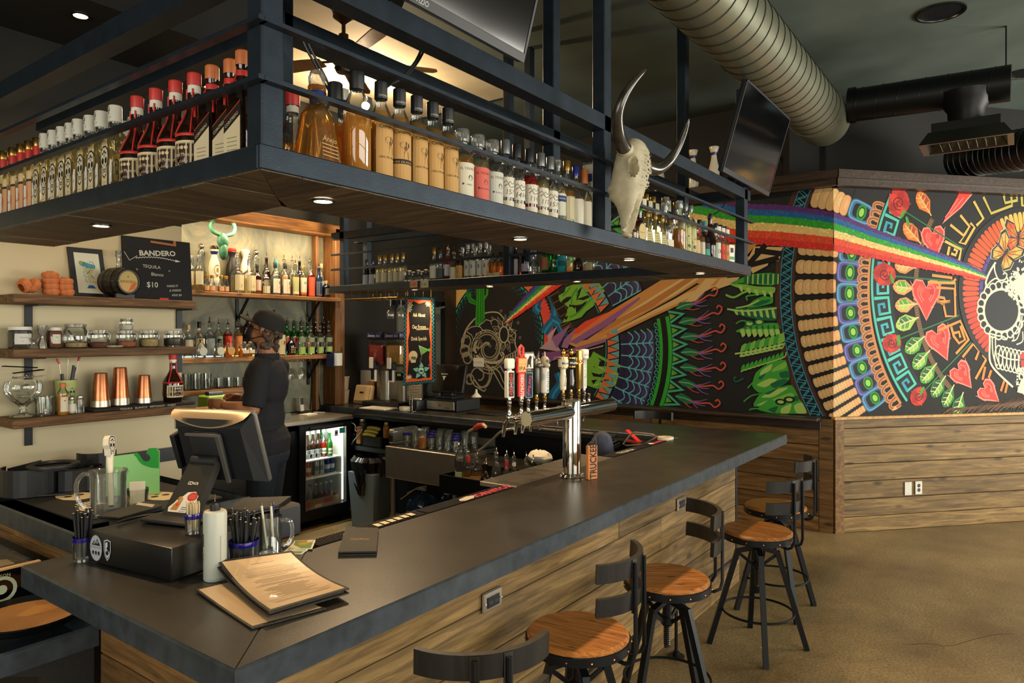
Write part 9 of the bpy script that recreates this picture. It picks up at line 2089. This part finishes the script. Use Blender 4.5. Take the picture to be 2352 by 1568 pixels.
# menus
def sheet(name,label,C,z0,curl,cat='menu',paper='#c2a884',art=None):
 """C: the four corners on the counter tl, tr, br, bl; curl lifts the tl and tr ends"""
 t=thing(name,label,cat);N_=10;C=[Vector((x,y,0))for x,y in C]
 def f(u,v,h=0):P=C[3]*(1-u)*(1-v)+C[2]*u*(1-v)+C[1]*u*v+C[0]*(1-u)*v;return Vector((P.x,P.y,z0+h+curl*((max(0,v-.35)/.65)**2*.8+(1-u)*v*.25+max(0,.25-v)*.5)))
 m=MB()
 for i in range(N_+1):
  for j in range(N_+1):m.v.append(tuple(f(i/N_,j/N_)))
 for i in range(N_+1):
  for j in range(N_+1):m.v.append(tuple(f(i/N_,j/N_,.004)))
 K=(N_+1)**2
 for i in range(N_):
  for j in range(N_):
   a=i*(N_+1)+j;m.f+=[(a,a+1,a+N_+2,a+N_+1),(K+a,K+a+N_+1,K+a+N_+2,K+a+1)];m.m+=[0,0]
 for i in range(N_):
  for a,b in((i,i+1),(N_*(N_+1)+i,N_*(N_+1)+i+1),(i*(N_+1),(i+1)*(N_+1)),(i*(N_+1)+N_,(i+1)*(N_+1)+N_)):m.f.append((a,b,K+b,K+a));m.m.append(0)
 obj('cover',m,'black_leather',t,sharp=60)
 q=Ink(lambda u,v,h:f(u,v,.0042+h));vs=[];fs=[];M_=10
 for i in range(M_+1):
  for j in range(M_+1):vs.append((.035+.93*i/M_,.03+.94*j/M_))
 for i in range(M_):
  for j in range(M_):a=i*(M_+1)+j;fs.append((a,a+M_+1,a+M_+2,a+1))
 q.raw(vs,fs,paper);art and art(q);q.build('page',t,'print_gloss');return t
def menu_art(q):
 random.seed(6);q.n+=1
 for v,w,hh in((.90,.22,.010),(.865,.30,.006)):q.grid(.5-w/2,.5+w/2,v,v+hh,'#3a2c20',3)
 v=.83
 while v>.10:
  w=random.uniform(.3,.78);q.grid(.5-w/2,.5+w/2,v,v+.0045,'#6a5640',8);v-=.021 if random.random()<.7 else .034
  if random.random()<.14:q.grid(.42,.58,v,v+.008,'#3a2c20',3);v-=.025
A=[(1.124,1.861),(1.322,1.789),(1.258,1.455),(1.036,1.490)]
Bm=[(1.036,1.826),(1.20,1.80),(1.17,1.44),(.985,1.487)]
sheet('menu','lower black-edged menu sticking out left under the top menus',Bm,HB+.001,.006,art=None)
C2=[(a[0]-.006,a[1]-.006)for a in A]
sheet('menu','middle black-edged menu of the stack, hidden under the top one',C2,HB+.012,.028)
sheet('menu','top black-edged paper menu with small print, curling upward',A,HB+.020,.034,art=menu_art)
C=[(1.678,1.959),(1.743,1.86),(1.552,1.665),(1.474,1.758)]
t=thing('check_presenter','black leather check folder with gold script lying by the rail mat','folder');m=MB();z=HB+.001
m.prism([C[3],C[2],C[1],C[0]],z,z+.006);m.prism([(a*.999+.0016,b)for a,b in(C[3],C[2],C[1],C[0])],z+.009,z+.014);obj('cover',m,'black_leather',t,False)
cc=[Vector((x,y,z+.0142))for x,y in C];q=Ink(lambda u,v,h:cc[3]*(1-u)*(1-v)+cc[2]*u*(1-v)+cc[1]*u*v+cc[0]*(1-u)*v+Vector((0,0,h)));q.text('Grand Marnier',.5,.46,.09,'#b08a4c',shear=.3,sx=1.0);q.build('gold_script',t)
for i,(px,py,rz_)in enumerate(((684,1262,.5),(690,1257,.62),(696,1255,.8))):p=atz(px,py,HB);t=thing('flyer','printed colour flyer card by the mug, '+('bottom','middle','top')[i]+' of three','card',(p.x,p.y,CZ+.0022*i),rz_,'flyers by the mug');obj('card',MB().box(-.05,.05,-.035,.035,0,.0018),WPP,t,False);q=Ink(planefn((0,0,.0018),(1,0,0),(0,1,0),(0,0,1)));q.rect(-.045,.045,-.03,.03,'#6a8a4a');q.poly([(-.045,.0),(.0,.03),(-.045,.03)],'#d8c8a0');q.disc(.01,0,.016,'#b8842c');q.rect(.02,.045,-.028,-.01,'#c8c0a0');q.build('print_side',t)
# black presenters around the till
def folder(label,C,z,th=.014,page=None):
 t=thing('check_presenter',label,'folder');obj('cover',MB().prism(C,z,z+th*.4).prism([(x+.002,y+.001)for x,y in C],z+th*.55,z+th),'black_leather',t,False)
 if page:q=Ink(lambda u,v,h:Vector((u,v,z+th+h+.0004)));q.poly(page,'#a8a498');q.build('receipt',t)
 return t
def P2(z,*pts):return[tuple(atz(x,y,z)[:2])for x,y in pts]
z1=HB+.105
t=folder('black check folder with a grey receipt, left of the till stand',P2(z1,(222,1186),(332,1152),(372,1162),(272,1190)),z1-.012,.014,P2(z1+.003,(318,1153),(356,1158),(350,1164),(312,1158)))
cx_=sum(p[0]for p in P2(z1,(222,1186),(332,1152),(372,1162),(272,1190)))/4;cy_=sum(p[1]for p in P2(z1,(222,1186),(332,1152),(372,1162),(272,1190)))/4
t=thing('card_terminal','black box under the check folder behind the cash drawer','box',(cx_,cy_,CZ));obj('box',MB().bbox(-.06,.06,-.03,.03,0,z1-.0135-CZ,.004),BPL,t)
t=thing('curled_cable','black cable curving over the drawer top to the till stand','cable');obj('wire',MB().tube(smoothline([tuple(atz(x,y,CZ+.105))for x,y in((268,1200),(300,1190),(340,1182),(378,1178))],5),.004,6),BPL,t)
z2=HB+.115
P5=P2(z2,(505,1182),(560,1152),(668,1148),(640,1168),(570,1184))
t=folder('large black check folder resting over the glass rims, right of the till',P5,z2,.014)
t=thing('black_caddy','black plastic caddy under the large check folder','caddy',(sum(p[0]for p in P5)/5,sum(p[1]for p in P5)/5,CZ));obj('caddy_body',MB().bbox(.04,.14,-.06,.04,0,z2-CZ-.001,.008),BPL,t)
# ================================================================ service counter against the cream wall
sc=thing('service_counter','lower-left grey service counter with thick slate edge against cream wall','counter')
SCX=1.0925
vs,fs,_t=cham([(SCX,2.72),(1.80,2.72),(1.80,PY-.001),(SCX,PY-.001)],HB-.077,HB);obj('worktop',MB().add(vs,fs),'counter_edge',sc,False)
obj('wood_apron',MB().bbox(SCX+.02,SCX+.05,2.76,PY-.002,HB-.147,HB-.078,.003).bbox(SCX+.015,SCX+.02,2.76,PY-.002,HB-.118,HB-.112,.001),'plank_wood_y',sc);obj('carcass',MB().box(SCX+.05,1.78,2.76,PY-.002,0,HB-.077),BPT,sc,False)
obj('backsplash',MB().box(1.50,2.10,PY-.02,PY-.001,HB+.001,HB+.075),'granite_black',sc,False)
t=thing('skull_mat','black rubber counter mat printed with cream skulls','mat',(0,0,CZ));obj('mat_base',MB().bbox(SCX+.07,1.70,2.78,PY-.06,0,.008,.002),'black_rubber',t)
q=Ink(lambda u,v,h:Vector((u,v,.0083+h)))
for u,v in((1.30,3.02),(1.55,3.02),(1.33,3.32),(1.58,3.34),(1.30,3.62),(1.56,3.64)):
 q2=[(-.09,0),(-.085,.03),(-.05,.055),(0,.06),(.03,.05),(.06,.034),(.10,.03),(.10,-.03),(.06,-.034),(.03,-.05),(0,-.06),(-.05,-.055),(-.085,-.03)]
 q.poly([(u+y*1.1,v+x*1.25)for x,y in q2],'#c8b896')
 for sg in(-1,1):q.disc(u+.024*sg,v-.01,.016,'#15140f',None,10)
 q.disc(u,v+.02,.008,'#15140f')
 for k_ in range(4):q.rect(u-.026+.015*k_,u-.022+.015*k_,v+.06,v+.115,'#15140f')
q.build('skull_print',t)
# black condiment organiser with arcs and a round lid
og=thing('bar_caddy','black plastic curved bar caddy with round cup rings on the skull mat','caddy',(1.30,3.44,CZ+.0125),.12)
def arcwall(m,cx,cy,r,a0,a1,z0,z1,th=.006,n=14):
 for i in range(n):
  a,b=R(a0+(a1-a0)*i/n),R(a0+(a1-a0)*(i+1)/n);P=[(cx+r*cos(a),cy+r*sin(a)),(cx+r*cos(b),cy+r*sin(b)),(cx+(r+th)*cos(b),cy+(r+th)*sin(b)),(cx+(r+th)*cos(a),cy+(r+th)*sin(a))];m.prism(P,z0,z1)
m=MB();arcwall(m,-.05,.08,.11,120,300,0,.115);arcwall(m,.10,.0,.10,200,420,0,.095);m.bar((-.1,.17,.05),(.08,.26,.05),.006,.11);m.bar((.08,.26,.05),(.2,.1,.05),.006,.10);obj('wall',m,BPL,og,False)
m=MB();m.lathe([(.075,.115),(.098,.115),(.1,.122),(.098,.13),(.075,.13),(.07,.122)],28,M=Matrix.Translation((-.01,-.02,0)));m.lathe([(0,.108),(.075,.108),(.075,.116),(0,.116)],28,M=Matrix.Translation((-.01,-.02,0)));obj('cup_ring',m,BPL,og)
m=MB().lathe([(.055,.07),(.07,.07),(.07,.085),(.055,.085)],24,M=Matrix.Translation((.12,.04,0)));obj('small_ring',m,BPL,og);obj('base',MB().prism([(-.14,.02),(.0,-.1),(.18,-.08),(.2,.1),(.08,.24),(-.08,.17)],0,.006),BPL,og,False)
t=thing('straw_caddy','tall curved black straw caddy wall behind the round caddy','caddy',(1.58,3.68,CZ+.0112),.3);m=MB();arcwall(m,0,0,.08,150,390,0,.12);obj('shell',m,BPL,t,False);obj('base',MB().cyl(.08,0,.006,20),BPL,t)
# pitcher with the skull muddler
p=atz(243,1187,HB);pt=thing('glass_pitcher','clear glass pitcher with loop handle and a little dark drink','pitcher',(1.262,2.84,CZ+.0112),R(128));r=.062
obj('glass_body',MB().lathe([(0,.006),(r*.93,.006),(r*.97,0),(r,.01),(r*1.0,.155),(r*1.08,.172),(r*1.02,.170),(r*.95,.150),(r*.93,.014),(0,.014)],36),'mug_glass',pt);obj('pitcher_handle',MB().tube(smoothline([(r*.98,0,.15),(r*1.5,0,.158),(r*1.95,0,.12),(r*1.85,0,.06),(r*1.4,0,.028),(r*.98,0,.035)],6),.0085,10),'mug_glass',pt);obj('drink',MB().lathe([(0,.015),(r*.92,.015),(r*.92,.034),(0,.034)],24),'cola',pt)
obj('spout',MB().lathe([(r*.98,.155),(r*1.08,.172)],8,M=Matrix.Translation((-.008,0,.0)),a0=R(165),a1=R(195)),'mug_glass',pt)
t=thing('skull_muddler','white skull-topped muddler standing in the glass pitcher','muddler',(1.262,2.84,CZ+.0480));A0_=Vector((.01,.0,0));A1_=Vector((.02,.035,.215))
dv=(A1_-A0_).normalized();TT=Matrix.Translation(A0_)@dv.to_track_quat('Z','X').to_matrix().to_4x4()
obj('shaft',MB().lathe([(.010,0),(.011,.06),(.010,.12),(.014,.19),(.012,.195)],14,M=TT),'muddler_white',t);obj('skull_head',MB().prism([(x*.026,y*.04)for x,y in((-.6,-.9),(.6,-.9),(.75,-.3),(1,.1),(.9,.7),(.45,1.02),(-.45,1.02),(-.9,.7),(-1,.1),(-.75,-.3))],-.011,.011,M=TT@Matrix.Translation((0,0,.225))@Matrix.Rotation(R(-40),4,'Z')@Matrix.Rotation(pi/2,4,'X')),'muddler_white',t,False)
T2=TT@Matrix.Translation((0,0,.225))@Matrix.Rotation(R(-40),4,'Z')@Matrix.Rotation(pi/2,4,'X')
q=Ink(lambda u,v,h:T2@Vector((u,v,.0112+h)));skullart(q,0,0,.062,'#1c1a1a','#d8d2c0');q.build('skull_face',t)
q=Ink(lambda u,v,h:T2@Vector((u,v,-.0112-h)));skullart(q,0,0,.062,'#1c1a1a','#d8d2c0');q.build('skull_face',t)
# green board with the hook cut-out, napkins in a glass
gb=thing('cutting_board','bright green cutting board with hook cut-out standing on its edge','board',(1.50,3.10,CZ+.0112),R(-39.5));m=MB()
O=[(-.125,0),(.085,0),(.085,.185),(.075,.192),(.045,.192),(.040,.182),(.052,.172),(.058,.155),(.050,.140),(.036,.134),(.020,.138),(.010,.150),(-.002,.172),(-.012,.178),(-.125,.168)]
m.v=[(x,-.004,z)for x,z in O]+[(x,.004,z)for x,z in O];k_=len(O);m.f=[tuple(range(k_)),tuple(range(k_,2*k_))[::-1]]+[((i+1)%k_,i,k_+i,k_+(i+1)%k_)for i in range(k_)];m.m=[0]*len(m.f);obj('board',m,'board_pale',gb,False)
q=Ink(planefn((0,-.0042,0),(1,0,0),(0,0,1),(0,-1,0)));q.stroke([O[i]for i in(3,4,5,6,7,8,9,10,11,12,13)],.016,'#1f8a34');q.poly([O[8],O[7],O[6],O[5],(.075,.19),(.083,.185),(.083,.11),(.05,.115),(.02,.128),(.0,.16),(.008,.15),(.02,.137),(.036,.132)],'#1f8a34');q.build('hook_edge',gb)
t=thing('napkin_glass','short clear glass holding a folded white card','glass',(1.40,2.90,CZ+.0112));r=.042;obj('glass_body',MB().lathe([(0,.006),(r*.86,.006),(r*.9,0),(r,.07),(r*.95,.07),(r*.88,.01),(0,.01)],22),CG,t)
t=thing('white_card','white folded card standing in the short glass','card',(1.40,2.90,CZ+.0230),R(-38));obj('card',MB().box(-.028,.028,-.003,.003,0,.085),WPP,t,False)
# ================================================================ low table, round tray, black cooler box at the lower left
lt=thing('low_table','low dark table with thick slate edge butting the bar side','table',(0,0,0));vs,fs,_t=cham([(-.5,2.42),(1.046,2.42),(1.046,3.45),(-.5,3.45)],.74,.81);obj('table_top',MB().add(vs,fs),'counter_edge',lt,False)
m=MB();m.add([(1.04,2.44,.738),(1.04,2.5,.738),(.78,2.5,.738),(.78,2.44,.738),(1.04,2.44,0),(1.04,2.5,0),(.95,2.5,0),(.95,2.44,0),(.90,2.44,.69),(.90,2.5,.69)],[(0,3,8,7,4),(1,5,6,9,2),(0,1,2,3),(4,7,6,5),(0,4,5,1),(3,2,9,8),(8,9,6,7)]);obj('support_leg',m,BPT,lt,False)
p=atz(62,1416,.82);t=thing('round_tray','round cork-lined tray with black rim on the low table','tray',(p.x,p.y,.8108));r=.165
obj('rim',MB().lathe([(0,0),(r*.93,0),(r,.008),(r*1.03,.024),(r*1.01,.028),(r*.97,.020),(r*.92,.010),(0,.010)],48),'tray_black',t);obj('cork_liner',MB().lathe([(r*.90,.0105),(r*.90,.012),(0,.012)],40),'cork',t)
q=Ink(lambda u,v,h:Vector((u,v,.0123+h)));q.poly([(-.02,.03),(.05,.08),(.10,.05),(.06,-.0),(.0,-.01)],'#b08048');q.disc(.06,.0,.03,'#aa7842',.022,14,.6);q.build('worn_patch',t)
cb=thing('cooler_box','black glossy box with white crest and clear-wrapped papers on top','box',(.68,3.12,.8108));obj('box',MB().bbox(-.38,.36,-.26,.24,0,.115,.006),'black_gloss',cb)
q=Ink(planefn((0,-.2605,0),(1,0,0),(0,0,1),(0,-1,0)));q.stroke([(.24+.04*cos(R(a)),.052+.04*sin(R(a)))for a in range(0,360,20)],.012,'#a8b8a0',True);q.disc(.24,.052,.016,'#a8b8a0');q.stroke([(.21,.008),(.28,.006)],.006,'#a8b8a0');q.text('SON',.25,.094,.016,'#a8b8a0');q.build('crest',cb)
t=thing('wrapped_papers','clear-wrapped black and white prints lying on the black box','papers',(.68,3.12,.9268));m=MB();N_=12;random.seed(9)
for i in range(N_+1):
 for j in range(N_+1):m.v.append((-.34+.68*i/N_,-.22+.42*j/N_,.012+random.uniform(0,.014)*(1 if 0<i<N_ and 0<j<N_ else 0)))
for i in range(N_):
 for j in range(N_):a=i*(N_+1)+j;m.f.append((a,a+N_+1,a+N_+2,a+1));m.m.append(0)
obj('film',m,'wrap_film',t);q=Ink(planefn((0,0,0),(1,0,0),(0,1,0),(0,0,1)));q.rect(-.34,.34,-.22,.20,'#4c4a42');q.poly([(-.1,-.2),(.30,-.2),(.30,-.12),(.12,-.05),(-.1,-.1)],'#a89c80');q.poly([(.0,.02),(.2,.0),(.3,.06),(.25,.12),(.1,.10)],'#8a8474');q.poly([(-.3,.0),(-.05,-.02),(-.05,.15),(-.3,.15)],'#1e2020');q.disc(.12,.06,.04,'#22231f',.02);q.build('prints',t)
obj('edge_strip',MB().bar((.36,-.25,.004),(-.36,-.25,.004),.02,.006),'foam_tan',t,False)
